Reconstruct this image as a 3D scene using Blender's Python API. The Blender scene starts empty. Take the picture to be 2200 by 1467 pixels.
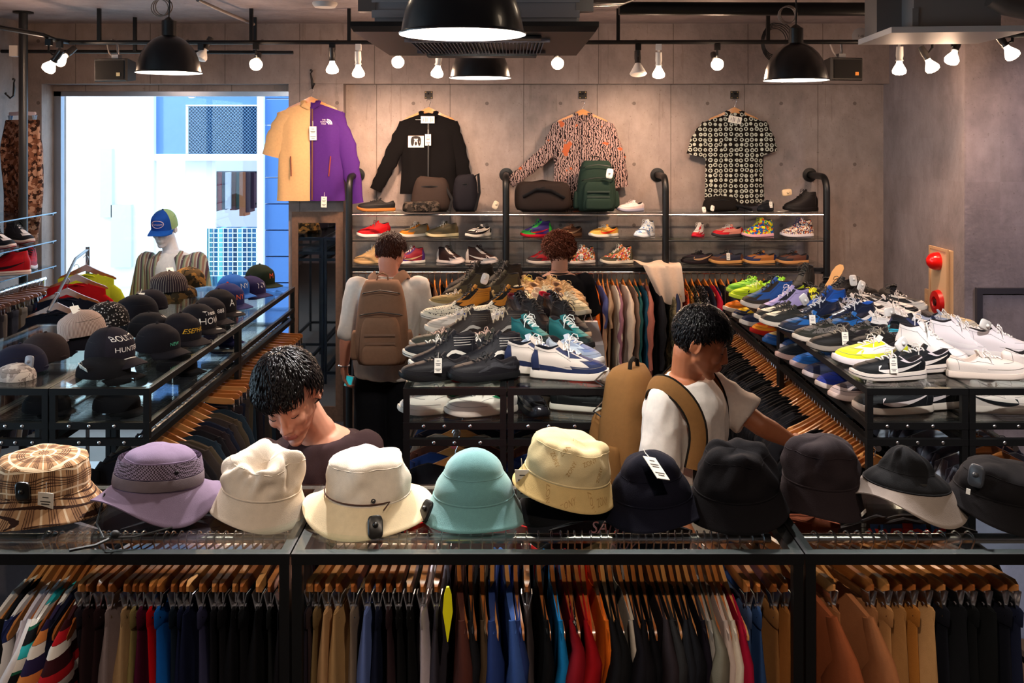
import bpy, bmesh, math, random
from math import sin, cos, pi, sqrt, radians, atan2, floor
from mathutils import Vector, Matrix, Euler, noise
from mathutils.bvhtree import BVHTree

SC = bpy.context.scene
COL = SC.collection
# ---------------------------------------------------------------- camera
F, CX, HY, CH = 2000.0, 1100.0, 290.0, 2.42     # focal px, principal column, horizon row, eye height
cam = bpy.data.cameras.new('camera'); co = bpy.data.objects.new('camera', cam); COL.objects.link(co)
co.location = (0, 0, CH); co.rotation_euler = (pi/2, 0, 0)
cam.sensor_width = 36.0; cam.lens = F/2200.0*36.0
cam.shift_y = -(733.5-HY)/2200.0; cam.clip_start = 0.05; cam.clip_end = 200
SC.camera = co
SC.view_settings.view_transform = 'Standard'; SC.view_settings.look = 'None'
SC.view_settings.exposure = 0.02; SC.view_settings.gamma = 1.0; SC.view_settings.use_curve_mapping = False
SC.cycles.use_denoising = True
SC.cycles.max_bounces = 7; SC.cycles.diffuse_bounces = 3; SC.cycles.glossy_bounces = 3
SC.cycles.transparent_max_bounces = 24; SC.cycles.transmission_bounces = 4
SC.cycles.caustics_reflective = False; SC.cycles.caustics_refractive = False
SC.cycles.sample_clamp_indirect = 5.0
# ---------------------------------------------------------------- daylight
w = bpy.data.worlds.new('World'); SC.world = w; w.use_nodes = True
wn = w.node_tree.nodes; bg = wn['Background']
bg.inputs[0].default_value = (0.62, 0.80, 1.0, 1); bg.inputs[1].default_value = 4.6
# window and shopfront daylight come from that sky through the real openings; portals only steer the sampling
def portal(loc, rot, sx, sy):
    l = bpy.data.lights.new('portal', 'AREA'); l.shape = 'RECTANGLE'; l.size = sx; l.size_y = sy
    l.cycles.is_portal = True
    o = bpy.data.objects.new('daylight_portal', l); COL.objects.link(o); o.location = loc; o.rotation_euler = rot
portal((-3.97, 3.2, 1.75), (0, -pi/2, 0), 2.3, 3.4)
portal((-2.77, 7.78, 1.6), (-pi/2, 0, 0), 2.0, 2.4)
WARM = (1.0, 0.63, 0.41); WARMW = (1.0, 0.80, 0.62); COOLW = (1.0, 0.94, 0.92)
def spot(loc, target, e, color, ang=70, blend=0.5, r=0.035, name='spot_light', parent=None):
    l = bpy.data.lights.new(name, 'SPOT'); l.energy = e; l.color = color; l.spot_size = radians(ang); l.spot_blend = blend
    l.shadow_soft_size = r
    o = bpy.data.objects.new(name, l); COL.objects.link(o); o.location = loc
    d = Vector(target) - Vector(loc); o.rotation_euler = d.to_track_quat('-Z', 'Y').to_euler()
    if parent:
        o.parent = parent; o.matrix_parent_inverse = parent.matrix_world.inverted()
    return o
# ---------------------------------------------------------------- helpers
def P(u, v, Y): return Vector(((u-CX)*Y/F, Y, CH-(v-HY)*Y/F))
def PX(u, Y): return (u-CX)*Y/F
def PZ(v, Y): return CH-(v-HY)*Y/F
def lin(c):
    if isinstance(c, str):
        c = tuple(int(c[i:i+2], 16)/255 for i in (0, 2, 4))
    return tuple((x/12.92 if x <= 0.04045 else ((x+0.055)/1.055)**2.4) for x in c) + (1.0,)
MATS = {}
def M(col, rough=0.8, metal=0.0, bump=0.0, scale=300.0, sheen=0.0, coat=0.0, emit=None, es=0, var=0.0, spec=0.5):
    key = ('M', col, rough, metal, bump, scale, sheen, coat, emit, es, var, spec)
    if key in MATS: return MATS[key]
    m = bpy.data.materials.new('mat'); m.use_nodes = True; nt = m.node_tree; b = nt.nodes['Principled BSDF']
    b.inputs['Base Color'].default_value = lin(col); b.inputs['Roughness'].default_value = rough
    b.inputs['Metallic'].default_value = metal; b.inputs['Sheen Weight'].default_value = sheen
    b.inputs['Coat Weight'].default_value = coat; b.inputs['Specular IOR Level'].default_value = spec
    if emit:
        b.inputs['Emission Color'].default_value = lin(emit); b.inputs['Emission Strength'].default_value = es
    if bump or var:
        tc = nt.nodes.new('ShaderNodeTexCoord'); n = nt.nodes.new('ShaderNodeTexNoise'); n.inputs['Scale'].default_value = scale
        n.inputs['Detail'].default_value = 3
        nt.links.new(tc.outputs['Object'], n.inputs['Vector'])
        if bump:
            bp = nt.nodes.new('ShaderNodeBump'); bp.inputs['Strength'].default_value = bump; bp.inputs['Distance'].default_value = 0.002
            nt.links.new(n.outputs['Fac'], bp.inputs['Height']); nt.links.new(bp.outputs['Normal'], b.inputs['Normal'])
        if var:
            n2 = nt.nodes.new('ShaderNodeTexNoise'); n2.inputs['Scale'].default_value = scale*0.12
            nt.links.new(tc.outputs['Object'], n2.inputs['Vector'])
            mx = nt.nodes.new('ShaderNodeMix'); mx.data_type = 'RGBA'
            c = lin(col); mx.inputs[6].default_value = tuple(x*(1-var) for x in c[:3])+(1,)
            mx.inputs[7].default_value = tuple(min(1, x*(1+var)) for x in c[:3])+(1,)
            nt.links.new(n2.outputs['Fac'], mx.inputs[0]); nt.links.new(mx.outputs[2], b.inputs['Base Color'])
    MATS[key] = m; return m
def CL(col, rough=0.9): return M(col, rough, bump=0.35, scale=500, var=0.10, spec=0.10)      # cloth
def GM(rough=0.05, tint=(0.93, 0.97, 0.96), refl=1.0):
    key = ('G', rough, tint, refl)
    if key in MATS: return MATS[key]
    m = bpy.data.materials.new('glass'); m.use_nodes = True; nt = m.node_tree; nt.nodes.clear()
    o = nt.nodes.new('ShaderNodeOutputMaterial'); mx = nt.nodes.new('ShaderNodeMixShader')
    t = nt.nodes.new('ShaderNodeBsdfTransparent'); t.inputs[0].default_value = tint+(1,)
    g = nt.nodes.new('ShaderNodeBsdfGlossy'); g.inputs['Roughness'].default_value = rough
    g.inputs['Color'].default_value = (refl, refl, refl, 1)
    fr = nt.nodes.new('ShaderNodeFresnel'); ge = nt.nodes.new('ShaderNodeNewGeometry'); mr = nt.nodes.new('ShaderNodeMapRange')
    mr.inputs[3].default_value = 1.45; mr.inputs[4].default_value = 1/1.45
    nt.links.new(ge.outputs['Backfacing'], mr.inputs[0]); nt.links.new(mr.outputs[0], fr.inputs['IOR'])
    nt.links.new(fr.outputs[0], mx.inputs[0]); nt.links.new(t.outputs[0], mx.inputs[1]); nt.links.new(g.outputs[0], mx.inputs[2])
    nt.links.new(mx.outputs[0], o.inputs[0]); MATS[key] = m; return m
def PAT(kind, cols, scale=1.0, rough=0.85):
    """patterned cloth in object space: stripes / pinstripe / plaid / camo / floral / rings / snake / knit"""
    key = ('P', kind, cols, scale, rough)
    if key in MATS: return MATS[key]
    m = bpy.data.materials.new(kind); m.use_nodes = True; nt = m.node_tree; N = nt.nodes; L = nt.links
    b = N['Principled BSDF']; b.inputs['Roughness'].default_value = rough; b.inputs['Specular IOR Level'].default_value = 0.10
    tc = N.new('ShaderNodeTexCoord'); src = tc.outputs['Object']
    sep = N.new('ShaderNodeSeparateXYZ'); L.new(src, sep.inputs[0])
    def math_(op, a, bb=None, c=None):
        n = N.new('ShaderNodeMath'); n.operation = op
        for i, x in enumerate((a, bb, c)):
            if x is None: continue
            if isinstance(x, (int, float)): n.inputs[i].default_value = x
            else: L.new(x, n.inputs[i])
        return n.outputs[0]
    def mixc(f, a, c):
        n = N.new('ShaderNodeMix'); n.data_type = 'RGBA'
        L.new(f, n.inputs[0])
        for i, x in ((6, a), (7, c)):
            if isinstance(x, (str, tuple)): n.inputs[i].default_value = lin(x)
            else: L.new(x, n.inputs[i])
        return n.outputs[2]
    def band(axis, freq, thr, ph=0.0):
        f = math_('FRACT', math_('ADD', math_('MULTIPLY', sep.outputs[axis], freq*scale), ph))
        return math_('LESS_THAN', f, thr)
    def nz(s, det=2, vec=None):
        n = N.new('ShaderNodeTexNoise'); n.inputs['Scale'].default_value = s*scale; n.inputs['Detail'].default_value = det
        L.new(vec or src, n.inputs['Vector']); return n.outputs['Fac']
    col = None
    if kind == 'xstripes':      # vertical stripes varying along x; cols cycle
        col = cols[0]; n = len(cols)
        for i, c in enumerate(cols[1:]): col = mixc(band(0, 12, 0.35/(1+i*0.5), i*0.37), col, c)
    elif kind == 'ystripes':
        col = cols[0]
        for i, c in enumerate(cols[1:]): col = mixc(band(1, 75, 0.45, i*0.37), col, c)
    elif kind == 'zstripes':
        col = cols[0]
        for i, c in enumerate(cols[1:]): col = mixc(band(2, 7, 0.30, i*0.31+0.1), col, c)
    elif kind == 'pinstripe':
        g = N.new('ShaderNodeMath'); g.operation = 'ARCTAN2'; L.new(sep.outputs[1], g.inputs[0]); L.new(sep.outputs[0], g.inputs[1])
        f = math_('FRACT', math_('MULTIPLY', g.outputs[0], 6.4*scale)); col = mixc(math_('LESS_THAN', f, 0.10 if scale == 1 else 0.42), cols[0], cols[1])
    elif kind == 'plaid':
        g = N.new('ShaderNodeMath'); g.operation = 'ARCTAN2'; L.new(sep.outputs[1], g.inputs[0]); L.new(sep.outputs[0], g.inputs[1])
        a = math_('MULTIPLY', g.outputs[0], 2.3)
        z = math_('MULTIPLY', math_('ADD', sep.outputs[2], math_('MULTIPLY', math_('SQRT', math_('ADD', math_('POWER', sep.outputs[0], 2), math_('POWER', sep.outputs[1], 2))), 0.9)), 22*scale)
        col = cols[0]
        for v in (a, z):
            f = math_('FRACT', v)
            col = mixc(math_('MULTIPLY', math_('LESS_THAN', f, 0.42), 0.35), col, cols[1])
            f2 = math_('FRACT', math_('MULTIPLY', v, 9)); 
            col = mixc(math_('MULTIPLY', math_('LESS_THAN', f2, 0.3), math_('LESS_THAN', f, 0.42)), col, cols[2])
            col = mixc(math_('LESS_THAN', math_('ABSOLUTE', math_('SUBTRACT', f, 0.7)), 0.05), col, cols[3])
    elif kind == 'camo':
        col = cols[0]
        for i, c in enumerate(cols[1:]):
            mp = N.new('ShaderNodeMapping'); mp.inputs['Location'].default_value = (i*3.1, i*1.7, i*2.3); L.new(src, mp.inputs[0])
            col = mixc(math_('GREATER_THAN', nz(22, 3, mp.outputs[0]), 0.53), col, c)
    elif kind == 'snake':
        wv = N.new('ShaderNodeTexWave'); wv.inputs['Scale'].default_value = 14*scale; wv.inputs['Distortion'].default_value = 9
        wv.inputs['Detail'].default_value = 3; wv.inputs['Detail Scale'].default_value = 2.2; L.new(src, wv.inputs[0])
        col = mixc(math_('GREATER_THAN', wv.outputs['Fac'], 0.62), cols[0], cols[1])
        col = mixc(math_('GREATER_THAN', nz(9, 2), 0.64), col, cols[2])
    elif kind == 'rings':
        vo = N.new('ShaderNodeTexVoronoi'); vo.inputs['Scale'].default_value = 24*scale; vo.inputs['Randomness'].default_value = 0.25
        mp = N.new('ShaderNodeMapping'); mp.inputs['Scale'].default_value = (1, 0.0, 1); L.new(src, mp.inputs[0]); L.new(mp.outputs[0], vo.inputs['Vector'])
        d = vo.outputs['Distance']
        col = mixc(math_('LESS_THAN', d, 0.40), cols[1], cols[0])
        col = mixc(math_('LESS_THAN', d, 0.22), col, cols[1])
        col = mixc(math_('LESS_THAN', d, 0.06), col, cols[0])
    elif kind == 'floral':
        vo = N.new('ShaderNodeTexVoronoi'); vo.inputs['Scale'].default_value = 40*scale; L.new(src, vo.inputs['Vector'])
        col = mixc(math_('LESS_THAN', vo.outputs['Distance'], 0.30), cols[0], cols[1])
        if len(cols) > 2:
            col = mixc(math_('GREATER_THAN', nz(30, 1), 0.60), col, cols[2])
        if len(cols) > 3:
            mp = N.new('ShaderNodeMapping'); mp.inputs['Location'].default_value = (5, 1, 2); L.new(src, mp.inputs[0])
            col = mixc(math_('GREATER_THAN', nz(24, 1, mp.outputs[0]), 0.62), col, cols[3])
    elif kind == 'splash':
        col = cols[0]
        for i, c in enumerate(cols[1:]):
            mp = N.new('ShaderNodeMapping'); mp.inputs['Location'].default_value = (i*2.7, i*4.1, i*1.3); L.new(src, mp.inputs[0])
            col = mixc(math_('GREATER_THAN', nz(16, 1, mp.outputs[0]), 0.54), col, c)
    elif kind == 'denim':
        f = nz(3, 2); r = N.new('ShaderNodeMapRange'); r.inputs[1].default_value = 0.35; r.inputs[2].default_value = 0.65; L.new(f, r.inputs[0])
        col = mixc(r.outputs[0], cols[0], cols[1])
    elif kind == 'mesh':
        br = N.new('ShaderNodeTexChecker'); br.inputs['Scale'].default_value = 260*scale; L.new(src, br.inputs[0])
        col = mixc(br.outputs['Fac'], cols[0], cols[1])
    if isinstance(col, str): b.inputs['Base Color'].default_value = lin(col)
    else: L.new(col, b.inputs['Base Color'])
    bp = N.new('ShaderNodeBump'); bp.inputs['Strength'].default_value = 0.25; bp.inputs['Distance'].default_value = 0.002
    nn = N.new('ShaderNodeTexNoise'); nn.inputs['Scale'].default_value = 400; L.new(src, nn.inputs['Vector'])
    L.new(nn.outputs['Fac'], bp.inputs['Height']); L.new(bp.outputs['Normal'], b.inputs['Normal'])
    MATS[key] = m; return m
def WOOD(c1='b5713a', c2='8a4a20', rough=0.28, scale=1.0, coat=0.5):
    key = ('W', c1, c2, rough, scale)
    if key in MATS: return MATS[key]
    m = bpy.data.materials.new('wood'); m.use_nodes = True; nt = m.node_tree; N = nt.nodes; L = nt.links; b = N['Principled BSDF']
    b.inputs['Roughness'].default_value = rough; b.inputs['Coat Weight'].default_value = coat; b.inputs['Coat Roughness'].default_value = 0.15
    tc = N.new('ShaderNodeTexCoord'); mp = N.new('ShaderNodeMapping'); mp.inputs['Scale'].default_value = (40*scale, 5*scale, 40*scale)
    L.new(tc.outputs['Object'], mp.inputs[0]); n = N.new('ShaderNodeTexNoise'); n.inputs['Scale'].default_value = 2; n.inputs['Detail'].default_value = 5
    L.new(mp.outputs[0], n.inputs['Vector']); mx = N.new('ShaderNodeMix'); mx.data_type = 'RGBA'
    mx.inputs[6].default_value = lin(c1); mx.inputs[7].default_value = lin(c2)
    oi = N.new('ShaderNodeObjectInfo'); ad = N.new('ShaderNodeMath'); ad.operation = 'MULTIPLY_ADD'
    L.new(oi.outputs['Random'], ad.inputs[0]); ad.inputs[1].default_value = 0.5; ad.inputs[2].default_value = -0.25
    a2 = N.new('ShaderNodeMath'); a2.operation = 'ADD'; a2.use_clamp = True; L.new(ad.outputs[0], a2.inputs[0]); L.new(n.outputs['Fac'], a2.inputs[1])
    L.new(a2.outputs[0], mx.inputs[0]); L.new(mx.outputs[2], b.inputs['Base Color']); MATS[key] = m; return m
BLK = M('0d0d0e', 0.42, spec=0.35); BLKM = M('0c0c0d', 0.5); CHROME = M('e4e4e8', 0.24, metal=1.0); STEEL = M('8c8c90', 0.35, metal=1.0)
WHITE = M('e8e6e2', 0.6); TAGM = M('ece6da', 0.6); RUBW = M('e9e4da', 0.55); DARKIN = M('141213', 0.9); PLBLK = M('0f0f10', 0.25)

class MB:
    def __init__(s): s.v = []; s.f = []; s.m = []
    def add(s, vs, fs, mi=0):
        o = len(s.v); s.v += [tuple(p) for p in vs]; s.f += [tuple(i+o for i in f) for f in fs]; s.m += [mi]*len(fs); return s
    def box(s, c, d, mi=0, rot=None):
        hx, hy, hz = d[0]/2, d[1]/2, d[2]/2
        vs = [Vector((x, y, z)) for x in (-hx, hx) for y in (-hy, hy) for z in (-hz, hz)]
        if rot is not None: vs = [rot @ p for p in vs]
        c = Vector(c); return s.add([p+c for p in vs], [(0,1,3,2),(4,6,7,5),(0,4,5,1),(2,3,7,6),(0,2,6,4),(1,5,7,3)], mi)
    def bb(s, a, b, mi=0): return s.box([(a[i]+b[i])/2 for i in range(3)], [abs(b[i]-a[i]) for i in range(3)], mi)
    def tube(s, path, r, n=8, mi=0, caps=True, closed=False, flat=1.0, up=None):
        path = [Vector(p) for p in path]; k = len(path); rr = r if isinstance(r, (list, tuple)) else [r]*k
        rings = []; prev = None
        for i, p in enumerate(path):
            if closed: t = path[(i+1) % k]-path[i-1]
            else: t = path[min(i+1, k-1)]-path[max(i-1, 0)]
            if t.length < 1e-9: t = Vector((0, 0, 1))
            t.normalize()
            if prev is None:
                a = Vector(up) if up is not None else (Vector((0, 0, 1)) if abs(t.z) < 0.9 else Vector((1, 0, 0)))
                nrm = (a-t*a.dot(t)).normalized()
            else:
                nrm = prev-t*prev.dot(t)
                nrm = nrm.normalized() if nrm.length > 1e-6 else t.orthogonal().normalized()
            prev = nrm; bn = t.cross(nrm)
            rings.append([p+nrm*(cos(2*pi*j/n)*rr[i]*flat)+bn*(sin(2*pi*j/n)*rr[i]) for j in range(n)])
        return s.loft(rings, mi, caps and not closed, closed)
    def loft(s, rings, mi=0, caps=True, closed=False):
        n = len(rings[0]); k = len(rings); vs = [p for r in rings for p in r]; fs = []
        for i in range(k if closed else k-1):
            for j in range(n):
                a = i*n+j; b = i*n+(j+1) % n; c = ((i+1) % k)*n+(j+1) % n; d = ((i+1) % k)*n+j
                fs.append((a, b, c, d))
        if caps: fs.append(tuple(range(n-1, -1, -1))); fs.append(tuple((k-1)*n+j for j in range(n)))
        return s.add(vs, fs, mi)
    def lathe(s, prof, n=32, mi=0, c=(0, 0, 0), mis=None):
        k = len(prof); vs = [(c[0]+r*cos(2*pi*j/n), c[1]+r*sin(2*pi*j/n), c[2]+z) for r, z in prof for j in range(n)]
        for i in range(k-1):
            pass
        o = len(s.v); s.v += vs
        for i in range(k-1):
            for j in range(n):
                s.f.append((o+i*n+j, o+i*n+(j+1) % n, o+(i+1)*n+(j+1) % n, o+(i+1)*n+j)); s.m.append(mis[i] if mis else mi)
        return s
    def grid(s, fn, nu, nv, mi=0):
        vs = [fn(i/nu, j/nv) for i in range(nu+1) for j in range(nv+1)]
        return s.add(vs, [(i*(nv+1)+j, (i+1)*(nv+1)+j, (i+1)*(nv+1)+j+1, i*(nv+1)+j+1) for i in range(nu) for j in range(nv)], mi)
    def prism(s, pts, y0, y1, mi=0):        # outline in x,z extruded in y
        n = len(pts); vs = [(x, y0, z) for x, z in pts]+[(x, y1, z) for x, z in pts]
        return s.add(vs, [tuple(range(n)), tuple(range(2*n-1, n-1, -1))]+[(i, n+i, n+(i+1) % n, (i+1) % n) for i in range(n)], mi)
    def ell(s, c, r, n=16, mi=0, rot=None):
        c = Vector(c); rings = []
        for i in range(1, n//2):
            t = pi*i/(n//2); rings.append([Vector((r[0]*sin(t)*cos(2*pi*j/n), r[1]*sin(t)*sin(2*pi*j/n), -r[2]*cos(t))) for j in range(n)])
        if rot is not None: rings = [[rot @ p for p in q] for q in rings]
        o = len(s.v); s.loft([[p+c for p in q] for q in rings], mi, False)
        k = len(rings); z = Vector((0, 0, r[2])); z = rot @ z if rot is not None else z
        o2 = len(s.v); s.v += [tuple(c-z), tuple(c+z)]
        for j in range(n):
            s.f.append((o2, o+(j+1) % n, o+j)); s.f.append((o2+1, o+(k-1)*n+j, o+(k-1)*n+(j+1) % n)); s.m += [mi, mi]
        return s
    def cap(s, a, b, ra, rb, n=14, mi=0, sx=1.0):     # capsule with two radii
        a = Vector(a); b = Vector(b); t = (b-a)
        if t.length < 1e-6: return s.ell(a, (ra, ra, ra), n, mi)
        u = t.normalized(); q = u.orthogonal().normalized(); bn = u.cross(q); rings = []
        for i in range(1, 5):
            th = pi/2*i/4; rings.append((a-u*ra*cos(th), ra*sin(th)))
        for i in range(0, 4):
            th = pi/2*i/4; rings.append((b+u*rb*sin(th), rb*cos(th)))
        return s.loft([[c+(q*cos(2*pi*j/n)+bn*sin(2*pi*j/n))*r for j in range(n)] for c, r in rings], mi)
    def xf(s, mtx): s.v = [tuple(mtx @ Vector(p)) for p in s.v]; return s
    def mesh(s, name='mesh', nm=None, smooth=True, angle=40):
        me = bpy.data.meshes.new(name); me.from_pydata(s.v, [], s.f)
        for _ in range(nm or (max(s.m)+1 if s.m else 1)): me.materials.append(None)
        me.polygons.foreach_set('material_index', s.m)
        me.polygons.foreach_set('use_smooth', [smooth]*len(s.f))
        me.update()
        if smooth and angle: me.set_sharp_from_angle(angle=radians(angle))
        return me
def inst(me, name, mats, parent=None, loc=None, rot=None, scale=None):
    o = bpy.data.objects.new(name, me); COL.objects.link(o)
    if not isinstance(mats, (list, tuple)): mats = [mats]
    for i, sl in enumerate(o.material_slots):
        sl.link = 'OBJECT'; sl.material = mats[min(i, len(mats)-1)]
    if parent: o.parent = parent
    if loc is not None: o.location = loc
    if rot is not None: o.rotation_euler = rot
    if scale is not None: o.scale = scale if isinstance(scale, (tuple, list)) else (scale,)*3
    return o
def ob(mb, name, mats, parent=None, smooth=True, angle=40, **k):
    return inst(mb.mesh(name, smooth=smooth, angle=angle), name, mats, parent, **k)
USED = {}
def tag(o, label, cat, group=None, kind=None):
    if label:
        k = label
        if k in USED and not group: print('DUPLABEL', label)
        USED[k] = 1; o['label'] = label
    if cat: o['category'] = cat
    if group: o['group'] = group
    if kind: o['kind'] = kind
    return o
def thing(name, label, cat, loc=(0, 0, 0), rz=0.0, group=None, scale=None, rot=None):
    o = bpy.data.objects.new(name, None); COL.objects.link(o); o.empty_display_size = 0.05
    o.location = loc; o.rotation_euler = rot if rot is not None else (0, 0, rz)
    if scale: o.scale = (scale,)*3 if not isinstance(scale, (tuple, list)) else scale
    return tag(o, label, cat, group)
def struct(mb, name, mats, parent=None, smooth=False, **k):
    o = ob(mb, name, mats, parent, smooth=smooth, **k)
    if not parent: o['kind'] = 'structure'
    return o
def place_mb(mb, v0, v1, fn):
    for i in range(v0, v1): mb.v[i] = tuple(fn(Vector(mb.v[i])))
TXT = {}
def text_mesh(s, size=1.0, shear=0.0, extrude=0.0, space=1.0, offset=0.0):
    key = (s, size, shear, extrude, space, offset)
    if key in TXT: return TXT[key]
    c = bpy.data.curves.new('text', 'FONT'); c.body = s; c.size = size; c.align_x = 'CENTER'; c.align_y = 'CENTER'
    c.shear = shear; c.extrude = extrude; c.space_character = space; c.offset = offset; c.resolution_u = 3
    o = bpy.data.objects.new('text', c); COL.objects.link(o)
    bpy.context.view_layer.update()
    me = bpy.data.meshes.new_from_object(o.evaluated_get(bpy.context.evaluated_depsgraph_get()))
    bpy.data.objects.remove(o); bpy.data.curves.remove(c)
    r = ([tuple(v.co) for v in me.vertices], [tuple(p.vertices) for p in me.polygons]); bpy.data.meshes.remove(me)
    TXT[key] = r; return r
def text_flat(mb, s, size, c, ex, ey, mi=0, **k):      # text lying in plane (ex, ey) centred at c
    vs, fs = text_mesh(s, size, **k); c = Vector(c); ex = Vector(ex); ey = Vector(ey)
    mb.add([c+ex*p[0]+ey*p[1]+ex.cross(ey)*p[2] for p in vs], fs, mi)
def smooth_path(pts, it=2):
    pts = [Vector(p) for p in pts]
    for _ in range(it):
        q = [pts[0]]
        for a, b in zip(pts[:-1], pts[1:]): q += [a.lerp(b, .25), a.lerp(b, .75)]
        pts = q+[pts[-1]]
    return pts
def bvh_of(mb): return BVHTree.FromPolygons([Vector(p) for p in mb.v], mb.f)
def project(mb, verts, faces, bvh, org, ex, ey, direction, off=0.0012, mi=0):
    """drop flat 2D geometry on a surface along a direction"""
    org = Vector(org); ex = Vector(ex); ey = Vector(ey); d = Vector(direction).normalized(); vs = []
    for p in verts:
        q = org+ex*p[0]+ey*p[1]; h = bvh.ray_cast(q, d)
        vs.append(h[0]-d*off if h[0] is not None else None)
    keep = []
    for f in faces:
        if any(vs[i] is None for i in f): continue
        if all((vs[a]-vs[b]).length < 2.6*Vector((verts[a][0]-verts[b][0], verts[a][1]-verts[b][1])).length+.0015 for a, b in zip(f, f[1:]+f[:1])): keep.append(tuple(f))
    mb.add([p if p is not None else org for p in vs], keep, mi)
def rnd(seed): return random.Random(seed)
# ================================================================ ROOM
def concrete(base='7d7470', lines=True, seedoff=0.0, hx=-0.513, dark=0.55, panel=False):
    m = bpy.data.materials.new('concrete'); m.use_nodes = True; nt = m.node_tree; N = nt.nodes; L = nt.links; b = N['Principled BSDF']
    b.inputs['Roughness'].default_value = 0.55; b.inputs['Specular IOR Level'].default_value = 0.35
    g = N.new('ShaderNodeNewGeometry'); sep = N.new('ShaderNodeSeparateXYZ'); L.new(g.outputs['Position'], sep.inputs[0])
    def mt(op, a, bb=None, c=None, clamp=False):
        n = N.new('ShaderNodeMath'); n.operation = op; n.use_clamp = clamp
        for i, x in enumerate((a, bb, c)):
            if x is None: continue
            if isinstance(x, (int, float)): n.inputs[i].default_value = x
            else: L.new(x, n.inputs[i])
        return n.outputs[0]
    def nz(s, d, sc=(1, 1, 1), r=0.5):
        mp = N.new('ShaderNodeMapping'); mp.inputs['Scale'].default_value = sc; mp.inputs['Location'].default_value = (seedoff,)*3
        L.new(g.outputs['Position'], mp.inputs[0]); n = N.new('ShaderNodeTexNoise'); n.inputs['Scale'].default_value = s
        n.inputs['Detail'].default_value = d; n.inputs['Roughness'].default_value = r; L.new(mp.outputs[0], n.inputs['Vector']); return n.outputs['Fac']
    f = mt('ADD', mt('MULTIPLY', nz(1.5, 6, (1, 1, 0.8), 0.65), 0.85), mt('MULTIPLY', nz(10, 5, (1, 1, 0.6), 0.65), 0.5))
    rp = N.new('ShaderNodeValToRGB'); c = lin(base)
    rp.color_ramp.elements[0].position = 0.44; rp.color_ramp.elements[0].color = tuple(x*0.62 for x in c[:3])+(1,)
    rp.color_ramp.elements[1].position = 0.88; rp.color_ramp.elements[1].color = tuple(x*1.28 for x in c[:3])+(1,)
    L.new(f, rp.inputs[0]); col = rp.outputs[0]
    def darken(col, mask, amt):
        mx = N.new('ShaderNodeMix'); mx.data_type = 'RGBA'; mx.blend_type = 'MULTIPLY'; L.new(mask, mx.inputs[0]); L.new(col, mx.inputs[6])
        mx.inputs[7].default_value = (amt, amt*0.96, amt*0.92, 1); return mx.outputs[2]
    # pores
    pz = nz(60, 2); col = darken(col, mt('GREATER_THAN', pz, 0.70), 0.75)
    if lines:
        fx = mt('FRACT', mt('DIVIDE', mt('SUBTRACT', sep.outputs[0], hx), 0.61))
        ln = mt('LESS_THAN', mt('MINIMUM', fx, mt('SUBTRACT', 1.0, fx)), 0.006)
        col = darken(col, ln, 0.5)
        dx = mt('MULTIPLY', mt('SUBTRACT', fx, 0.5), 0.61)
        fz = mt('MULTIPLY', mt('SUBTRACT', mt('FRACT', mt('ADD', mt('DIVIDE', mt('SUBTRACT', sep.outputs[2], 2.682), 0.505), 0.5)), 0.5), 0.505)
        r = mt('SQRT', mt('ADD', mt('MULTIPLY', dx, dx), mt('MULTIPLY', fz, fz)))
        hole = mt('LESS_THAN', r, 0.015); col = darken(col, hole, 0.5)
        col = darken(col, mt('MULTIPLY', mt('GREATER_THAN', nz(14, 4, (1.6, 1, 0.12)), 0.66), 0.5), 0.7)
    if panel:
        fz = mt('FRACT', mt('DIVIDE', sep.outputs[2], 0.30)); fy = mt('FRACT', mt('DIVIDE', mt('ADD', sep.outputs[1], sep.outputs[0]), 0.23))
        ck = N.new('ShaderNodeTexWhiteNoise'); ck.noise_dimensions = '2D'
        cb = N.new('ShaderNodeCombineXYZ'); L.new(mt('FLOOR', mt('DIVIDE', sep.outputs[2], 0.30)), cb.inputs[0])
        L.new(mt('FLOOR', mt('DIVIDE', mt('ADD', sep.outputs[1], sep.outputs[0]), 0.23)), cb.inputs[1]); L.new(cb.outputs[0], ck.inputs['Vector'])
        col = darken(col, mt('MULTIPLY', ck.outputs['Value'], 0.35), 0.72)
    L.new(col, b.inputs['Base Color'])
    bp = N.new('ShaderNodeBump'); bp.inputs['Strength'].default_value = 0.35; bp.inputs['Distance'].default_value = 0.01
    L.new(nz(30, 5), bp.inputs['Height']); L.new(bp.outputs['Normal'], b.inputs['Normal']); return m
CONC = concrete('92847f'); CONCB = concrete('8e807c', True, 3.0); CONCR = concrete('8a8083', False, 7.0, panel=True)
CONCC = concrete('958a8c', False, 11.0)
ZC = 3.33; XL = -3.95; XR = 3.08; YB = 7.72; YBM = 7.60; YR = 6.34
struct(MB().bb((-6, -2.6, -0.1), (7, 7.9, 0)), 'floor', M('5a524c', 0.45, var=0.15, scale=20))
struct(MB().bb((-4.3, -2.6, ZC), (5.8, 8.2, ZC+0.15)), 'ceiling', CONCC)
struct(MB().bb((-1.40, YB, 0), (XR+0.3, YB+0.25, ZC)), 'wall_back', CONC)
struct(MB().bb((XL-0.25, YBM, 2.838), (XR+0.02, YB+0.3, ZC)), 'trim_1', CONCB)       # deep beam over the window and wall
struct(MB().bb((-1.824, YBM, 0), (-1.376, YB+0.3, 2.84)), 'wall_pier', CONCB)
struct(MB().bb((XL-0.25, YBM, 0), (-3.84, YB+0.3, 2.84)), 'wall_corner', CONCB)
struct(MB().bb((XR, YR, 0), (XR+0.3, YB+0.2, ZC)), 'wall_right', CONCR)
struct(MB().bb((XR+0.0, YR, 0), (5.8, YR+0.25, ZC)).xf(Matrix.Translation((0.003, -0.003, 0))), 'wall_side', CONCR)
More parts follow.
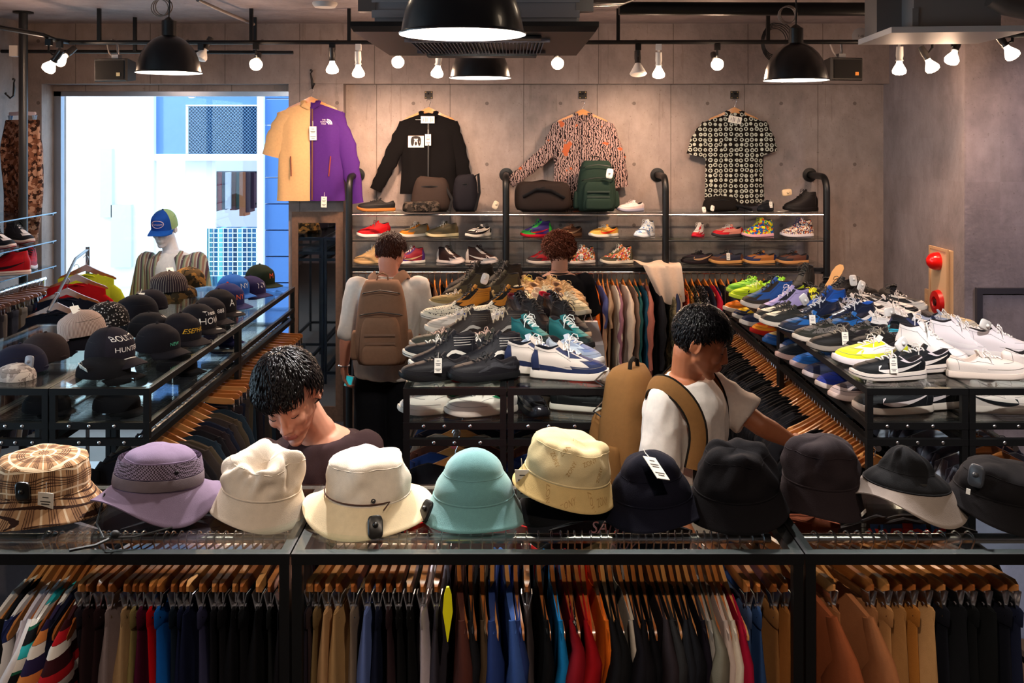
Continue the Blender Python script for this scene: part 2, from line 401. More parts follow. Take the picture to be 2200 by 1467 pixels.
struct(MB().bb((5.6, -2.6, 0), (5.8, YR, ZC)), 'wall_east', CONCR)
struct(MB().bb((-4.2, -2.6, 0), (5.8, -2.4, ZC)), 'wall_front', CONCC)
lw = MB(); x0, x1 = XL-0.2, XL
lw.bb((x0, 5.1, 0), (x1, YBM, ZC)).bb((x0, -2.6, 0), (x1, 1.3, ZC)).bb((x0, 1.3, 0), (x1, 5.1, 0.55)).bb((x0, 1.3, 2.95), (x1, 5.1, ZC))
struct(lw, 'wall_left', CONCB)
# rear shop window
ALU = M('9aa0ab', 0.3, metal=0.85)
wf = MB(); wy = 7.80
wf.bb((-3.84, wy, 2.745), (-1.824, wy+0.06, 2.785)).bb((-3.84, wy, 0), (-3.78, wy+0.06, 2.80)).bb((-1.87, wy, 0), (-1.824, wy+0.06, 2.80)).bb((-3.84, wy, 0), (-1.824, wy+0.06, 0.08))
wo = struct(wf, 'window_1', ALU)
struct(MB().bb((-3.84, wy-0.02, 2.785), (-1.824, wy+0.08, 2.838)), 'trim_2', CONCB)
struct(MB().bb((-3.78, wy+0.02, 0.08), (-1.87, wy+0.03, 2.74)), 'window_pane', GM(0.02), parent=wo)
wf = MB()
for z in (0.55, 2.90): wf.bb((XL-0.12, 1.3, z), (XL-0.06, 5.1, z+0.05))
for y in (1.3, 3.2, 5.05): wf.bb((XL-0.12, y, 0.55), (XL-0.06, y+0.05, 2.95))
w2 = struct(wf, 'window_2', ALU); struct(MB().bb((XL-0.10, 1.3, 0.6), (XL-0.09, 5.1, 2.9)), 'window_pane', GM(0.02), parent=w2)
# ---- street outside
struct(MB().bb((-14, 7.95, -0.12), (4, 22, -0.02)), 'pavement', M('c9c6c0', 0.8))
EXW = M('e9e6e0', 0.8); BLUEW = M('5f86c4', 0.6); BLUE2 = M('4f7cc0', 0.55); DKW = M('0e2c4c', 0.9, spec=0.0); NAVW = M('10233c', 0.2)
YE = 11.0
fac = thing('shop_building', 'pale blue shopfront across the street with dark wired window', 'building', (PX(470, YE), YE, 0))
def sub(mb, name, m, parent, **k):
    mb.xf(Matrix.Translation(-parent.location)); return ob(mb, name, m, parent, smooth=False, **k)
def ebox(u0, u1, v0, v1, y0, y1): return ((PX(u0, y0), y0, PZ(v1, y0)), (PX(u1, y0), y1, PZ(v0, y0)))
mb = MB(); mb.bb(*ebox(328, 560, 100, 335, YE, YE+0.3)); sub(mb, 'wall', BLUEW, fac)
mb = MB(); mb.bb(*ebox(404, 552, 228, 331, YE-0.03, YE)); pn = sub(mb, 'window', DKW, fac)
mb = MB()
xa, xb, za, zb = PX(404, YE-0.04), PX(552, YE-0.04), PZ(331, YE-0.04), PZ(228, YE-0.04)
n = 20
for k in range(-n, 2*n):
    for sgn in (1, -1):
        t0 = xa+(xb-xa)*k/n; pts = []
        s0 = 0.0; h = zb-za
        a = t0 if sgn == 1 else t0; p0 = Vector((a, YE-0.04, za)); p1 = Vector((a+sgn*h, YE-0.04, zb))
        def clip(p0, p1):
            d = p1-p0; lo, hi = 0.0, 1.0
            for lim, sg in ((xa, 1), (xb, -1)):
                f0 = sg*(p0.x-lim); f1 = sg*(p1.x-lim)
                if f0 < 0 and f1 < 0: return None
                if f0*f1 < 0:
                    t = f0/(f0-f1)
                    if f0 < 0: lo = max(lo, t)
                    else: hi = min(hi, t)
            return (p0+d*lo, p0+d*hi) if hi-lo > 0.01 else None
        c = clip(p0, p1)
        if c: mb.tube(c, 0.0018, 3, caps=False)
sub(mb, 'wire', M('7fa4cc', 0.5), fac)
mb = MB(); mb.bb(*ebox(330, 565, 331, 345, YE-0.06, YE)).bb(*ebox(552, 566, 150, 720, YE-0.09, YE+0.01)).bb(*ebox(320, 330, 150, 720, YE-0.08, YE+0.01)).bb(*ebox(399, 404, 229, 330, YE-0.05, YE)).bb(*ebox(399, 551, 225, 228, YE-0.045, YE))
sub(mb, 'window_frame', M('f2f4f6', 0.6), fac)
mb = MB()
for k in range(12): mb.bb((PX(566, YE), YE-0.02, 3.15-0.31*k-0.295), (PX(720, YE), YE+0.2, 3.15-0.31*k))
sub(mb, 'cladding', BLUE2, fac)
mb = MB(); mb.bb(*ebox(330, 400, 345, 720, YE+1.3, YE+1.4)).bb(*ebox(398, 462, 345, 720, YE+0.15, YE+0.2)); sub(mb, 'curtain', M('f4f1f4', 0.8), fac)
mb = MB(); mb.bb((PX(330, YE), YE+2.2, -0.1), (PX(740, YE), YE+2.4, 3.2)); sub(mb, 'back_panel', M('b9b4c0', 0.8), fac)
mb = MB()
for i in range(11): mb.bb((PX(450, YE)+i*0.056-0.004, YE-0.02, PZ(592, YE)), (PX(450, YE)+i*0.056+0.004, YE-0.01, PZ(490, YE)))
for i in range(11): mb.bb((PX(450, YE), YE-0.02, PZ(592, YE)+i*0.056-0.004), (PX(553, YE), YE-0.01, PZ(592, YE)+i*0.056+0.004))
sub(mb, 'grid_panel', M('f0f4f8', 0.5), fac)
R = rnd(5)
cols = ['3a2430', '86323c', '303a58', 'c8c8d0', '5a2a30', '37505a', '9a5a3c', '4a3038']
for row, (z, y) in enumerate(((1.95, YE+0.8), (1.55, YE+0.8))):
    r = thing('clothes_rail', 'dark rail of clothes behind the wired glass, %s' % ('upper one' if row == 0 else 'lower one'), 'rail', (PX(510, y), y, z), group=None)
    mb = MB(); mb.tube([(-0.35, 0, 0), (0.35, 0, 0)], 0.012); ob(mb, 'bar', BLKM, r)
for i in range(9):
    y = YE+0.8+0.03*(i % 3); x = PX(466+i*10, y); g = MB()
    g.loft([[Vector((x+a*0.035, y+b*0.12, z)) for a, b in ((-1, -1), (1, -1), (1, 1), (-1, 1))] for z in (1.95, 1.86, 1.4+0.1*R.random())])
    tag(ob(g, 'hanging_shirt', CL(cols[i % 8])), ['dark plum', 'brick red', 'slate blue', 'pale grey', 'maroon', 'teal grey', 'terracotta', 'brown', 'second dark plum'][i]+' clothing hanging in the shop across the street', 'clothing', 'clothes in the shop across the street')
for i in range(9):
    y = YE+0.25; x = PX(456+i*11, y); g = MB(); cc = ['3f8fa6', '2c5f86', '6fc0c0', '234a74', '3c6f9c', '1f4468', '58a0b8', '2a4f7c', '356a90'][i]
    g.loft([[Vector((x+a*0.03, y+b*0.10, z)) for a, b in ((-1, -1), (1, -1), (1, 1), (-1, 1))] for z in (1.30, 1.2, 0.6)])
    tag(ob(g, 'hanging_shirt', CL(cc)), ['first', 'second', 'third', 'fourth', 'fifth', 'sixth', 'seventh', 'eighth', 'ninth'][i]+' from left of the blue garments behind the outdoor grid panel', 'clothing', 'blue clothes behind the grid across the street')
wb = thing('white_building', 'sunlit white building far left across the street', 'building', (-9, 15, 0))
sub(MB().bb((-13.5, 15, -0.1), (-4.4, 15.4, 4.2)), 'wall', EXW, wb)
sub(MB().bb((PX(215, 14.9), 14.9, 1.1), (PX(240, 14.9), 15, 2.2)).bb((PX(238, 14.9), 14.9, 0.3), (PX(281, 14.9), 15, 1.3)), 'window', M('c8ccd0', 0.9, spec=0.0), wb)
# ================================================================ CEILING FITTINGS
def pendant(label, u, v, Y, d=0.40, e=60):
    r = d/2; z = PZ(v, Y); t = thing('pendant_lamp', label, 'lamp', (PX(u, Y), Y, z), group='black dome pendant lamps')
    prof = [(r+0.006, 0.0), (r+0.008, 0.004), (r, 0.010), (r*0.985, 0.03), (r*0.94, 0.075), (r*0.84, 0.13), (r*0.70, 0.175), (r*0.52, 0.21), (r*0.34, 0.232), (0.046, 0.24), (0.046, 0.335), (0.03, 0.345), (0.012, 0.36), (0.0, 0.36)]
    inner = [(r+0.006, 0.0), (r-0.006, 0.006), (r*0.965, 0.03), (r*0.92, 0.074), (r*0.82, 0.127), (r*0.68, 0.17), (r*0.50, 0.205), (r*0.2, 0.225), (0, 0.228)]
    ob(MB().lathe(prof, 48), 'lamp_shade', M('0d0d0e', 0.28, coat=0.3), t)
    ob(MB().lathe(inner, 48), 'reflector', M('f3f1ea', 0.5), t)
    mb = MB().lathe([(0, 0.03), (0.035, 0.04), (0.055, 0.07), (0.05, 0.11), (0.028, 0.15), (0.02, 0.21)], 24)
    bo = ob(mb, 'bulb', M('ffffff', 0.5, emit='fff1dc', es=9), t)
    mb = MB().tube([(0, 0, 0.355), (0.005, 0, 0.45), (-0.003, 0, ZC-z)], 0.005, 6)
    ob(mb, 'cord', BLKM, t)
    mb = MB()
    for k in range(3):
        mb.tube([(-0.06+0.055*cos(a)+0.01*k, 0.01*k, 0.42+0.055*sin(a)+0.005*k) for a in [i*pi/8 for i in range(16)]], 0.004, 5, closed=True)
    ob(mb, 'cord_loop', M('8d8078', 0.5), t)
    l = bpy.data.lights.new('pendant_light', 'POINT'); l.energy = e; l.color = (1.0, 0.93, 0.84); l.shadow_soft_size = 0.05
    o = bpy.data.objects.new('pendant_light', l); COL.objects.link(o); o.location = (0, 0, 0.02); o.parent = t
    return t
pendant('large black dome lamp hanging nearest, in front of the ceiling air conditioner', 994, 75, 3.04, e=95)
pendant('black dome lamp hanging before the bright shop window', 363, 157, 6.0, e=30)
pendant('black dome lamp partly hidden behind the ceiling air conditioner', 1032, 168, 6.25, d=0.40, e=30)
pendant('black dome lamp hanging beside the speaker with an orange label', 1710, 173, 6.0, e=30)
# black cassette air conditioner
ac = thing('air_conditioner', 'black ceiling cassette air conditioner behind the nearest dome lamp', 'air conditioner', (PX(1020, 3.58)+0.0, 4.1, 2.823))
mb = MB(); hw = 0.475
mb.loft([[Vector((sx*hw*s, sy*0.55*s, z)) for sx, sy in ((-1, -1), (1, -1), (1, 1), (-1, 1))] for s, z in ((0.975, -0.008), (1.0, 0.012), (1.0, 0.030), (0.7, 0.034))])
ob(mb, 'panel', M('151214', 0.4), ac, smooth=False)
mb = MB()
for i in range(36): mb.box((-0.27+i*0.0155, 0.0, -0.020), (0.0035, 0.5, 0.012))
mb.bb((-0.30, -0.27, -0.022), (0.30, -0.25, -0.008)).bb((-0.30, 0.25, -0.022), (0.30, 0.27, -0.008))
ob(mb, 'grille', M('6d6468', 0.5), ac, smooth=False)
mb = MB().bb((-0.26, 0.30, -0.03), (0.26, 0.42, -0.012)).bb((-0.26, -0.42, -0.022), (0.26, -0.32, -0.012)); ob(mb, 'louver', M('1a1517', 0.4), ac, smooth=False)
mb = MB().bb((-0.40, -0.42, 0.04), (0.40, 0.42, 0.34)).bb((-0.41, -0.43, 0.06), (0.41, -0.42, 0.09)).bb((-0.41, -0.43, 0.12), (0.41, -0.42, 0.14)); ob(mb, 'body', M('b4b4ba', 0.4, metal=0.3), ac, smooth=False)
mb = MB()
for sx in (-1, 1):
    for sy in (-1, 1): mb.tube([(sx*0.44, sy*0.40, 0.1), (sx*0.44, sy*0.40, ZC-2.823)], 0.006, 6).box((sx*0.43, sy*0.40, 0.13), (0.07, 0.05, 0.09))
ob(mb, 'hanger_rod', STEEL, ac, smooth=False)
# white unit on the right
wu = thing('ventilation_unit', 'white ceiling unit with thin square panel near the right edge', 'air conditioner', (PX(2035, 4.9), 5.0, 2.955), rz=radians(-6))
ob(MB().bb((-0.33, -0.30, -0.015), (0.33, 0.34, 0.015)), 'panel', M('cfc8c4', 0.5), wu, smooth=False)
ob(MB().bb((-0.19, -0.2, 0.015), (0.24, 0.25, 0.36)).bb((-0.20, -0.21, 0.03), (-0.17, -0.2, 0.12)), 'body', M('8d8784', 0.5), wu, smooth=False)
ob(MB().bb((-0.32, 0.0, 0.02), (-0.19, 0.24, 0.37)), 'side_box', M('6d6663', 0.6), wu, smooth=False)
# pipes
def pipe(label, name, pts, r, m, n=12):
    mb = MB().tube([Vector(p)-Vector(pts[0]) for p in pts], r, n); return tag(ob(mb, name, m, loc=pts[0]), label, 'pipe')
pipe('thick black pipe running under the ceiling at upper right', 'ceiling_pipe', [P(1330, 18, 6.2), P(1600, 19, 6.2), P(1935, 20, 6.2)], 0.045, BLK)
pipe('thinner steel pipe above the thick black ceiling pipe', 'ceiling_pipe', [P(1240, 3, 6.4), P(1600, 6, 6.4), P(1935, 4, 6.4)], 0.012, STEEL)
pipe('black flexible hose curling beside the air conditioner', 'ceiling_hose', [P(1180, 30, 4.2), P(1215, 12, 4.4), P(1270, 4, 4.6), P(1330, 2, 5.2), P(1390, -20, 5.6)], 0.03, PLBLK)
pipe('grey conduit slanting across the ceiling at upper left', 'conduit', [P(425, 0, 5.9), P(480, 25, 6.3), P(545, 52, 6.9)], 0.012, M('6b625f', 0.5))
pipe('black duct hose at the top right corner', 'ceiling_hose', [P(2130, -5, 4.6), P(2160, 12, 4.6), P(2240, 28, 4.6)], 0.05, M('7b7570', 0.3, metal=0.5))
tag(ob(MB().lathe([(0, 0), (0.07, 0), (0.085, 0.02), (0.085, 0.09), (0, 0.09)], 32), 'smoke_detector', M('d6cfca', 0.5), loc=P(698, 16, 6.4)), 'white round ceiling sensor left of the air conditioner', 'detector')
tag(ob(MB().box((0, 0, 0), (0.07, 0.07, 0.08)), 'junction_box', M('d8d2cc', 0.5), loc=P(35, 110, 6.9)), 'white box by the black pole under the left track', 'box')
sp = ob(MB().lathe([(0, 0), (0.07, 0), (0.088, -0.015), (0.088, -0.06), (0, -0.06)], 32), 'wall_speaker', M('8e8a8c', 0.6), loc=P(1849, 78, YBM-0.001), rot=(pi/2, 0, 0)); tag(sp, 'round grey disc on the beam right of the dome lamp', 'speaker')
mb = MB()
text_flat(mb, '7:48', 0.03, (0, 0, 0.001), (1, 0, 0), (0, 1, 0)); ob(mb, 'marking', BLKM, sp, loc=(0, 0.0, 0.0), smooth=False)
mb = MB()
for k in range(5):
    rr = 0.09+0.012*k; mb.tube([(rr*cos(a)+0.01*k, 0.012*k, rr*1.2*sin(a)) for a in [i*pi/12 for i in range(24)]], 0.004, 5, closed=True)
tag(ob(mb, 'cable_coil', BLKM, loc=P(1665, 90, 7.5)), 'coiled black cable on the beam behind the right dome lamp', 'cable')
# track
trk = thing('lighting_track', 'long black lighting track bending along the left wall', 'track', (PX(800, 6.7), 6.7, 3.09))
O = trk.location.copy()
mb = MB(); pts = [P(-60, 48, 5.9), P(92, 75, 6.3), P(116, 85, 6.45), P(150, 91, 6.7), P(1100, 91, 6.7), P(1700, 90, 6.7), P(1870, 90, 6.6), P(1925, 88, 6.2), P(2003, 80, 6.1), P(2045, 78, 6.0), P(2175, 76, 5.7), P(2270, 72, 5.5)]
mb.tube([p-O for p in pts], 0.016, 8); ob(mb, 'rail', BLK, trk)
for u in (213, 540, 750, 1328, 1650): ob(MB().bb((-0.012, -0.012, 0), (0.012, 0.012, ZC-3.09)), 'drop_rod', BLK, trk, loc=Vector((PX(u, 6.7), 6.7, 3.09))-O, smooth=False)
tr2 = thing('lighting_track', 'short second black track close to the beam above the window', 'track', (PX(300, 7.2), 7.2, 3.06)); O2 = tr2.location.copy()
ob(MB().tube([P(-60, 110, 7.2)-O2, P(630, 113, 7.2)-O2], 0.014, 8), 'rail', BLK, tr2)
for u in (290, 548): ob(MB().bb((-0.012, -0.012, 0), (0.012, 0.012, ZC-3.06)), 'drop_rod', BLK, tr2, loc=Vector((PX(u, 7.2), 7.2, 3.06))-O2, smooth=False)
BULB = M('ffffff', 0.4, emit='ffe2c0', es=9); BULBS = M('ffffff', 0.4, emit='ffe6cc', es=7); BOFF = M('efeae4', 0.35)
hold_b = MB().bb((-0.02, -0.015, -0.045), (0.02, 0.015, 0.0)).tube([(0, 0, -0.04), (0, 0, -0.085)], 0.008, 8).mesh('adapter')
sock = MB().lathe([(0, 0.06), (0.022, 0.06), (0.024, 0.0), (0.020, -0.02), (0.026, -0.035), (0, -0.035)], 20).mesh('socket')
bulbR = MB().lathe([(0.016, -0.03), (0.020, -0.05), (0.040, -0.085), (0.046, -0.10), (0.042, -0.118), (0.022, -0.128), (0, -0.130)], 24).mesh('bulb')
bulbW = MB().lathe([(0.018, -0.03), (0.026, -0.045), (0.056, -0.10), (0.062, -0.112), (0.055, -0.120), (0, -0.122)], 24).mesh('bulb')
def tlamp(label, u, v, Y, d, on=2, white=False, tgt=None, e=40, zt=None, wide=False, ang=100):
    """u,v of the bulb; d the pointing direction"""
    p = P(u, v, Y); d = Vector(d).normalized(); zt = zt or 3.075
    t = thing('track_spotlight', label, 'spotlight', (p.x, p.y, zt), group='lamps on the lighting track')
    inst(hold_b, 'adapter', WHITE if white else BLK, t)
    q = d.to_track_quat('-Z', 'Y'); base = Vector((0, 0, -0.10)); hb = p-t.location-d*0.10
    arm = MB().tube([(0, 0, -0.08), tuple(hb*0.5+Vector((0, 0, -0.05))), tuple(hb-d*0.05)], 0.007, 6); ob(arm, 'arm', WHITE if white else BLK, t)
    s = inst(sock, 'socket', WHITE if white else (M('4a4644', 0.3, metal=0.6)), t, loc=hb); s.rotation_euler = q.to_euler()
    b = inst(bulbW if wide else bulbR, 'bulb', {2: BULB, 1: BULBS, 0: BOFF}[on], t, loc=hb); b.rotation_euler = q.to_euler()
    if on and tgt is not None:
        so = spot(p+d*0.05, tgt, e*0.95, WARM, ang, 1.0, 0.04); so.parent = t; so.location = p+d*0.05-t.location
        l = bpy.data.lights.new('bulb_glow', 'POINT'); l.energy = 4.2*min(1.5, e/70); l.color = WARM; l.shadow_soft_size = 0.045
        g_ = bpy.data.objects.new('bulb_glow', l); COL.objects.link(g_); g_.parent = t; g_.location = p+d*0.06-t.location
    return t
tlamp('glowing bulb left of two at the bend above the camouflage trousers', 105, 146, 6.35, (-0.6, 0.2, -0.7), 1, tgt=(-3.9, 6.8, 1.6), e=40)
tlamp('brightest bulb at the track bend near the left dome lamp', 128, 130, 6.5, (-0.25, -0.6, -0.5), 2, tgt=(-2.4, 4.0, 1.3), e=90)
tlamp('round glowing bulb above the right part of the shop window', 550, 138, 6.65, (0.1, -0.75, -0.45), 2, tgt=(-1.2, 4.2, 1.3), e=120)
tlamp('small black unlit spotlight beside the left dome lamp', 432, 122, 6.7, (-0.3, -0.3, -0.8), 0)
tlamp('dim silver bulb above the beige and purple jacket', 714, 150, 6.7, (0.0, 0.1, -1), 1, tgt=(-1.5, 7.6, 2.0), e=42)
tlamp('white-stemmed glowing bulb just right of the jacket hook', 770, 158, 6.7, (0.0, 0.12, -1), 2, True, tgt=(-1.1, 7.7, 1.9), e=95)
tlamp('round glowing bulb left below the air conditioner', 855, 133, 6.7, (0.0, -0.8, -0.5), 2, tgt=(-0.5, 4.3, 1.4), e=110)
tlamp('white angled bulb above the black track jacket', 939, 158, 6.7, (-0.15, 0.3, -1), 1, True, tgt=(-0.6, 7.7, 1.9), e=80)
tlamp('round glowing bulb right below the air conditioner', 1198, 136, 6.7, (0.0, -0.8, -0.5), 2, tgt=(0.3, 4.6, 1.4), e=110)
tlamp('white unlit flood bulb on a black arm above the snake print shirt', 1371, 155, 6.7, (0.0, -0.25, -1), 0, wide=True)
tlamp('white-stemmed glowing bulb right of the unlit flood bulb', 1415, 160, 6.7, (0.02, 0.15, -1), 2, True, tgt=(0.9, 7.7, 1.9), e=110)
tlamp('round glowing bulb above the ring print shirt', 1541, 138, 6.7, (0.0, -0.8, -0.5), 2, tgt=(1.6, 5.0, 1.4), e=120)
tlamp('white-stemmed glowing bulb under the white ceiling panel', 1932, 152, 6.2, (0.0, 0.05, -1), 2, True, tgt=(2.3, 7.0, 1.2), e=90)
tlamp('leaning bulb second from left under the white ceiling panel', 2003, 146, 6.1, (0.45, -0.1, -0.9), 2, tgt=(3.0, 6.0, 1.2), e=60)
tlamp('bright leaning bulb before the corner of the lavender wall', 2045, 128, 6.0, (-0.45, -0.3, -0.9), 2, tgt=(1.9, 4.6, 1.3), e=120)
tlamp('leaning bulb nearest the right edge of the ceiling', 2175, 118, 5.7, (0.55, -0.2, -0.9), 2, tgt=(3.6, 6.3, 2.2), e=25)
# unseen lamps added to light tables and front rack; side-wall one inferred
for (x, y, tx, ty, tz, e, c, a) in ((-1.9, 2.9, -2.0, 4.2, 1.4, 40, WARMW, 60), (1.6, 2.6, 2.0, 4.1, 1.4, 200, COOLW, 60), (0.55, 2.75, 0.25, 3.95, 1.45, 95, COOLW, 42),
                                   (-1.0, 0.9, -1.1, 2.3, 1.0, 62, WARMW, 62), (0.3, 0.9, 0.3, 2.3, 1.0, 62, WARMW, 62), (1.5, 0.9, 1.6, 2.3, 1.0, 70, WARMW, 62), (4.1, 4.1, 4.0, 6.34, 1.7, 85, (0.80, 0.78, 1.0), 75)):
    t = thing('track_spotlight', 'ceiling spotlight out of view, aimed at the %s' % {-1.9: 'left cap table', 1.6: 'right shoe table', .55: 'centre shoe table', -1.0: 'front rack, left bay', .3: 'front rack, middle bay', 1.5: 'front rack, right bay', 4.1: 'lavender side wall'}[x], 'spotlight', (x, y, 3.2), group='unseen spotlights over the front of the shop')
    inst(hold_b, 'adapter', BLK, t); d = (Vector((tx, ty, tz))-Vector((x, y, 3.1))).normalized(); q = d.to_track_quat('-Z', 'Y').to_euler()
    inst(sock, 'socket', BLK, t, loc=(0, 0, -0.1), rot=q); inst(bulbR, 'bulb', BULB, t, loc=(0, 0, -0.1), rot=q)
    spot(Vector((x, y, 3.1))+d*0.16, (tx, ty, tz), e, c, a, 0.7, 0.03)
# rear rim spots: unseen lamps added above and behind for rim light on hats
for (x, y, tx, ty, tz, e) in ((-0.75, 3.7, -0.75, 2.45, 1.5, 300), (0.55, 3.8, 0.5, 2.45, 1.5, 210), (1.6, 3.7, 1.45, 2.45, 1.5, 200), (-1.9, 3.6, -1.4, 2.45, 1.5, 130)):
    t = thing('track_spotlight', 'unseen added spotlight above the frame aimed back at the %s' % {-.75: 'cream hats', .55: 'pale yellow hat', 1.6: 'black hats', -1.9: 'plaid hat'}[x], 'spotlight', (x, y, 3.3), group='unseen spotlights aimed at the hats')
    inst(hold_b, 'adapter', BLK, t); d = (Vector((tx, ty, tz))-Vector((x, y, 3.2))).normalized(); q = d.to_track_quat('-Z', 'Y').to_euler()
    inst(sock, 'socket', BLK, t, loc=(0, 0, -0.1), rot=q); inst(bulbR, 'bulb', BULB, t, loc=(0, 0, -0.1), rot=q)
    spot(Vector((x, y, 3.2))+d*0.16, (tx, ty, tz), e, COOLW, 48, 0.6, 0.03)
# speakers
def speaker(label, u, v, Y, rz, tagc):
    t = thing('ceiling_speaker', label, 'speaker', P(u, v, Y), rz=rz)
    mb = MB(); mb.loft([[Vector((sx*w_, y, sz*h_)) for sx, sz in ((-1, -1), (1, -1), (1, 1), (-1, 1))] for y, w_, h_ in ((-0.09, 0.118, 0.075), (-0.07, 0.124, 0.082), (0.08, 0.10, 0.066))])
    ob(mb, 'cabinet', M('15110f', 0.6), t, smooth=False)
    ob(MB().bb((-0.108, -0.096, -0.066), (0.108, -0.088, 0.066)), 'speaker_grille', M('0d0b0a', 0.9, bump=0.6, scale=900), t, smooth=False)
    ob(MB().bb((0.055, -0.100, -0.045), (0.082, -0.094, -0.020)), 'sticker', M(tagc, 0.6), t, smooth=False)
    mb = MB().tube([(0, 0, 0.07), (0.01, 0, 0.13), (0, 0, 0.22)], 0.009, 8).box((0, 0, 0.10), (0.05, 0.05, 0.03)); ob(mb, 'bracket', STEEL, t)
    ob(MB().tube([(-0.02, 0.01, 0.09), (-0.06, 0.0, 0.13), (-0.08, 0.01, 0.19), (-0.05, 0.02, 0.23)], 0.006, 6), 'cable', M('b7aaa2', 0.6), t)
speaker('black box speaker hanging left of the dome lamp before the window', 251, 152, 6.7, radians(-8), 'c9b98a')
speaker('tilted black box speaker with an orange label right of a dome lamp', 1806, 150, 6.7, radians(12), 'e08a2c')
# black pole at the left
pl = thing('steel_pole', 'tall black steel pole beside the camouflage trousers', 'pole', (PX(50, 6.87), 6.87, 0))
ob(MB().tube([(0, 0, 0), (0, 0, ZC-0.01)], 0.031, 16), 'pole', M('16181c', 0.4), pl); ob(MB().lathe([(0, ZC-0.012), (0.07, ZC-0.012), (0.07, ZC), (0, ZC)], 24), 'flange', BLK, pl)
# fire alarm panel, switch and side door
fp = thing('fire_alarm_panel', 'tall cream wall panel with a red lamp and red call button', 'alarm', (XR-0.02, 6.63, 1.25))
ob(MB().bb((-0.02, -0.135, -0.45), (0.02, 0.135, 0.36)), 'panel', M('d9b48c', 0.5), fp, smooth=False)
ob(MB().bb((-0.028, -0.145, -0.46), (-0.016, -0.125, 0.37)).bb((-0.028, 0.125, -0.46), (-0.016, 0.145, 0.37)).bb((-0.027, -0.125, 0.35), (-0.016, 0.125, 0.369)), 'panel_frame', M('c79f78', 0.5), fp, smooth=False)
mb = MB().lathe([(0.065, 0), (0.063, 0.03), (0.05, 0.06), (0.025, 0.08), (0, 0.085)], 24).xf(Matrix.Rotation(-pi/2, 4, 'Y')); ob(mb, 'alarm_lamp', M('e0120e', 0.2, coat=0.6), fp, loc=(-0.02, 0.01, 0.27))
mb = MB().lathe([(0, 0.02), (0.03, 0.02), (0.04, 0.035), (0.08, 0.03), (0.088, 0.0)], 28).xf(Matrix.Rotation(-pi/2, 4, 'Y')); ob(mb, 'call_button', M('b00d0d', 0.35), fp, loc=(-0.02, 0.0, -0.02))
ob(MB().lathe([(0, 0.03), (0.022, 0.025), (0.026, 0.0)], 16).xf(Matrix.Rotation(-pi/2, 4, 'Y')), 'button', M('3a0808', 0.4), fp, loc=(-0.03, 0, -0.02))
sw = tag(ob(MB().bb((-0.008, -0.035, -0.06), (0.008, 0.035, 0.06)).bb((-0.014, -0.012, -0.025), (-0.008, 0.012, 0.025)), 'light_switch', M('b08a68', 0.5), loc=(XR-0.008, 6.88, 1.22), smooth=False), 'small cream light switch left of the fire alarm panel', 'switch')
dz = PZ(617, YR)
dr = struct(MB().bb((PX(2108, YR), YR-0.02, 0), (PX(2108, YR)+1.2, YR-0.004, dz-0.05)), 'door_1', CONCR)
struct(MB().bb((PX(2094, YR), YR-0.035, 0), (PX(2106, YR), YR-0.004, dz)).bb((PX(2106, YR), YR-0.034, dz-0.04), (PX(2094, YR)+1.3, YR-0.004, dz-0.001)), 'door_frame', M('35333a', 0.5), parent=dr)
struct(MB().bb((PX(2100, YR), YR-0.07, PZ(699, YR)), (PX(2112, YR), YR-0.02, PZ(683, YR))), 'door_latch', BLKM, parent=dr)
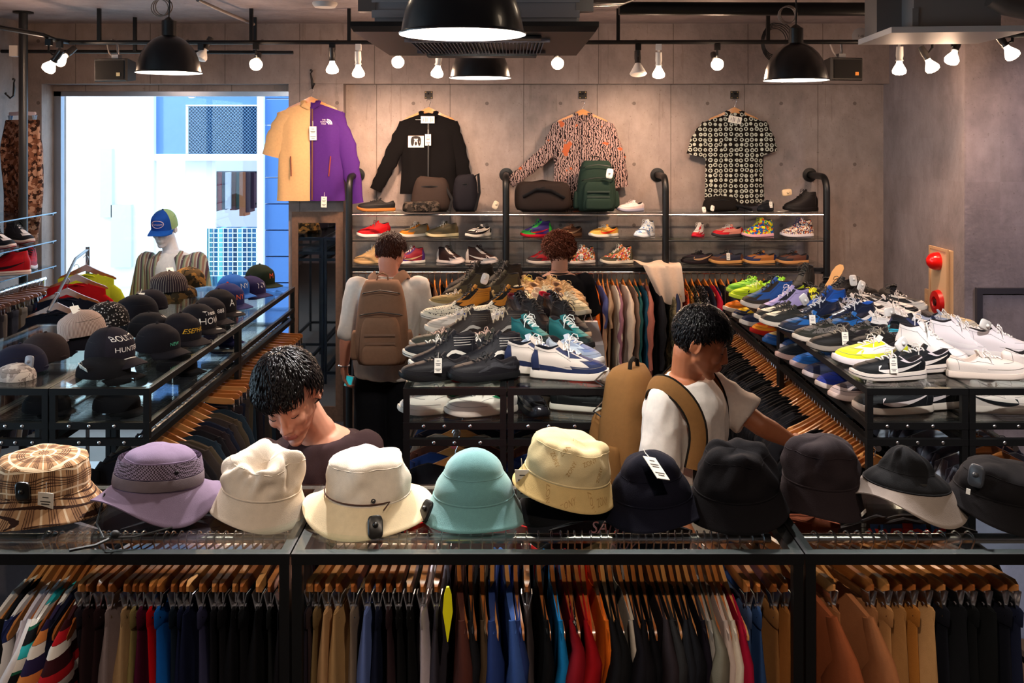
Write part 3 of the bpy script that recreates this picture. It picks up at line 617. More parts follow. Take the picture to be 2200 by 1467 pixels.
# ================================================================ RACKS, HANGERS, GARMENTS
GLASS = GM(0.04); GLASSD = GM(0.03, (0.80, 0.86, 0.88))
ORD = ['first', 'second', 'third', 'fourth', 'fifth', 'sixth', 'seventh', 'eighth', 'ninth', 'tenth', 'eleventh', 'twelfth', 'thirteenth', 'fourteenth', 'fifteenth', 'sixteenth', 'seventeenth', 'eighteenth', 'nineteenth', 'twentieth']
for _t, _w in (('twenty', 'twentieth'), ('thirty', 'thirtieth'), ('forty', 'fortieth'), ('fifty', 'fiftieth'), ('sixty', 'sixtieth')):
    if _t != 'twenty': ORD.append(_w)
    ORD += [_t+'-'+q for q in ORD[:9]]
def rack(label, x0, x1, y0, y1, zt, shelf=None, rail=None, rail_axis='y', b=0.026, group=None, wire=False, glass=GLASS, legs=(1, 1, 1, 1)):
    cx, cy = (x0+x1)/2, (y0+y1)/2; t = thing('display_rack', label, 'rack', (cx, cy, 0), group=group)
    hx, hy = (x1-x0)/2, (y1-y0)/2; h = b/2
    for k, (sx, sy) in enumerate(((-1, -1), (1, -1), (1, 1), (-1, 1))):
        if legs[k]: ob(MB().box((sx*(hx-h), sy*(hy-h), (zt-0.003)/2), (b-0.002, b-0.002, zt-0.003)), 'post', BLK, t, smooth=False)
    def frame(z, name, skip=()):
        mb = MB()
        mb.box((0, -(hy-h), z-h), (2*hx, b, b)).box((0, hy-h, z-h), (2*hx, b, b)).box((-(hx-h), 0, z-h), (b, 2*hy-2*b, b)).box((hx-h, 0, z-h), (b, 2*hy-2*b, b))
        return ob(mb, name, BLK, t, smooth=False)
    frame(zt, 'top_frame'); frame(0.12, 'base_frame')
    ob(MB().bb((-hx+0.006, -hy+0.006, zt+0.0005), (hx-0.006, hy-0.006, zt+0.007)), 'glass_top', glass, t, smooth=False)
    if shelf:
        frame(shelf, 'shelf_frame'); frame(shelf-0.065, 'cross_frame')
        ob(MB().bb((-hx+0.01, -hy+0.01, shelf+0.0005), (hx-0.01, hy-0.01, shelf+0.006)), 'glass_shelf', glass, t, smooth=False)
        mb = MB()
        for sx in (-1, 1):
            for q in (0.25, 0.45, 0.7):
                mb.ell((-hx+2*hx*q+0.02*sx, -hy-0.001, shelf-h-0.065*(sx > 0)), (0.0075, 0.004, 0.0075), 10)
        ob(mb, 'bolt', CHROME, t)
        if wire:
            mb = MB(); n = int(2*hy/0.022)
            for k in range(n): mb.box((0, -hy+b+(2*hy-2*b)*k/n, shelf-0.008), (2*hx-2*b, 0.003, 0.003))
            for sx in (-0.7, -0.3, 0.3, 0.7): mb.box((sx*hx, 0, shelf-0.011), (0.004, 2*hy-2*b, 0.003))
            ob(mb, 'wire_shelf', STEEL, t, smooth=False)
    if rail:
        rx, ry, rz_ = rail
        mb = MB()
        if rail_axis == 'y': mb.tube([(rx-cx, -hy+b, rz_), (rx-cx, hy-b, rz_)], 0.0125, 12)
        else: mb.tube([(-hx+b, ry-cy, rz_), (hx-b, ry-cy, rz_)], 0.0125, 12)
        ob(mb, 'hanging_rail', CHROME, t)
    return t
# ---- hangers: bar along local y, rail contact point at the origin
def hanger_meshes():
    D = {}
    def arm(half, drop, bow, h0, h1, th=0.011, s=1):
        rings = []
        for i in range(23):
            q = -1+2*i/22; y = q*half; a = abs(q); z = -0.078-drop*a**1.4+0.010*(1-a)**3-0.008*sin(pi*a)*(1 if drop else 0); x = bow*a*a*s; h = (h0*(1-a)+h1*a)/2; e = 0.45 if i in (0, 22) else 1
            rings.append([Vector((x-th/2*e, y, z-h*e)), Vector((x+th/2*e, y, z-h*e)), Vector((x+th/2*e, y, z+h*e)), Vector((x-th/2*e, y, z+h*e))])
        return MB().loft(rings)
    D['shirt'] = arm(0.205, 0.072, 0.024, 0.045, 0.022, 0.010).mesh('hanger_bar', angle=60)
    D['clamp'] = arm(0.150, 0.0, 0.0, 0.030, 0.028, 0.014).xf(Matrix.Translation((0, 0, 0.018))).mesh('hanger_bar', angle=60)
    def hook(z0):
        pts = [(0, 0, z0), (0, 0, -0.03)]
        for k in range(11):
            a = radians(-35+ (215)*k/10); pts.append((0, -0.017*cos(a)+0.0, 0.0165*sin(a)+0.001))
        pts[1] = (0, -0.004, -0.032)
        return MB().tube(pts, 0.0021, 6)
    D['hook'] = hook(-0.085).mesh('hook')
    c = MB()
    for s in (-1, 1):
        r = Matrix.Rotation(radians(13*s), 3, 'Y')
        c.box((s*0.007, 0, -0.018), (0.0022, 0.028, 0.050), rot=r)
        c.box((s*0.0035, 0, -0.045), (0.0022, 0.030, 0.016), rot=Matrix.Rotation(radians(-8*s), 3, 'Y'))
    c.tube([(-0.008, 0, -0.028), (0.008, 0, -0.028)], 0.0045, 8).tube([(0, 0, 0.012), (0, 0, -0.02)], 0.0022, 6)
    D['clip'] = c.mesh('clip', smooth=False)
    return D
HM = hanger_meshes(); HW = WOOD('c0763a', '7c3c18'); HWL = WOOD('d79a5c', 'a8652f')
def garment_mesh(kind, seed):
    R = rnd(seed); mb = MB(); n = 32; ph = [R.random()*6.3 for _ in range(6)]
    if kind in ('pants', 'pantsw'):
        hy0, hy1 = 0.165, 0.13; z0, z1 = -0.112, -1.02; k = 16; rings = []
        wide = 1.7 if kind == 'pantsw' else 1.0; lean = (R.random()-0.5)*0.06
        for i in range(k+1):
            s = i/k; z = z0+(z1-z0)*s; hy = hy0*(1-s)+hy1*s+0.02*sin(3*s); t = (0.009+0.020*min(1, s*5)+0.014*s)*wide; ring = []
            for j in range(n):
                a = 2*pi*j/n; cy = cos(a); y = hy*(abs(cy)**0.75)*(1 if cy > 0 else -1)
                f = 0.010*min(1, s*4)*(sin(y*34+ph[0]+2*s)+0.6*sin(y*71+ph[1]-3*s))
                x = t*sin(a)*(1+0.22*sin(y*55+ph[2])*min(1, s*4))+f*wide+lean*s*s
                ring.append(Vector((x, y+0.008*sin(6*s+ph[3]), z+0.006*sin(9*y+ph[4])*(1-s))))
            rings.append(ring)
        mb.loft(rings)
    else:
        long_ = kind in ('longshirt', 'coat'); fat = 1.6 if kind == 'coat' else 1.0
        L = 0.72 if kind != 'coat' else 0.85; k = 15; rings = []; lean = (R.random()-0.5)*0.05; half = 0.215
        for i in range(k+1):
            s = i/k; ring = []
            for j in range(n):
                a = 2*pi*j/n; cy = cos(a); q = abs(cy)**0.7*(1 if cy > 0 else -1); y = half*(1+0.03*sin(5*s))*q
                zt = -0.052-0.082*abs(q)**1.4-(0.055*max(0, 1-abs(q)/(.30+.25*ph[5]/6.3)))
                z = zt+(-0.06-L-zt)*s+0.01*sin(8*y+ph[0])*s
                t = (0.0085+0.011*min(1, s*4)+0.010*s)*fat
                x = t*sin(a)*(1+0.2*sin(y*48+ph[1]+s*2)*min(1, 3*s))+0.012*fat*min(1, s*3)*(sin(y*26+ph[2]+2.5*s)+0.5*sin(y*60+ph[3]))+lean*s*s+0.024*q*q*(1-0.7*s)
                ring.append(Vector((x, y, z)))
            rings.append(ring)
        mb.loft(rings)
    return mb.mesh(kind, angle=75)
def sleeve_mesh(long_, seed, fat=1.0):
    R = rnd(seed); pts = []; rr = []; L = 0.56 if long_ else 0.24; k = 9
    for i in range(k+1):
        s = i/k; pts.append((0.024+0.006*sin(5*s+seed), -0.205-0.035*sin(s*1.7)-(0.0 if long_ else 0.02*s), -0.145-L*s)); rr.append((0.020+0.014*sin(pi*min(1, s*1.3))*(1 if long_ else 1.4))*fat)
    rr[0] *= 0.45; rr[1] *= 0.85; pts[0] = (0.022, -0.180, -0.118)
    mb = MB().tube(pts, rr, 14, flat=1.5, up=(0, 1, 0))
    mb.v = [(x*0.62+0.006*sin(z*38+y*20+seed), y+0.004*sin(z*60), z) for x, y, z in mb.v]
    return mb.mesh('sleeve', angle=70)
GMS = {(k, i): garment_mesh(k, 10+i*7+len(k)) for k in ('pants', 'pantsw', 'tee', 'longshirt', 'coat') for i in range(4)}
SLV = {(l, i): sleeve_mesh(l, i, 1.0) for l in (0, 1) for i in range(3)}
SLVC = [sleeve_mesh(1, i, 1.5) for i in range(2)]
def hang(x, y, z, rz, kind, mat, glabel, hlabel, gcat, ggroup, hgroup, seed=0, hw=None, gname=None, parts=True, sc=1.0, thick=1.0, drop=0.0, lean=0.0):
    hk = 'clamp' if kind.startswith('pants') else 'shirt'; R = rnd(seed*13+5)
    h = thing('wooden_hanger' if hk == 'shirt' else 'trouser_hanger', hlabel, 'hanger', (x, y, z), rz, hgroup, rot=(0, lean, rz))
    inst(HM[hk], 'hanger_bar', hw or HW, h); inst(HM['hook'], 'hook', CHROME, h)
    if hk == 'clamp' and parts:
        for s in (-1, 1): inst(HM['clip'], 'clip', CHROME, h, loc=(0, s*0.135, -0.078))
    if kind == 'none': return h
    nm = gname or {'pants': 'trousers', 'pantsw': 'trousers', 'tee': 'hanging_shirt', 'longshirt': 'hanging_shirt', 'coat': 'hanging_jacket'}[kind]
    g = thing(nm, glabel, gcat, (x, y, z-drop), rz, ggroup, rot=(0, lean, rz))
    body = inst(GMS[(kind, seed % 4)], 'body' if not kind.startswith('pants') else 'cloth', mat, g); body.scale = (thick, 1, sc)
    if not kind.startswith('pants'):
        for s in ((0, 1) if parts else (0,)):
            if kind == 'coat': q = inst(SLVC[seed % 2], 'sleeve', mat, g)
            else: q = inst(SLV[(1 if kind == 'longshirt' else 0, seed % 3)], 'sleeve', mat, g)
            if s: q.rotation_euler = (0, 0, pi)
    elif parts:
        wb = inst(WAISTM, 'waistband', mat, g); wb.scale = (thick, 1, 1)
    return h
def waist():
    rings = []
    for z, t, hy in ((-0.106, 0.007, 0.160), (-0.112, 0.012, 0.168), (-0.145, 0.016, 0.166), (-0.151, 0.014, 0.164)):
        rings.append([Vector((t*sin(2*pi*j/24), hy*(abs(cos(2*pi*j/24))**0.7)*(1 if cos(2*pi*j/24) > 0 else -1), z)) for j in range(24)])
    return MB().loft(rings).mesh('waistband', angle=70)
WAISTM = waist()
def seq_labels(names, where, frm='the left'):
    """label list: a name, its neighbours, and when that is not enough its rank among equals"""
    out = []; tot = {}; cnt = {}
    for nme in names: tot[nme] = tot.get(nme, 0)+1
    for i, nme in enumerate(names):
        cnt[nme] = cnt.get(nme, 0)+1
        if tot[nme] == 1: out.append('%s %s' % (nme, where))
        else: out.append('%s %s, %s such from %s' % (nme, where, ORD[cnt[nme]-1], frm.replace('the ', '')))
    return out
# ================================================================ SHOES
def smooth01(a, b, x):
    t = max(0.0, min(1.0, (x-a)/(b-a))); return t*t*(3-2*t)
SK = {  # collar back/side/front heights, toe box, sole thickness heel/fore, opening length, flare
 'low':   dict(hb=.078, hm=.062, hf=.088, tb=.040, sh=.026, sf=.022, c0=.03, c1=.42, W=.100, fl=1.04),
 'dunk':  dict(hb=.080, hm=.066, hf=.094, tb=.042, sh=.028, sf=.024, c0=.03, c1=.43, W=.102, fl=1.04),
 'high':  dict(hb=.145, hm=.138, hf=.150, tb=.044, sh=.028, sf=.024, c0=.05, c1=.40, W=.102, fl=1.04),
 'mid':   dict(hb=.118, hm=.108, hf=.124, tb=.044, sh=.030, sf=.026, c0=.04, c1=.41, W=.102, fl=1.05),
 'run':   dict(hb=.088, hm=.068, hf=.096, tb=.038, sh=.036, sf=.024, c0=.03, c1=.42, W=.100, fl=1.07),
 'skate': dict(hb=.138, hm=.132, hf=.140, tb=.036, sh=.024, sf=.022, c0=.05, c1=.40, W=.100, fl=1.05),
 'vamp':  dict(hb=.072, hm=.058, hf=.078, tb=.036, sh=.024, sf=.022, c0=.03, c1=.44, W=.100, fl=1.05),
 'boot':  dict(hb=.160, hm=.155, hf=.168, tb=.052, sh=.034, sf=.026, c0=.05, c1=.39, W=.106, fl=1.05)}
L_ = 0.295
def foot_w(x, W):       # half width at x in 0..1 (heel..toe)
    b = (4*x*(1-x)) if 0 < x < 1 else 0
    return W/2*(max(0, b)**0.31)*(0.74+0.24*smooth01(0.2, 0.75, x))
def spring(x): return 0.34*max(0, x-0.72)**2*L_/0.295*0.6
SM = {}
def shoe_meshes(kind):
    if kind in SM: return SM[kind]
    k = SK[kind]; N = 36; K = 10; D = {}
    def sth(x): return k['sh']*(1-x)+k['sf']*x
    O = []; C = []
    for i in range(N):
        ph = 2*pi*i/N; x = 0.5-0.5*cos(ph); sg = 1 if ph < pi else -1
        y = sg*foot_w(min(max(x, 0.0008), 0.9992), k['W'])+0.006*sin(pi*x)
        O.append((x, y))
        cx = k['c0']+(k['c1']-k['c0'])*x; cw = 0.031*(max(0, 4*x*(1-x))**0.45)*(1.0-0.25*x); C.append((cx, sg*cw+0.002))
    def hc(x):
        a = k['hb']+(k['hm']-k['hb'])*smooth01(0, 0.5, x); return a+(k['hf']-k['hm'])*smooth01(0.5, 1.0, x)
    mb = MB(); rings = []
    for r in range(K+1):
        s = r/K; ring = []
        for i in range(N):
            (ox, oy), (cx, cy) = O[i], C[i]; xx = 0.5-0.5*cos(2*pi*i/N); f = smooth01(0.45, 0.92, xx)
            z0 = sth(ox)-0.004; H = hc(xx); tb = k['tb']+0.010-z0*0.3
            pa = (1-(1-s)**1.25)*(1-f)+(s**1.45)*f
            if ox < 0.5: pa = pa*0.9+0.1*s
            zb = z0+min(tb, H-z0)*(1-(1-s)**4)+(H-z0-min(tb, H-z0))*(s**(1.0+(1.7 if H > .1 else 0.9)*f))
            bulge = 0.004*sin(pi*min(1, s*1.6))*(1-f)
            x = ox+(cx-ox)*pa; y = oy+(cy-oy)*pa+(bulge if oy > 0 else -bulge)
            if ox < 0.08: x -= 0.006*sin(pi*min(1, s*1.8))/L_
            ring.append(Vector((x*L_, y, zb+spring(x))))
        rings.append(ring)
    base = len(mb.v); mb.loft(rings, 0, False)
    fi = 0
    for r in range(K):
        for i in range(N):
            xx = 0.5-0.5*cos(2*pi*(i+0.5)/N); s = (r+0.5)/K; m = 0
            if xx > 0.80 and s < 0.46: m = 1          # toe cap rim
            if xx > 0.9 and 0.25 < s < 0.5: m = 3     # toe box
            if xx > 0.55 and s < 0.16: m = 1
            if xx < 0.13 and s < 0.80: m = 1          # heel counter
            if s > 0.86: m = 4                        # collar
            if 0.72 < xx < 0.93 and s > 0.55: m = 1   # eyestay
            if xx > 0.955 and s > 0.5: m = 3
            mb.m[fi] = m; fi += 1
    # collar roll and lining
    last = rings[-1]; cc = sum(last, Vector())/N; inner = []
    for (sc, dz) in ((0.97, 0.004), (0.84, 0.0), (0.80, -0.02)):
        inner.append([cc.lerp(p, sc)+Vector((0, 0, p.z-cc.z))*0+Vector((0, 0, (p.z-cc.lerp(p, sc).z)+dz)) for p in last])
    zf = k['sh']+0.012; inner.append([Vector((cc.x+(p.x-cc.x)*0.78, p.y*0.8, zf)) for p in last])
    for a, b in zip([last]+inner[:-1], inner):
        mb.loft([a, b], 4 if b is inner[0] else 2, False)
    mb.add(inner[-1], [tuple(range(N))], 2)
    D['upper'] = mb.mesh('upper', nm=5, angle=50); bv = bvh_of(mb)
    se = MB(); up_ = Vector((0, 0, .0006))
    def at(i, s):
        q = s*K; a = min(K-1, int(q)); return rings[a][i % N].lerp(rings[a+1][i % N], q-a)
    def outn(p): return (p-Vector((p.x, 0.002, 0.02))).normalized()*.0006 if (p-Vector((p.x, 0.002, 0.02))).length > 1e-5 else up_
    for path in ([at(i, .46) for i in range(13, 24)], [at(i, .16) for i in range(9, 28)]): se.tube([p+outn(p) for p in path], 0.0009, 4)
    for i0 in (4, 32, 11, 25): 
        se.tube([p+outn(p) for p in [at(i0, .08+.74*k_/7) for k_ in range(8)]] if i0 in (4, 32) else [p+outn(p) for p in [at(i0, .40+.5*k_/6) for k_ in range(7)]], 0.0009, 4)
    for s0 in (.86,): se.tube([p+outn(p) for p in [at(i, s0) for i in range(-11, 12)]], 0.0009, 4)
    for i0 in (14, 15, 16, 20, 21, 22):
        for s0 in (.66, .78): pass
    D['seam'] = se.mesh('seams')
    # sole
    so = MB(); rr = []
    run = kind == 'run'
    def outl(fx, z, dz=0): return [Vector(((0.5+(x-0.5)*fx)*L_+ (0.0), y*(1+(fx-1)*2.2), z(x)+spring(x)+dz)) for x, y in O]
    so.loft([outl(0.98, lambda x: 0.0), outl(k['fl']-0.012, lambda x: 0.004), outl(k['fl'], lambda x: sth(x)*0.35), outl(k['fl']-0.004, lambda x: sth(x)*0.8), outl(k['fl']-0.02, lambda x: sth(x)+0.002), outl(0.97, lambda x: sth(x)+0.002)], 0, True)
    for i in range(len(so.m)): so.m[i] = 1 if i < 36*1 else 0
    for i in range(36): so.m[36+i] = 1
    D['sole'] = so.mesh('sole', nm=2, angle=35)
    # foxing line
    fx = MB(); ln = outl(k['fl']+0.001, lambda x: sth(x)*0.62); fx.tube(ln, 0.0013, 4, closed=True); D['line'] = fx.mesh('sole_line')
    # tongue
    xf_ = k['c1']*L_; zf2 = k['hf']; hi = kind in ('high', 'boot', 'skate', 'mid')
    tg = MB(); pts = [(xf_+0.045, 0.001, zf2-0.036 if not hi else zf2-0.062), (xf_+0.012, 0.001, zf2-0.010), (xf_-0.006, 0.001, zf2+0.006), (xf_-0.014, 0.001, zf2+0.018)]
    rg = []
    for i, p in enumerate(pts):
        p = Vector(p); t = (Vector(pts[min(i+1, 3)])-Vector(pts[max(i-1, 0)])).normalized(); nn = Vector((t.z, 0, -t.x)); wv = (0.014, 0.019, 0.021, 0.019)[i]; th = (0.003, 0.004, 0.005, 0.003)[i]
        rg.append([p+Vector((0, wv*cos(a), 0))+nn*(th*sin(a)-0.008*cos(a)**2) for a in [2*pi*j/14 for j in range(14)]])
    D['tongue'] = tg.loft(rg).mesh('tongue')
    # laces
    la = MB(); nb = 6 if hi else 5
    for b in range(nb):
        q = b/(nb-1); x = (k['c1']+0.01+0.21*q)*L_; wv = 0.021-0.004*q; ptsl = []
        for y in (-wv, -wv*0.5, 0, wv*0.5, wv):
            h = bv.ray_cast(Vector((x+(0.004 if b % 2 else -0.004)*y/wv, y+0.002, 0.3)), Vector((0, 0, -1)))
            ptsl.append(Vector((x+(0.004 if b % 2 else -0.004)*y/wv, y+0.002, (h[0].z if h[0] is not None else zf2)+0.0035)))
        la.tube(ptsl, 0.0034, 6)
    x = (k['c1']+0.02)*L_; z = zf2+0.008
    for s in (-1, 1):
        la.tube([(x, 0.002, z), (x+0.006, s*0.014, z+0.012), (x+0.014, s*0.030, z+0.006), (x+0.018, s*0.034, z-0.012), (x+0.012, s*0.022, z-0.008), (x+0.002, 0.002, z)], 0.0020, 5)
        la.tube([(x, 0.002, z), (x+0.012, s*0.016, z-0.004), (x+0.02, s*0.032, z-0.026), (x+0.022, s*0.036, z-0.044)], 0.0020, 5)
    D['laces'] = la.mesh('laces')
    # side marks
    def ribbon(pts, both=True):
        m = MB()
        for s in ((-1, 1) if both else (-1,)):
            vs = []
            for (x, z, w_) in pts:
                for q in (0.5, 0.17, -0.17, -0.5):
                    o = Vector((x*L_, s*0.2, z+w_*q)); h = bv.ray_cast(o, Vector((0, -s, 0)))
                    vs.append(h[0]+Vector((0, s*0.0016, 0)) if h[0] is not None else Vector((x*L_, s*0.03, z)))
            n = len(pts); m.add(vs, [(4*i+j, 4*i+j+1, 4*i+j+5, 4*i+j+4) for i in range(n-1) for j in range(3)])
        return m
    H = 0.008 if hi else 0
    def bez(P0, P1, P2, n, wf):
        r = []
        for i in range(n+1):
            t = i/n; x = (1-t)**2*P0[0]+2*t*(1-t)*P1[0]+t*t*P2[0]; z = (1-t)**2*P0[1]+2*t*(1-t)*P1[1]+t*t*P2[1]; r.append((x, z, wf(t)))
        return r
    D['swoosh'] = ribbon(bez((0.08, 0.074+H), (0.42, 0.030+H), (0.70, 0.044+H*0.5), 16, lambda t: 0.002+0.019*sin(pi*min(1, t*0.98))**0.8*(0.35+0.75*t))+[(0.69, 0.055+H*0.5, 0.010), (0.655, 0.062+H*0.5, 0.003)]).mesh('side_mark')
    D['wave'] = ribbon([(0.06, 0.046, 0.013), (0.16, 0.048, 0.014), (0.28, 0.058+H, 0.015), (0.36, 0.066+H, 0.015), (0.42, 0.064+H, 0.014), (0.50, 0.052+H*.5, 0.012), (0.62, 0.040, 0.006)]).mesh('side_mark')
    th = MB()
    for q in (0.30, 0.38, 0.46):
        m = ribbon([(q, 0.036, 0.010), (q+0.02, 0.046, 0.010), (q+0.045, 0.058, 0.010), (q+0.065, 0.066, 0.010)]); th.add(m.v, m.f)
    D['three'] = th.mesh('side_mark')
    mg = ribbon([(0.03, 0.042, 0.034), (0.15, 0.040, 0.030), (0.30, 0.040, 0.024), (0.48, 0.036, 0.016), (0.62, 0.035, 0.014), (0.76, 0.038, 0.020), (0.88, 0.036, 0.022), (0.95, 0.034, 0.010)]); D['mudguard'] = mg.mesh('side_mark')
    qd = MB()
    for z in (0.098, 0.108, 0.118, 0.128):
        m = ribbon([(0.04, z, 0.002), (0.15, z, 0.002), (0.28, z, 0.002), (0.38, z, 0.002)]); qd.add(m.v, m.f)
    D['stitch'] = qd.mesh('stitching')
    SM[kind] = D; return D
tg_ = MB().box((0, 0, -0.03), (0.030, 0.0012, 0.058)).tube([(0, 0, 0), (0, 0.002, 0.012), (0, 0.001, 0.022)], 0.0008, 4)
TAGME = tg_.mesh('price_tag', smooth=False)
tgl = MB()
for z, w_ in ((-0.012, 0.012), (-0.022, 0.020), (-0.028, 0.016), (-0.044, 0.022), (-0.050, 0.014)): tgl.box((0, -0.0009, z), (w_, 0.0003, 0.0022))
TAGTX = tgl.mesh('tag_print', smooth=False)
def price_tag(parent, loc, rot=(0, 0, 0), sc=1.0, col='ece6da'):
    t = inst(TAGME, 'price_tag', M(col, 0.6), parent, loc=loc, rot=rot, scale=sc); inst(TAGTX, 'tag_print', M('3a3634', 0.7), t); return t
def secur(parent, loc, rot=(0, 0, 0), sc=1.0, col='d8d4cc'):
    t = inst(SECM, 'security_tag', M(col, 0.35), parent, loc=loc, rot=rot, scale=sc); return t
sq = []
for i in range(24):
    a = 2*pi*i/24; c_, s_ = cos(a), sin(a); sq.append(((abs(c_)**0.5)*(1 if c_ > 0 else -1), (abs(s_)**0.5)*(1 if s_ > 0 else -1)))
_s = MB().loft([[Vector((x*0.018*f, y*0.026*f, z)) for x, y in sq] for z, f in ((0, 0.9), (0.002, 1.0), (0.007, 1.0), (0.010, 0.85))]); _s.ell((0, 0.004, 0.011), (0.007, 0.007, 0.008), 12)
SECM = _s.mesh('security_tag')
def shoe(label, kind, loc, rz, body, over=None, toe=None, sole='e9e4da', out=None, lace='e8e4dc', lining='2a2628', mark=None, mcol='e8e4dc', line=None, tongue=None, collar=None, tagp=None, sc=1.0, group=None, tilt=None, rough=0.55, nm='sneaker', cat='shoe', stitch=None):
    def mt(c, r=rough): return c if not isinstance(c, str) else M(c, r, bump=0.12, scale=260, coat=0.0, spec=0.14 if r > .3 else .6)
    D = shoe_meshes(kind); over = over or body; toe = toe or body; collar = collar or body
    c_, s_ = cos(rz), sin(rz); off = 0.1475*sc       # placed by the middle of the foot
    loc = Vector(loc)-Vector((c_*off, s_*off, 0))
    t = thing(nm, label, cat, loc, rz, group, scale=sc, rot=(tilt[0], tilt[1], rz) if tilt else None)
    inst(D['sole'], 'sole', [mt(sole, 0.5), mt(out or sole, 0.6)], t)
    inst(D['upper'], 'upper', [mt(body), mt(over), mt(lining, 0.9), mt(toe), mt(collar)], t)
    inst(D['tongue'], 'tongue', mt(tongue or body), t)
    sc_ = '%02x%02x%02x' % tuple(int(int(body[i:i+2], 16)*.62+(18 if int(body[i:i+2], 16) < 60 else 0)) for i in (0, 2, 4)) if isinstance(body, str) else '4a4440'
    inst(D['seam'], 'seam', M(sc_, .8), t)
    if lace: inst(D['laces'], 'laces', M(lace, 0.8), t)
    if mark: inst(D[mark], 'side_mark', mt(mcol), t)
    if stitch: inst(D['stitch'], 'stitching', mt(stitch), t)
    if line: inst(D['line'], 'sole_line', mt(line), t)
    if tagp: price_tag(t, (0.15, -0.052 if tagp < 0 else 0.052, 0.095), (radians(-10), 0, -rz))
    return t
# ================================================================ CAPS
def cap_meshes():
    D = {}
    for kind, (fh, rx, ry, hz) in {'snap': (1.0, 0.098, 0.082, 0.122), 'soft': (0.8, 0.100, 0.083, 0.108), 'flat': (0.55, 0.104, 0.086, 0.075)}.items():
        n = 36; k = 12; rings = []
        for i in range(k):
            s = i/k; ring = []
            for j in range(n):
                a = 2*pi*j/n; fr = max(0, cos(a))
                e = sin(pi/2*s)**(1.0); rr = (1-s**2.6)**0.5*(1-0.03*s)
                seam = 1-0.012*abs(cos(3*a))**12*0 + 0.008*abs(sin(3*a))
                x = rx*rr*cos(a)*seam+0.010*fr*s*(1-s)*4*fh*0.5; y = ry*rr*sin(a)*seam
                z = hz*(s**0.92)+0.016*fh*fr*sin(pi*min(1, s*1.3))
                ring.append(Vector((x, y, z)))
            rings.append(ring)
        mb = MB().loft(rings, 0, False); o = len(mb.v); mb.v.append((0, 0, hz*1.0+0.001)); mb.f += [(o-n+j, o-n+(j+1) % n, o) for j in range(n)]; mb.m += [0]*n
        for q in range(len(mb.f)):          # front panels
            j = q % n; a = 2*pi*(j+0.5)/n
            mb.m[q] = 1 if (a < pi/3 or a > 5*pi/3) else 0
        ci = [p*0.96 for p in rings[0]]; mb.loft([rings[0], ci, [Vector((p.x*0.9, p.y*0.9, hz*0.6)) for p in ci]], 2, False); mb.add([Vector((p.x*0.9, p.y*0.9, hz*0.6)) for p in ci], [tuple(range(n))], 2)
        D[kind] = (mb.mesh('crown', nm=3, angle=60), bvh_of(mb), hz)
    for kind, curve, L in (('visor', 0.020, 0.072), ('visorf', 0.006, 0.076)):
        def fv(u, v, side=0):
            a = (u-0.5)*2; y = a*0.078; xin = 0.094*sqrt(max(0, 1-(y/0.086)**2))-0.004; xo = 0.094+L*(max(0, 1-abs(a)**2.6))**0.6-0.03*abs(a)**3; x = xin+(max(xo, xin+0.002)-xin)*v
            return Vector((x, y, 0.004-curve*(a*a)*(0.5+0.5*v)-0.010*v*v+side*0.0032))
        mb = MB(); nu, nv = 24, 6; mb.grid(lambda u, v: fv(u, v, 1), nu, nv, 0); mb.grid(lambda u, v: fv(u, v, 0), nu, nv, 1)
        o = (nu+1)*(nv+1)
        for i in range(nu): a, b = i*(nv+1)+nv, (i+1)*(nv+1)+nv; mb.f.append((a, b, b+o, a+o)); mb.m.append(0)
        D[kind] = mb.mesh('visor', nm=2, angle=50); D[kind+'b'] = bvh_of(mb)
    D['button'] = MB().ell((0, 0, 0), (0.007, 0.007, 0.004), 10).mesh('button')
    D['strap'] = MB().tube([(-0.092, -0.02, 0.012), (-0.101, 0, 0.012), (-0.092, 0.02, 0.012)], 0.006, 6).mesh('strap')
    return D
CM = cap_meshes()
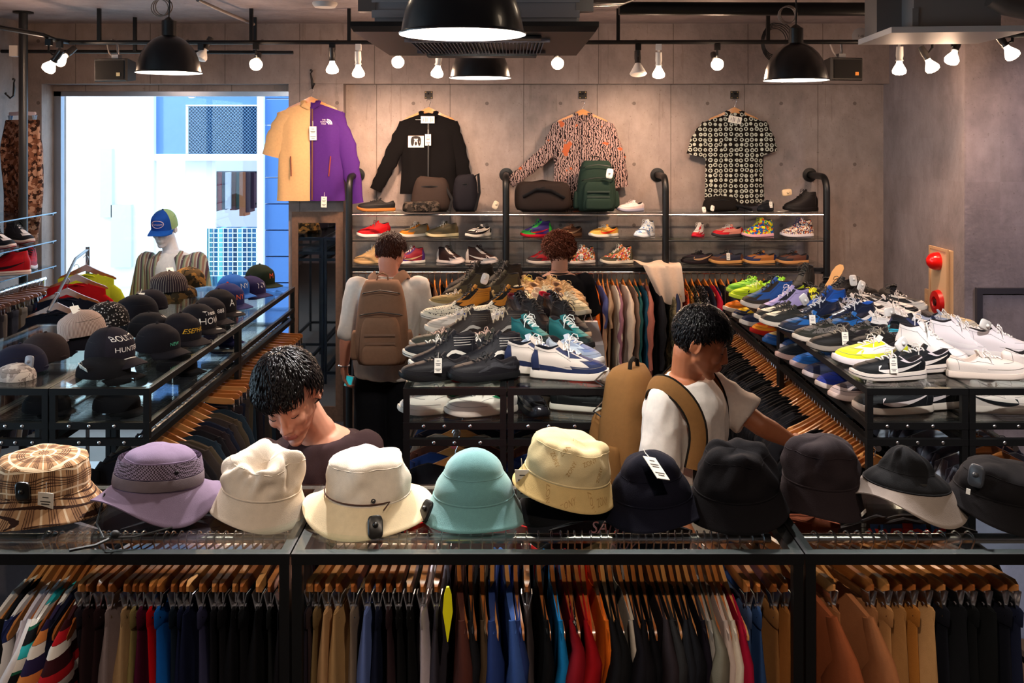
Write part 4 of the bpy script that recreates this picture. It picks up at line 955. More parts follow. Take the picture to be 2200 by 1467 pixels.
def cap(label, loc, rz, body, front=None, vis=None, under=None, kind='snap', vk=None, text=None, tsize=0.03, tcol='efeae2', tz=0.062, taz=0.0, shear=0.0, sticker=False, tagp=None, rot=None, sc=1.0, button=None, group=None, nm='cap', edge=None, text2=None):
    def mt(c): return c if not isinstance(c, str) else CL(c)
    me, bv, hz = CM[kind]; t = thing(nm, label, 'cap', loc, rz, group, scale=sc, rot=(rot[0], rot[1], rz) if rot else None)
    inst(me, 'crown', [mt(body), mt(front or body), M('17130f', 0.95)], t)
    vk = vk or ('visorf' if kind == 'snap' else 'visor')
    inst(CM[vk], 'visor', [mt(vis or body), mt(under or vis or body)], t)
    inst(CM['button'], 'button', mt(button or body), t, loc=(0, 0, hz+0.001)); inst(CM['strap'], 'strap', mt(body), t)
    def put(txt, size, z, az, col, **k):
        d = Vector((cos(az), sin(az), 0)); ex = Vector((-sin(az), cos(az), 0)); mb = MB()
        if isinstance(txt, str): vs, fs = text_mesh(txt, size, **k)
        else: vs, fs = txt
        project(mb, vs, fs, bv, d*0.3+Vector((0, 0, z)), ex, Vector((0, 0, 1)), -d, 0.0016)
        ob(mb, 'emblem', M(col, 0.7), t, smooth=False)
    if text: put(text, tsize, tz, taz, tcol, shear=shear)
    if text2: put(*text2)
    if sticker:
        mb = MB(); mb.lathe([(0, 0.0), (0.014, 0.0)], 20); ob(mb, 'visor_sticker', M('d8d8d2', 0.25), t, loc=(0.128, 0.02, 0.006), smooth=False)
    if edge:
        mb = MB(); pts = []
        for i in range(15):
            y = -0.07+0.14*i/14; x = 0.096*sqrt(max(0, 1-(y/0.086)**2)); pts.append((x+0.003, y, 0.010-0.02*(y/0.078)**2))
        ob(mb.tube(pts, 0.0022, 6), 'cord_trim', M(edge, 0.6), t)
    if tagp: price_tag(t, tagp[0], tagp[1], tagp[2] if len(tagp) > 2 else 1.0)
    return t
# ================================================================ BUCKET HATS
def bucket(label, loc, body, brim=None, rb=0.14, rc=0.092, rt=0.078, H=0.16, bh=0.055, seed=0, crumple=0.012, rot=(0, 0, 0), ovx=1.12, dome=0.02, wave=0.010, drop=0.0, nm='bucket_hat', stitch=True, slump=(0, 0), wall=1.0, fold=None, parts=None):
    """crown and brim lathed with creases; origin at the brim plane centre; long axis along local x"""
    H *= 0.91; R = rnd(seed); t = thing(nm, label, 'hat', loc, 0, None, rot=rot); n = 64; ph = [R.random()*6.28 for _ in range(8)]
    def disp(a, r, z):
        s = max(0, min(1, (z-bh)/(H-bh)))
        p = Vector((cos(a)*1.7+ph[0], sin(a)*1.7+ph[1], z*14)); d = noise.noise(p)*crumple*(0.3+s)*1.5+noise.noise(p*2.3)*crumple*0.5
        return d*min(1, s*5)
    prof = []
    ks = 9
    for i in range(ks+1): q = i/ks; prof.append((rc+(rt-rc)*q**1.2*wall+0.004*sin(pi*q), bh+(H-dome-bh)*q))
    for i in range(1, 9):
        q = i/8; a = pi/2*q; prof.append((rt*cos(a)*0.9+rt*0.1*(1-q), H-dome+dome*sin(a)))
    prof[-1] = (0.0008, H)
    rings = []
    for r, z in prof:
        ring = []
        for j in range(n):
            a = 2*pi*j/n; d = disp(a, r, z); s = max(0, (z-bh)/(H-bh)); rr = max(0.0006, r+d*min(1, r/0.04))
            x = rr*cos(a)*ovx+slump[0]*s*s; y = rr*sin(a)+slump[1]*s*s
            zz = z+(noise.noise(Vector((x*16+ph[2], y*16+ph[3], 0.3)))*crumple*1.6)*s*s
            if fold:       # a dent: (x, y, radius, depth)
                for fx, fy, fr, fd in fold: zz -= fd*math.exp(-((x-fx)**2+(y-fy)**2)/(fr*fr))*s
            ring.append(Vector((x, y, zz)))
        rings.append(ring)
    mb = MB().loft(rings, 0, False); bvc = bvh_of(mb)
    def mt(c): return c if not isinstance(c, str) else CL(c)
    cr = ob(mb, 'crown', mt(body), t, angle=70)
    ob(MB().tube([rings[-4][int(64*i/40) % 64]*1.0+Vector((0, 0, 0.0008)) for i in range(0)] or [r_ for r_ in rings[ks][::2]], 0.0016, 5, closed=True), 'seam', mt(body), t)
    br = []
    for i in range(9):
        q = i/8; ring = []
        for j in range(n):
            a = 2*pi*j/n; r = rc+(rb-rc)*q; w_ = wave*sin(2*a+ph[4])*q+wave*0.6*sin(3*a+ph[5])*q
            z = bh*(1-q)**1.25+w_-drop*q*q+0.0009*(sin(q*50) if stitch else 0)
            ring.append(Vector((r*cos(a)*(ovx-(ovx-1)*0.4*q), r*sin(a), z)))
        br.append(ring)
    lo = [[p+Vector((0, 0, -0.0028)) for p in r] for r in br[::-1]]
    mb = MB().loft(br+lo, 0, False); bvb = bvh_of(mb)
    b_ = ob(mb, 'brim', mt(brim or body), t, angle=70)
    ob(MB().tube(br[0][::2], 0.0028, 6, closed=True), 'band_seam', mt(body), t)
    inner = MB().loft([[Vector((p.x*0.965, p.y*0.965, p.z)) for p in br[0]], [Vector((p.x*0.80, p.y*0.80, H*0.45)) for p in br[0]]], 0, True); ob(inner, 'lining', M('15120f', 0.95), t)
    return t, bvc, bvb
# ================================================================ THE RACKS
ZT = 1.42
rack('front rack bay at left, glass top with plaid and mauve hats', -1.755, -0.531, 2.222, 2.655, ZT, rail=(0, 2.42, 1.372), rail_axis='x', group='front glass racks')
rack('front rack bay in the middle, glass top carrying the teal hat', -0.527, 0.697, 2.222, 2.655, ZT, rail=(0, 2.42, 1.372), rail_axis='x', group='front glass racks')
rack('front rack bay at right, glass top with dark hats and brown trousers below', 0.701, 1.925, 2.222, 2.655, ZT, rail=(0, 2.42, 1.372), rail_axis='x', group='front glass racks')
SH = 1.285
rack('left cap table, near outer unit', -2.10, -1.83, 3.67, 4.90, ZT, SH, wire=True, group='left cap table racks')
rack('left cap table, near aisle unit with the bounty cap', -1.826, -1.43, 3.67, 4.90, ZT, SH, rail=(-1.50, 0, 1.185), wire=True, group='left cap table racks')
rack('left cap table, far outer unit before the mannequin', -2.10, -1.83, 4.904, 6.13, ZT, SH, wire=True, group='left cap table racks')
rack('left cap table, far aisle unit with blue caps', -1.826, -1.43, 4.904, 6.13, ZT, SH, rail=(-1.50, 0, 1.185), wire=True, group='left cap table racks')
rack('left cap table, nearest unit at the picture edge', -2.50, -2.104, 3.67, 4.90, ZT, SH, group='left cap table racks')
rack('centre shoe table, near left unit with black high tops', -0.430, -0.022, 3.67, 4.90, ZT, SH, rail=(-0.23, 0, 1.185), wire=True, group='centre shoe table racks')
rack('centre shoe table, near right unit with white and navy trainers', -0.018, 0.390, 3.67, 4.90, ZT, SH, rail=(0.19, 0, 1.185), wire=True, group='centre shoe table racks')
rack('centre shoe table, far left unit with brown boots', -0.430, -0.022, 4.904, 6.0, ZT, SH, wire=True, group='centre shoe table racks')
rack('centre shoe table, far right unit with tan trainers', -0.018, 0.390, 4.904, 6.0, ZT, SH, wire=True, group='centre shoe table racks')
rack('right shoe table, near aisle unit with the yellow and white trainer', 1.400, 1.800, 3.67, 4.90, ZT, SH, rail=(1.455, 0, 1.175), wire=True, group='right shoe table racks')
rack('right shoe table, near outer unit with white shoes', 1.804, 2.28, 3.67, 4.90, ZT, SH, rail=(2.0, 0, 1.175), wire=True, group='right shoe table racks')
rack('right shoe table, far aisle unit with lime trainers', 1.400, 1.800, 4.904, 6.13, ZT, SH, rail=(1.455, 0, 1.175), wire=True, group='right shoe table racks')
rack('right shoe table, far outer unit with black shoes', 1.804, 2.36, 4.904, 6.13, ZT, SH, wire=True, group='right shoe table racks')
# ---------------- front row of clothes
NAMEC = {}
FR = [ # u at the near edge, kind, colour/material, description
 (8,'tee','e6ded6','off-white shirt'),(24,'tee','15161a','black shirt with white trim'),(40,'longshirt',PAT('zstripes',('e8e4e2','27305e'),1.0),'white shirt with a navy stripe'),
 (62,'longshirt','d9d2de','pale lilac shirt'),(84,'tee','e2dcde','white shirt'),(102,'tee',PAT('zstripes',('1f5f4a','18181c','2fb0b8','e8e0d8'),2.0),'green, black and teal striped shirt'),
 (122,'tee',PAT('zstripes',('2d2448','e08a4a','ece4dc'),2.0),'purple shirt with orange stripes'),(138,'longshirt','14162a','midnight navy shirt'),(152,'tee',PAT('zstripes',('3a161c','c02028','ece4dc'),2.0),'maroon shirt with red and white stripes'),
 (170,'pants','2b2630','charcoal trousers'),(192,'pantsw','2e1d20','wide dark brown trousers'),(214,'pants','2a191c','dark brown trousers'),(236,'pantsw','8f7f80','taupe trousers'),(268,'pantsw','b3926a','tan chino trousers'),
 (290,'pants','8b7c4e','olive tan trousers'),(306,'pants','4e1530','burgundy trousers'),(325,'pants','c20d16','bright red trousers'),(344,'pants','1560b8','bright blue trousers'),(368,'pants','15202e','dark teal trousers'),
 (390,'pants','161c38','navy trousers'),(410,'pantsw','151a34','navy trousers'),(432,'pants','343450','slate trousers'),(455,'pants','14141a','black trousers'),(476,'pants','121216','black trousers'),(500,'pantsw','101014','black trousers'),
 (524,'pants','0f0f12','black trousers'),(548,'pantsw','101013','black trousers'),(576,'pants','16181a','black trousers'),(598,'pants','1c1b20','black trousers'),
 (646,'pants','2c2630','charcoal trousers'),(664,'pants','3a2c2c','dark brown trousers'),(682,'pants','6a5638','olive brown trousers'),(702,'pantsw','ab8660','tan chino trousers'),(730,'pantsw','a5835a','tan chino trousers'),
 (755,'pants','7a6a5c','taupe trousers'),(786,'pantsw','5c6ea6','light blue jeans'),(810,'pants','151a2e','navy trousers'),(832,'pants','2e2024','dark brown trousers'),(852,'pants','121214','black trousers'),(876,'pants','101012','black trousers'),
 (905,'pantsw','b4a8b0','pale grey trousers'),(938,'pants','3c3842','charcoal trousers'),(978,'coat','4a2620','reddish brown jacket'),(1006,'longshirt','1a1a1e','black shirt'),(1032,'longshirt','4a3a2a','brown shirt'),
 (1056,'coat','26386e','navy blue jacket'),(1086,'coat','3a5798','mid blue jacket'),(1108,'longshirt','2a3a70','navy blue shirt'),(1133,'pants','5c5254','grey-brown trousers'),(1160,'longshirt','141416','black hooded shirt'),
 (1190,'longshirt','1b84c8','bright sky blue shirt'),(1212,'tee','8a1420','dark red shirt'),(1228,'longshirt',PAT('floral',('15151a','b8b4b0'),2.2),'black and white patterned shirt'),(1243,'tee','a0121a','red shirt'),
 (1260,'longshirt','d83a1c','orange-red shirt'),(1280,'longshirt','ec7420','bright orange shirt'),(1303,'tee','1b1b1e','black shirt'),(1320,'tee','161618','black shirt'),(1338,'longshirt','c8bcae','pale stone shirt'),
 (1356,'tee','1c1a20','black shirt'),(1373,'tee','171519','black shirt'),(1390,'longshirt','141418','black shirt'),(1406,'tee','2c2428','black shirt'),(1423,'tee','2b2a2c','charcoal shirt'),(1440,'longshirt','151517','black shirt'),
 (1457,'tee','1a1a1f','black shirt'),(1474,'tee','15151a','black shirt'),(1490,'longshirt','1c1822','black shirt'),(1508,'longshirt','9a9590','grey shirt'),(1524,'tee','6e685c','olive grey shirt'),(1541,'longshirt','c4b0a8','dusty pink shirt'),
 (1556,'longshirt','d8ccbc','cream shirt'),(1572,'longshirt','a01434','crimson shirt'),
 (1602,'pants',PAT('denim',('2c3c5c','4c6088'),1.0),'indigo jeans'),(1632,'pants',PAT('denim',('2a4470','3c5c94'),1.0),'blue jeans'),(1660,'pants','9a6a3c','tan trousers'),(1694,'pantsw','9a6230','rust tan trousers'),
 (1748,'coat','8a4a2c','rust brown jacket'),(1790,'pantsw','8c5a38','brown canvas trousers'),(1832,'coat','96603e','brown canvas jacket'),(1872,'pantsw','946440','brown canvas trousers'),(1906,'pants','a5764a','tan trousers'),
 (1932,'pantsw','966a3e','ochre trousers'),(1958,'pants','a0662c','rust tan trousers'),(1988,'pantsw','b0875a','sand trousers'),(2024,'pants','14161e','blue-black trousers'),(2056,'pantsw','121418','black trousers'),(2090,'pants','101214','black trousers'),
 (2122,'pantsw','121416','black trousers'),(2156,'pants','161822','black trousers'),(2186,'pants','1b2036','navy jeans')]
def bay(u): return 0 if u < 620 else (1 if u < 1727 else 2)
BN = ['in the front rack, left bay', 'in the front rack, middle bay', 'in the front rack, right bay']
for b_ in range(3):
    sub_ = [r for r in FR if bay(r[0]) == b_]; names = [r[3] for r in sub_]
    labs = seq_labels(names, BN[b_]); 
    for i, (u, k, c, nme) in enumerate(sub_):
        ynear = 2.27; x = PX(u, ynear); mat = c if not isinstance(c, str) else CL(c)
        # leave room at the posts
        for xp in (-0.529, 0.699):
            if abs(x-xp) < 0.034: x = xp+0.034*(1 if x > xp else -1)
        R = rnd(int(u)); isp = k.startswith('pants')
        hl = 'wooden %s hanger %s, for the %s' % ('clip' if isp else 'shoulder', ['front left', 'front middle', 'front right'][b_], labs[i].replace(' '+BN[b_], '').replace(' such from left', ' from left'))
        yw = (-15+12*(u/620.0) if b_ == 0 else (-12*(1-(u-636)/330.0) if b_ == 1 and u < 960 else (7 if b_ == 1 and u > 1590 else 0))) if b_ < 2 else 21
        hang(x-0.12*sin(radians(yw)), 2.42, 1.372, radians((R.random()-0.5)*6+yw), k, mat, labs[i], hl, 'trousers' if isp else ('jacket' if k == 'coat' else 'shirt'),
             'clothes in the front rack', 'hangers in the front rack', seed=int(u), thick=0.62 if k in ('pantsw', 'coat') else 0.72, hw=HW if R.random() < 0.7 else HWL)
# ================================================================ FRONT ROW OF HATS
def hat_at(u, v, Y=2.455): return Vector((PX(u, Y), Y, ZT+0.0095+v))
t, bc, bb_ = bucket('brown plaid bucket hat with black security tag and price tag', hat_at(92, 0.012), PAT('plaid', ('a8825e', '5a3a28', '2c1a14', 'd8c0a0'), 1.0), rb=0.148, rc=0.100, rt=0.095, H=0.158, seed=3, dome=0.016, crumple=0.006, rot=(0.05, 0.03, 0.3), wave=0.008)
s = secur(t, (-0.028, -0.104, 0.088), (pi/2+0.15, 0, -0.3), 1.0, '101010'); price_tag(t, (0.025, -0.118, 0.085), (0.25, 0.1, -0.2), 1.25)
t, bc, bb_ = bucket('mauve grey boonie hat with mesh sides and chin cord', hat_at(338, 0.035), '75657c', '706074', rb=0.152, rc=0.098, rt=0.080, H=0.150, seed=8, dome=0.030, crumple=0.004, rot=(-0.06, 0.06, 0.2), wave=0.020, bh=0.040, nm='boonie_hat')
mb = MB(); n = 64
r1 = [[Vector((r*cos(2*pi*j/n)*1.12, r*sin(2*pi*j/n), z)) for j in range(n)] for r, z in ((0.1030, 0.043), (0.1035, 0.048), (0.1015, 0.068), (0.100, 0.070))]
ob(mb.loft(r1, 0, False), 'hat_band', CL('6c6066'), t)
mb = MB(); r1 = [[Vector((r*cos(2*pi*j/n)*1.125, r*sin(2*pi*j/n), z)) for j in range(n)] for r, z in ((0.0995, 0.072), (0.0968, 0.09), (0.0925, 0.108))]
ob(mb.loft(r1, 0, False), 'mesh_panel', PAT('mesh', ('93839a', '3a3038'), 1.0), t)
ob(MB().tube([(-0.12, -0.06, 0.03), (-0.12, -0.13, -0.02), (-0.09, -0.19, -0.035), (-0.02, -0.19, -0.034), (0.06, -0.14, -0.03)], 0.0025, 6).tube([(-0.07, -0.19, -0.034), (-0.10, -0.235, -0.036), (-0.15, -0.262, -0.036)], 0.004, 6).ell((-0.065, -0.19, -0.026), (0.012, 0.009, 0.009), 12), 'chin_cord', M('0d0c0d', 0.6), t)
ob(MB().ell((0, 0, 0), (0.006, 0.003, 0.006), 10), 'snap_button', M('15121a', 0.3), t, loc=(0.055, -0.088, 0.088))
t, bc, bb_ = bucket('cream bucket hat with a pinched peaked crown', hat_at(558, 0.006), 'dccdbc', rb=0.118, rc=0.090, rt=0.074, H=0.175, bh=0.062, seed=12, dome=0.028, crumple=0.020, rot=(0.10, 0.10, 0.2), wave=0.006, fold=((-0.01, -0.02, 0.034, 0.045),), slump=(0.012, 0))
t, bc, bb_ = bucket('wide-brimmed cream hat with thin brown chin cord and black tag', hat_at(792, 0.010), 'e4d8c8', 'd8c6a4', rb=0.160, rc=0.098, rt=0.084, H=0.165, bh=0.045, seed=21, dome=0.022, crumple=0.009, rot=(0.06, 0.0, 0), wave=0.012, nm='sun_hat')
ob(MB().tube([(-0.112*cos(a)*1.02, -0.101*sin(a)-0.001, 0.052-0.012*sin(a)*0) for a in [pi*i/20 for i in range(0, 15)]]+[(0.055, -0.108, 0.042)], 0.0018, 5), 'chin_cord', M('4a2a20', 0.7), t)
ob(MB().lathe([(0.003, 0), (0.006, 0), (0.006, 0.002), (0.003, 0.002)], 16), 'eyelet', STEEL, t, loc=(0.028, -0.099, 0.062), rot=(pi/2, 0, 0))
secur(t, (0.038, -0.140, 0.014), (pi/2-0.55, 0, 0.2), 1.05, '14110f')
t, bc, bb_ = bucket('teal felt cloche hat between two cream hats', hat_at(1018, 0.0), M('6aa0a2', 0.95, bump=0.6, scale=900, var=0.1, sheen=0.4), rb=0.132, rc=0.094, rt=0.070, H=0.178, bh=0.048, seed=2, dome=0.058, crumple=0.002, rot=(0.02, 0, 0), wave=0.006, nm='cloche_hat', stitch=False, drop=0.004)
secur(t, (-0.118, -0.055, 0.022), (pi/2-0.5, 0, -0.9), 1.05, '151312')
t, bc, bb_ = bucket('pale yellow monogram bucket hat tilted on a hidden hat', hat_at(1212, 0.060), 'dcc89a', 'd4b67c', rb=0.130, rc=0.101, rt=0.086, H=0.158, bh=0.046, seed=31, dome=0.024, crumple=0.011, rot=(0.06, 0.18, 0.1), wave=0.004, fold=((0.02, -0.03, 0.03, 0.022),))
mb = MB()
for k, (az, z, an) in enumerate(((-1.7, 0.09, 1.2), (-1.2, 0.11, 0.4), (-2.2, 0.10, -0.7), (-1.95, 0.13, 1.0), (-0.9, 0.08, 1.4), (-1.45, 0.135, -0.3))):
    d = Vector((cos(az), sin(az), 0)); ex0 = Vector((-sin(az), cos(az), 0)); ez = Vector((0, 0, 1)); vs, fs = text_mesh('ZONY', 0.014)
    project(mb, vs, fs, bc, d*0.3+ez*z, ex0*cos(an)+ez*sin(an), ez*cos(an)-ex0*sin(an), -d, 0.001)
for k, (az, an) in enumerate(((-2.1, 1.0), (-1.65, -0.4), (-1.1, 1.2), (-0.8, 0.1))):
    d = Vector((cos(az), sin(az), 0)); ex0 = Vector((-sin(az), cos(az), 0)); vs, fs = text_mesh('ZONY', 0.014)
    project(mb, vs, fs, bb_, d*0.122+Vector((0, 0, 0.2)), ex0*cos(an)+d*sin(an), -d*cos(an)+ex0*sin(an), (0, 0, -1), 0.001)
ob(mb, 'print', M('b08a50', 0.8), t, smooth=False)
price_tag(t, (-0.125, -0.03, 0.045), (0.1, -0.25, -0.3), 1.3)
t2, _, _ = bucket('black bucket hat underneath the pale yellow hat', hat_at(1210, 0.0, 2.47), '121214', rb=0.118, rc=0.088, rt=0.078, H=0.085, bh=0.035, seed=33, dome=0.02, crumple=0.004, rot=(0, 0, 0))
t, bc, bb_ = bucket('navy black bucket hat with white price tag on its crown', hat_at(1400, 0.006, 2.445), '13131f', rb=0.124, rc=0.094, rt=0.070, H=0.172, bh=0.045, seed=41, dome=0.058, crumple=0.005, rot=(0.04, -0.04, 0), wave=0.005)
price_tag(t, (-0.012, -0.070, 0.170), (-1.15, 0.35, 0.5), 1.35)
t, bc, bb_ = bucket('black bucket hat with a crumpled lit crown', hat_at(1582, 0.008, 2.455), '121013', rb=0.130, rc=0.100, rt=0.078, H=0.190, bh=0.060, seed=47, dome=0.032, crumple=0.016, rot=(0.08, -0.05, 0.3), wave=0.007)
t, bc, bb_ = bucket('tall charcoal brown bucket hat with small white side label', hat_at(1760, 0.010, 2.48), '221b1e', rb=0.110, rc=0.090, rt=0.080, H=0.198, bh=0.070, seed=52, dome=0.034, crumple=0.013, rot=(0.04, 0.04, 0.2), wave=0.006, ovx=1.1)
ob(MB().box((0, 0, 0), (0.022, 0.002, 0.010)), 'label_tab', WHITE, t, loc=(0.075, -0.088, 0.010), rot=(0, -0.3, 0.5), smooth=False)
t, bc, bb_ = bucket('black bucket hat with a grey brim and peaked crown', hat_at(1945, 0.035, 2.455), '131315', '7d736c', rb=0.145, rc=0.098, rt=0.062, H=0.150, bh=0.040, seed=58, dome=0.062, crumple=0.010, rot=(-0.02, 0.10, 0.1), wave=0.018, slump=(-0.015, 0))
t, bc, bb_ = bucket('black bucket hat with grey security tag at the right edge', hat_at(2150, 0.010, 2.44), '121012', rb=0.145, rc=0.108, rt=0.094, H=0.135, bh=0.050, seed=63, dome=0.022, crumple=0.010, rot=(0.02, 0.12, 0), wave=0.014)
secur(t, (-0.105, -0.060, 0.100), (pi/2, 0, -0.9), 1.1, '3a3c42'); ob(MB().box((0, 0, 0), (0.010, 0.002, 0.014)), 'label_tab', WHITE, t, loc=(-0.12, -0.055, 0.055), rot=(0, 0, -0.8), smooth=False)
# faces of shirts seen through the front glass (hung on the far side of the front rail)
def face_tee(label, x, y, z, col, w_=0.46, text=None, rz=0.0, L=0.62, fold=0.02, slv=True, cat='shirt', nm='t_shirt', hanger=True, sc=1.0, mat=None, neck=0.075):
    t = thing(nm, label, cat, (x, y, z), rz, scale=sc); m = mat or CL(col); R = rnd(int(abs(x*977+z*31))); ph = [R.random()*6 for _ in range(4)]; n = 40
    def body(mb=None):
        rings = []
        for i in range(17):
            s = i/16; ring = []
            for j in range(n):
                a = 2*pi*j/n; q = (abs(cos(a))**0.6)*(1 if cos(a) > 0 else -1); hw = w_/2*(1+0.02*sin(4*s)); xx = hw*q
                zt = -0.075-0.30*max(0, abs(xx)-neck)*1.0-0.004; zt = zt if abs(xx) > neck else -0.075-0.022*(1-(xx/neck)**2)
                zz = zt+(-L-zt)*s; th = 0.010+0.022*min(1, s*5)
                yy = th*sin(a)+fold*min(1, s*3)*(0.5*sin(xx*22+ph[0]+s*2)+0.35*sin(xx*47+ph[1]-s*3))*0.6
                ring.append(Vector((xx, yy, zz)))
            rings.append(ring)
        return MB().loft(rings)
    bm_ = body(); b = ob(bm_, 'body', m, t, angle=75); bv = bvh_of(bm_)
    if slv:
        for s in (-1, 1):
            pts = [(s*(w_/2-0.045), 0, -0.175), (s*(w_/2-0.005), 0, -0.22), (s*(w_/2+0.020), 0.002, -0.28), (s*(w_/2+0.035), 0.004, -0.34)]
            mb = MB().tube(pts, [0.045, 0.062, 0.066, 0.066], 18, flat=0.30, up=(0, 1, 0)); ob(mb, 'sleeve', m, t, angle=75)
    nb = MB().tube([(neck*1.05*sin(a), 0.012*cos(a)*1.0-0.0, -0.082-0.020*(cos(a)*0.5+0.5)*0+(-0.020 if abs(a) > 1.6 else 0)*(abs(sin(a)))) for a in [2*pi*i/24 for i in range(24)]], 0.006, 6, closed=True)
    ob(nb, 'neckband', m, t)
    if hanger:
        pass
    return t, bv
def text_on(t, bv, s, size, x, z, col, **k):
    mb = MB(); vs, fs = text_mesh(s, size, **k); project(mb, vs, fs, bv, (x, -0.3, z), (1, 0, 0), (0, 0, 1), (0, 1, 0), 0.0015); return ob(mb, 'print', M(col, 0.7), t, smooth=False)
def wood_hanger_face(label, loc, rz=0.0, group=None, small=False, mat=None):
    h = thing('wooden_hanger', label, 'hanger', loc, rz+pi/2, group); inst(HM['shirt'], 'hanger_bar', mat or HWL, h); inst(HM['hook'], 'hook', CHROME, h); return h
t, bv = face_tee('black shirt with slanted two-line lettering behind the front rail', PX(1335, 2.70), 2.72, 1.385, '141416', w_=0.42, L=0.5)
text_on(t, bv, 'SANTA', 0.045, -0.02, -0.105, 'd8a0a0', shear=0.3); text_on(t, bv, 'CRUZ', 0.045, -0.012, -0.150, 'd8a0a0', shear=0.3)
t, bv = face_tee('dark shirt with red lettering on a blue and red cross', PX(1945, 2.70), 2.72, 1.385, '26201f', w_=0.44, L=0.5)
mb = MB(); 
def quad(mb, bv, x0, x1, z0, z1, n=6, off=0.0012):
    vs = []; 
    for i in range(n+1):
        for z in (z0, z1): vs.append((x0+(x1-x0)*i/n, z))
    project(mb, vs, [(2*i, 2*i+2, 2*i+3, 2*i+1) for i in range(n)], bv, (0, -0.3, 0), (1, 0, 0), (0, 0, 1), (0, 1, 0), off)
quad(mb, bv, -0.10, 0.12, -0.130, -0.096); ob(mb, 'flag_blue', M('1c5a9c', 0.7), t, smooth=False)
mb = MB(); quad(mb, bv, -0.006, 0.024, -0.14, -0.094, off=0.0018); ob(mb, 'flag_red', M('c01c18', 0.7), t, smooth=False)
text_on(t, bv, 'AWESOME', 0.050, 0.0, -0.128, 'e0281c', offset=0.002).location.y = -0.002
t, bv = face_tee('red shirt facing front below the teal hat', PX(1000, 2.70), 2.72, 1.385, 'b01015', w_=0.36, L=0.5)
t, bv = face_tee('black shirt behind the rail below the mauve hat', PX(400, 2.70), 2.72, 1.385, '141418', w_=0.40, L=0.5)
t, bv = face_tee('grey shirt behind the rail below the plaid hat', PX(60, 2.70), 2.72, 1.385, '4a4448', w_=0.40, L=0.5)
t, bv = face_tee('rust shirt behind the rail below the charcoal hat', PX(1700, 2.70), 2.72, 1.385, '6a3420', w_=0.30, L=0.5)
ob_ = ob(MB().loft([[Vector((x*f, y*0.004, z)) for x, y in ((-1, -1), (1, -1), (1, 1), (-1, 1))] for z, f in ((0.05, 0.003), (0.03, 0.009), (-0.01, 0.012), (-0.04, 0.007), (-0.08, 0.001))]), 'paper_tag', M('f6ee10', 0.5), loc=P(962, 1305, 2.23), smooth=False); tag(ob_, 'bright yellow diamond tag hanging among dark garments', 'tag')
# ================================================================ SHOES ON THE TABLES
ZG = ZT+0.0075; ZS = SH+0.0065
def pair(lab1, lab2, kind, p1, p2, rz, body, rz2=None, z=None, **k):
    g = k.pop('group', None); z = ZG if z is None else z
    t1 = k.pop('tagp', None)
    if lab1: shoe(lab1, kind, (p1[0], p1[1], z+(p1[2] if len(p1) > 2 else 0)), rz, body, tagp=t1, group=g, **k)
    if lab2: shoe(lab2, kind, (p2[0], p2[1], z+(p2[2] if len(p2) > 2 else 0)), rz2 if rz2 is not None else rz, body, group=g, **k)
CT = 'shoes on the centre table'; RT = 'shoes on the right table'; CAMS = PAT('camo', ('4a4a34', '2c3020', '6a5c40'), 1.4)
LEO = PAT('floral', ('e8dcc4', '1a1512'), 2.6)
pair('black low skate shoe with a price tag at the table\'s front left corner', 'black low skate shoe with a red heel tab at the table\'s front middle', 'low', (-0.310, 3.800), (-0.115, 3.790), pi+0.30, '17161a', sole='121214', mark='wave', mcol='2a2a2e', lace='1a1a1c', group=CT, tagp=1)
for x, y in ((-0.205, 3.755), (-0.010, 3.745)):
    pass
pair('black high-top skate shoe with white wave stripe, left of two', 'black high-top skate shoe with white wave stripe and chequered heel tape', 'skate', (-0.290, 3.985), (-0.095, 3.975), pi+0.25, '16151a', sole='e6dfd4', mark='wave', mcol='ddd6ca', lace='17161a', line='1a1a1a', stitch='c8c2b8', group=CT)
pair('black low canvas shoe with white toe line, outer front', 'black low canvas shoe with white toe line, behind a high-top', 'vamp', (-0.335, 4.16), (-0.16, 4.16), pi+0.1, '1b1c20', sole='d8cfc2', line='222222', lace='e6e0d6', group=CT)
pair('grey-green low suede shoe with beige laces', 'grey-green low suede shoe tucked between high-tops', 'vamp', (-0.325, 4.34), (-0.12, 4.33), pi+0.15, '3a3a32', sole='b8a898', lace='c8a898', group=CT)
pair('dark brown high-top skate shoe with grey wave stripe, left one', 'dark brown high-top skate shoe with grey wave stripe, right one', 'skate', (-0.235, 4.50), (-0.055, 4.50), pi+0.2, '2a221f', sole='cdbfae', mark='wave', mcol='a09a92', lace='b8a68c', stitch='5a5248', group=CT)
pair('white trainer with blue collar on the centre table, left one', 'white trainer with blue collar on the centre table, right one', 'run', (-0.285, 4.70), (-0.09, 4.70), pi+0.2, 'cfc4b8', over='b4a89c', sole='ddd0c0', collar='1e3a8c', lining='20408e', lace='e4dcd0', group=CT)
pair('cream slip-on shoe with black leopard spots, outer one', 'cream leopard-spot shoe nearer the middle', 'vamp', (-0.34, 5.03), (-0.14, 5.03), pi+0.1, LEO, sole='e0d4c4', line='2a2422', lace=None, group=CT)
pair('mustard and black high-top skate shoe, left one', 'mustard and black high-top skate shoe, right one', 'skate', (-0.245, 5.19), (-0.06, 5.19), pi+0.35, 'b9792a', over='1a1614', toe='1a1614', sole='2a201c', lace='1c1816', stitch='7a4c18', group=CT)
pair('tan suede low shoe with a security tag at the far left', 'olive boot left of the white round tag', 'vamp', (-0.33, 5.40), (-0.14, 5.38), pi+0.1, 'a58a58', sole='d8c8b0', lace='cfc4b4', group=CT)
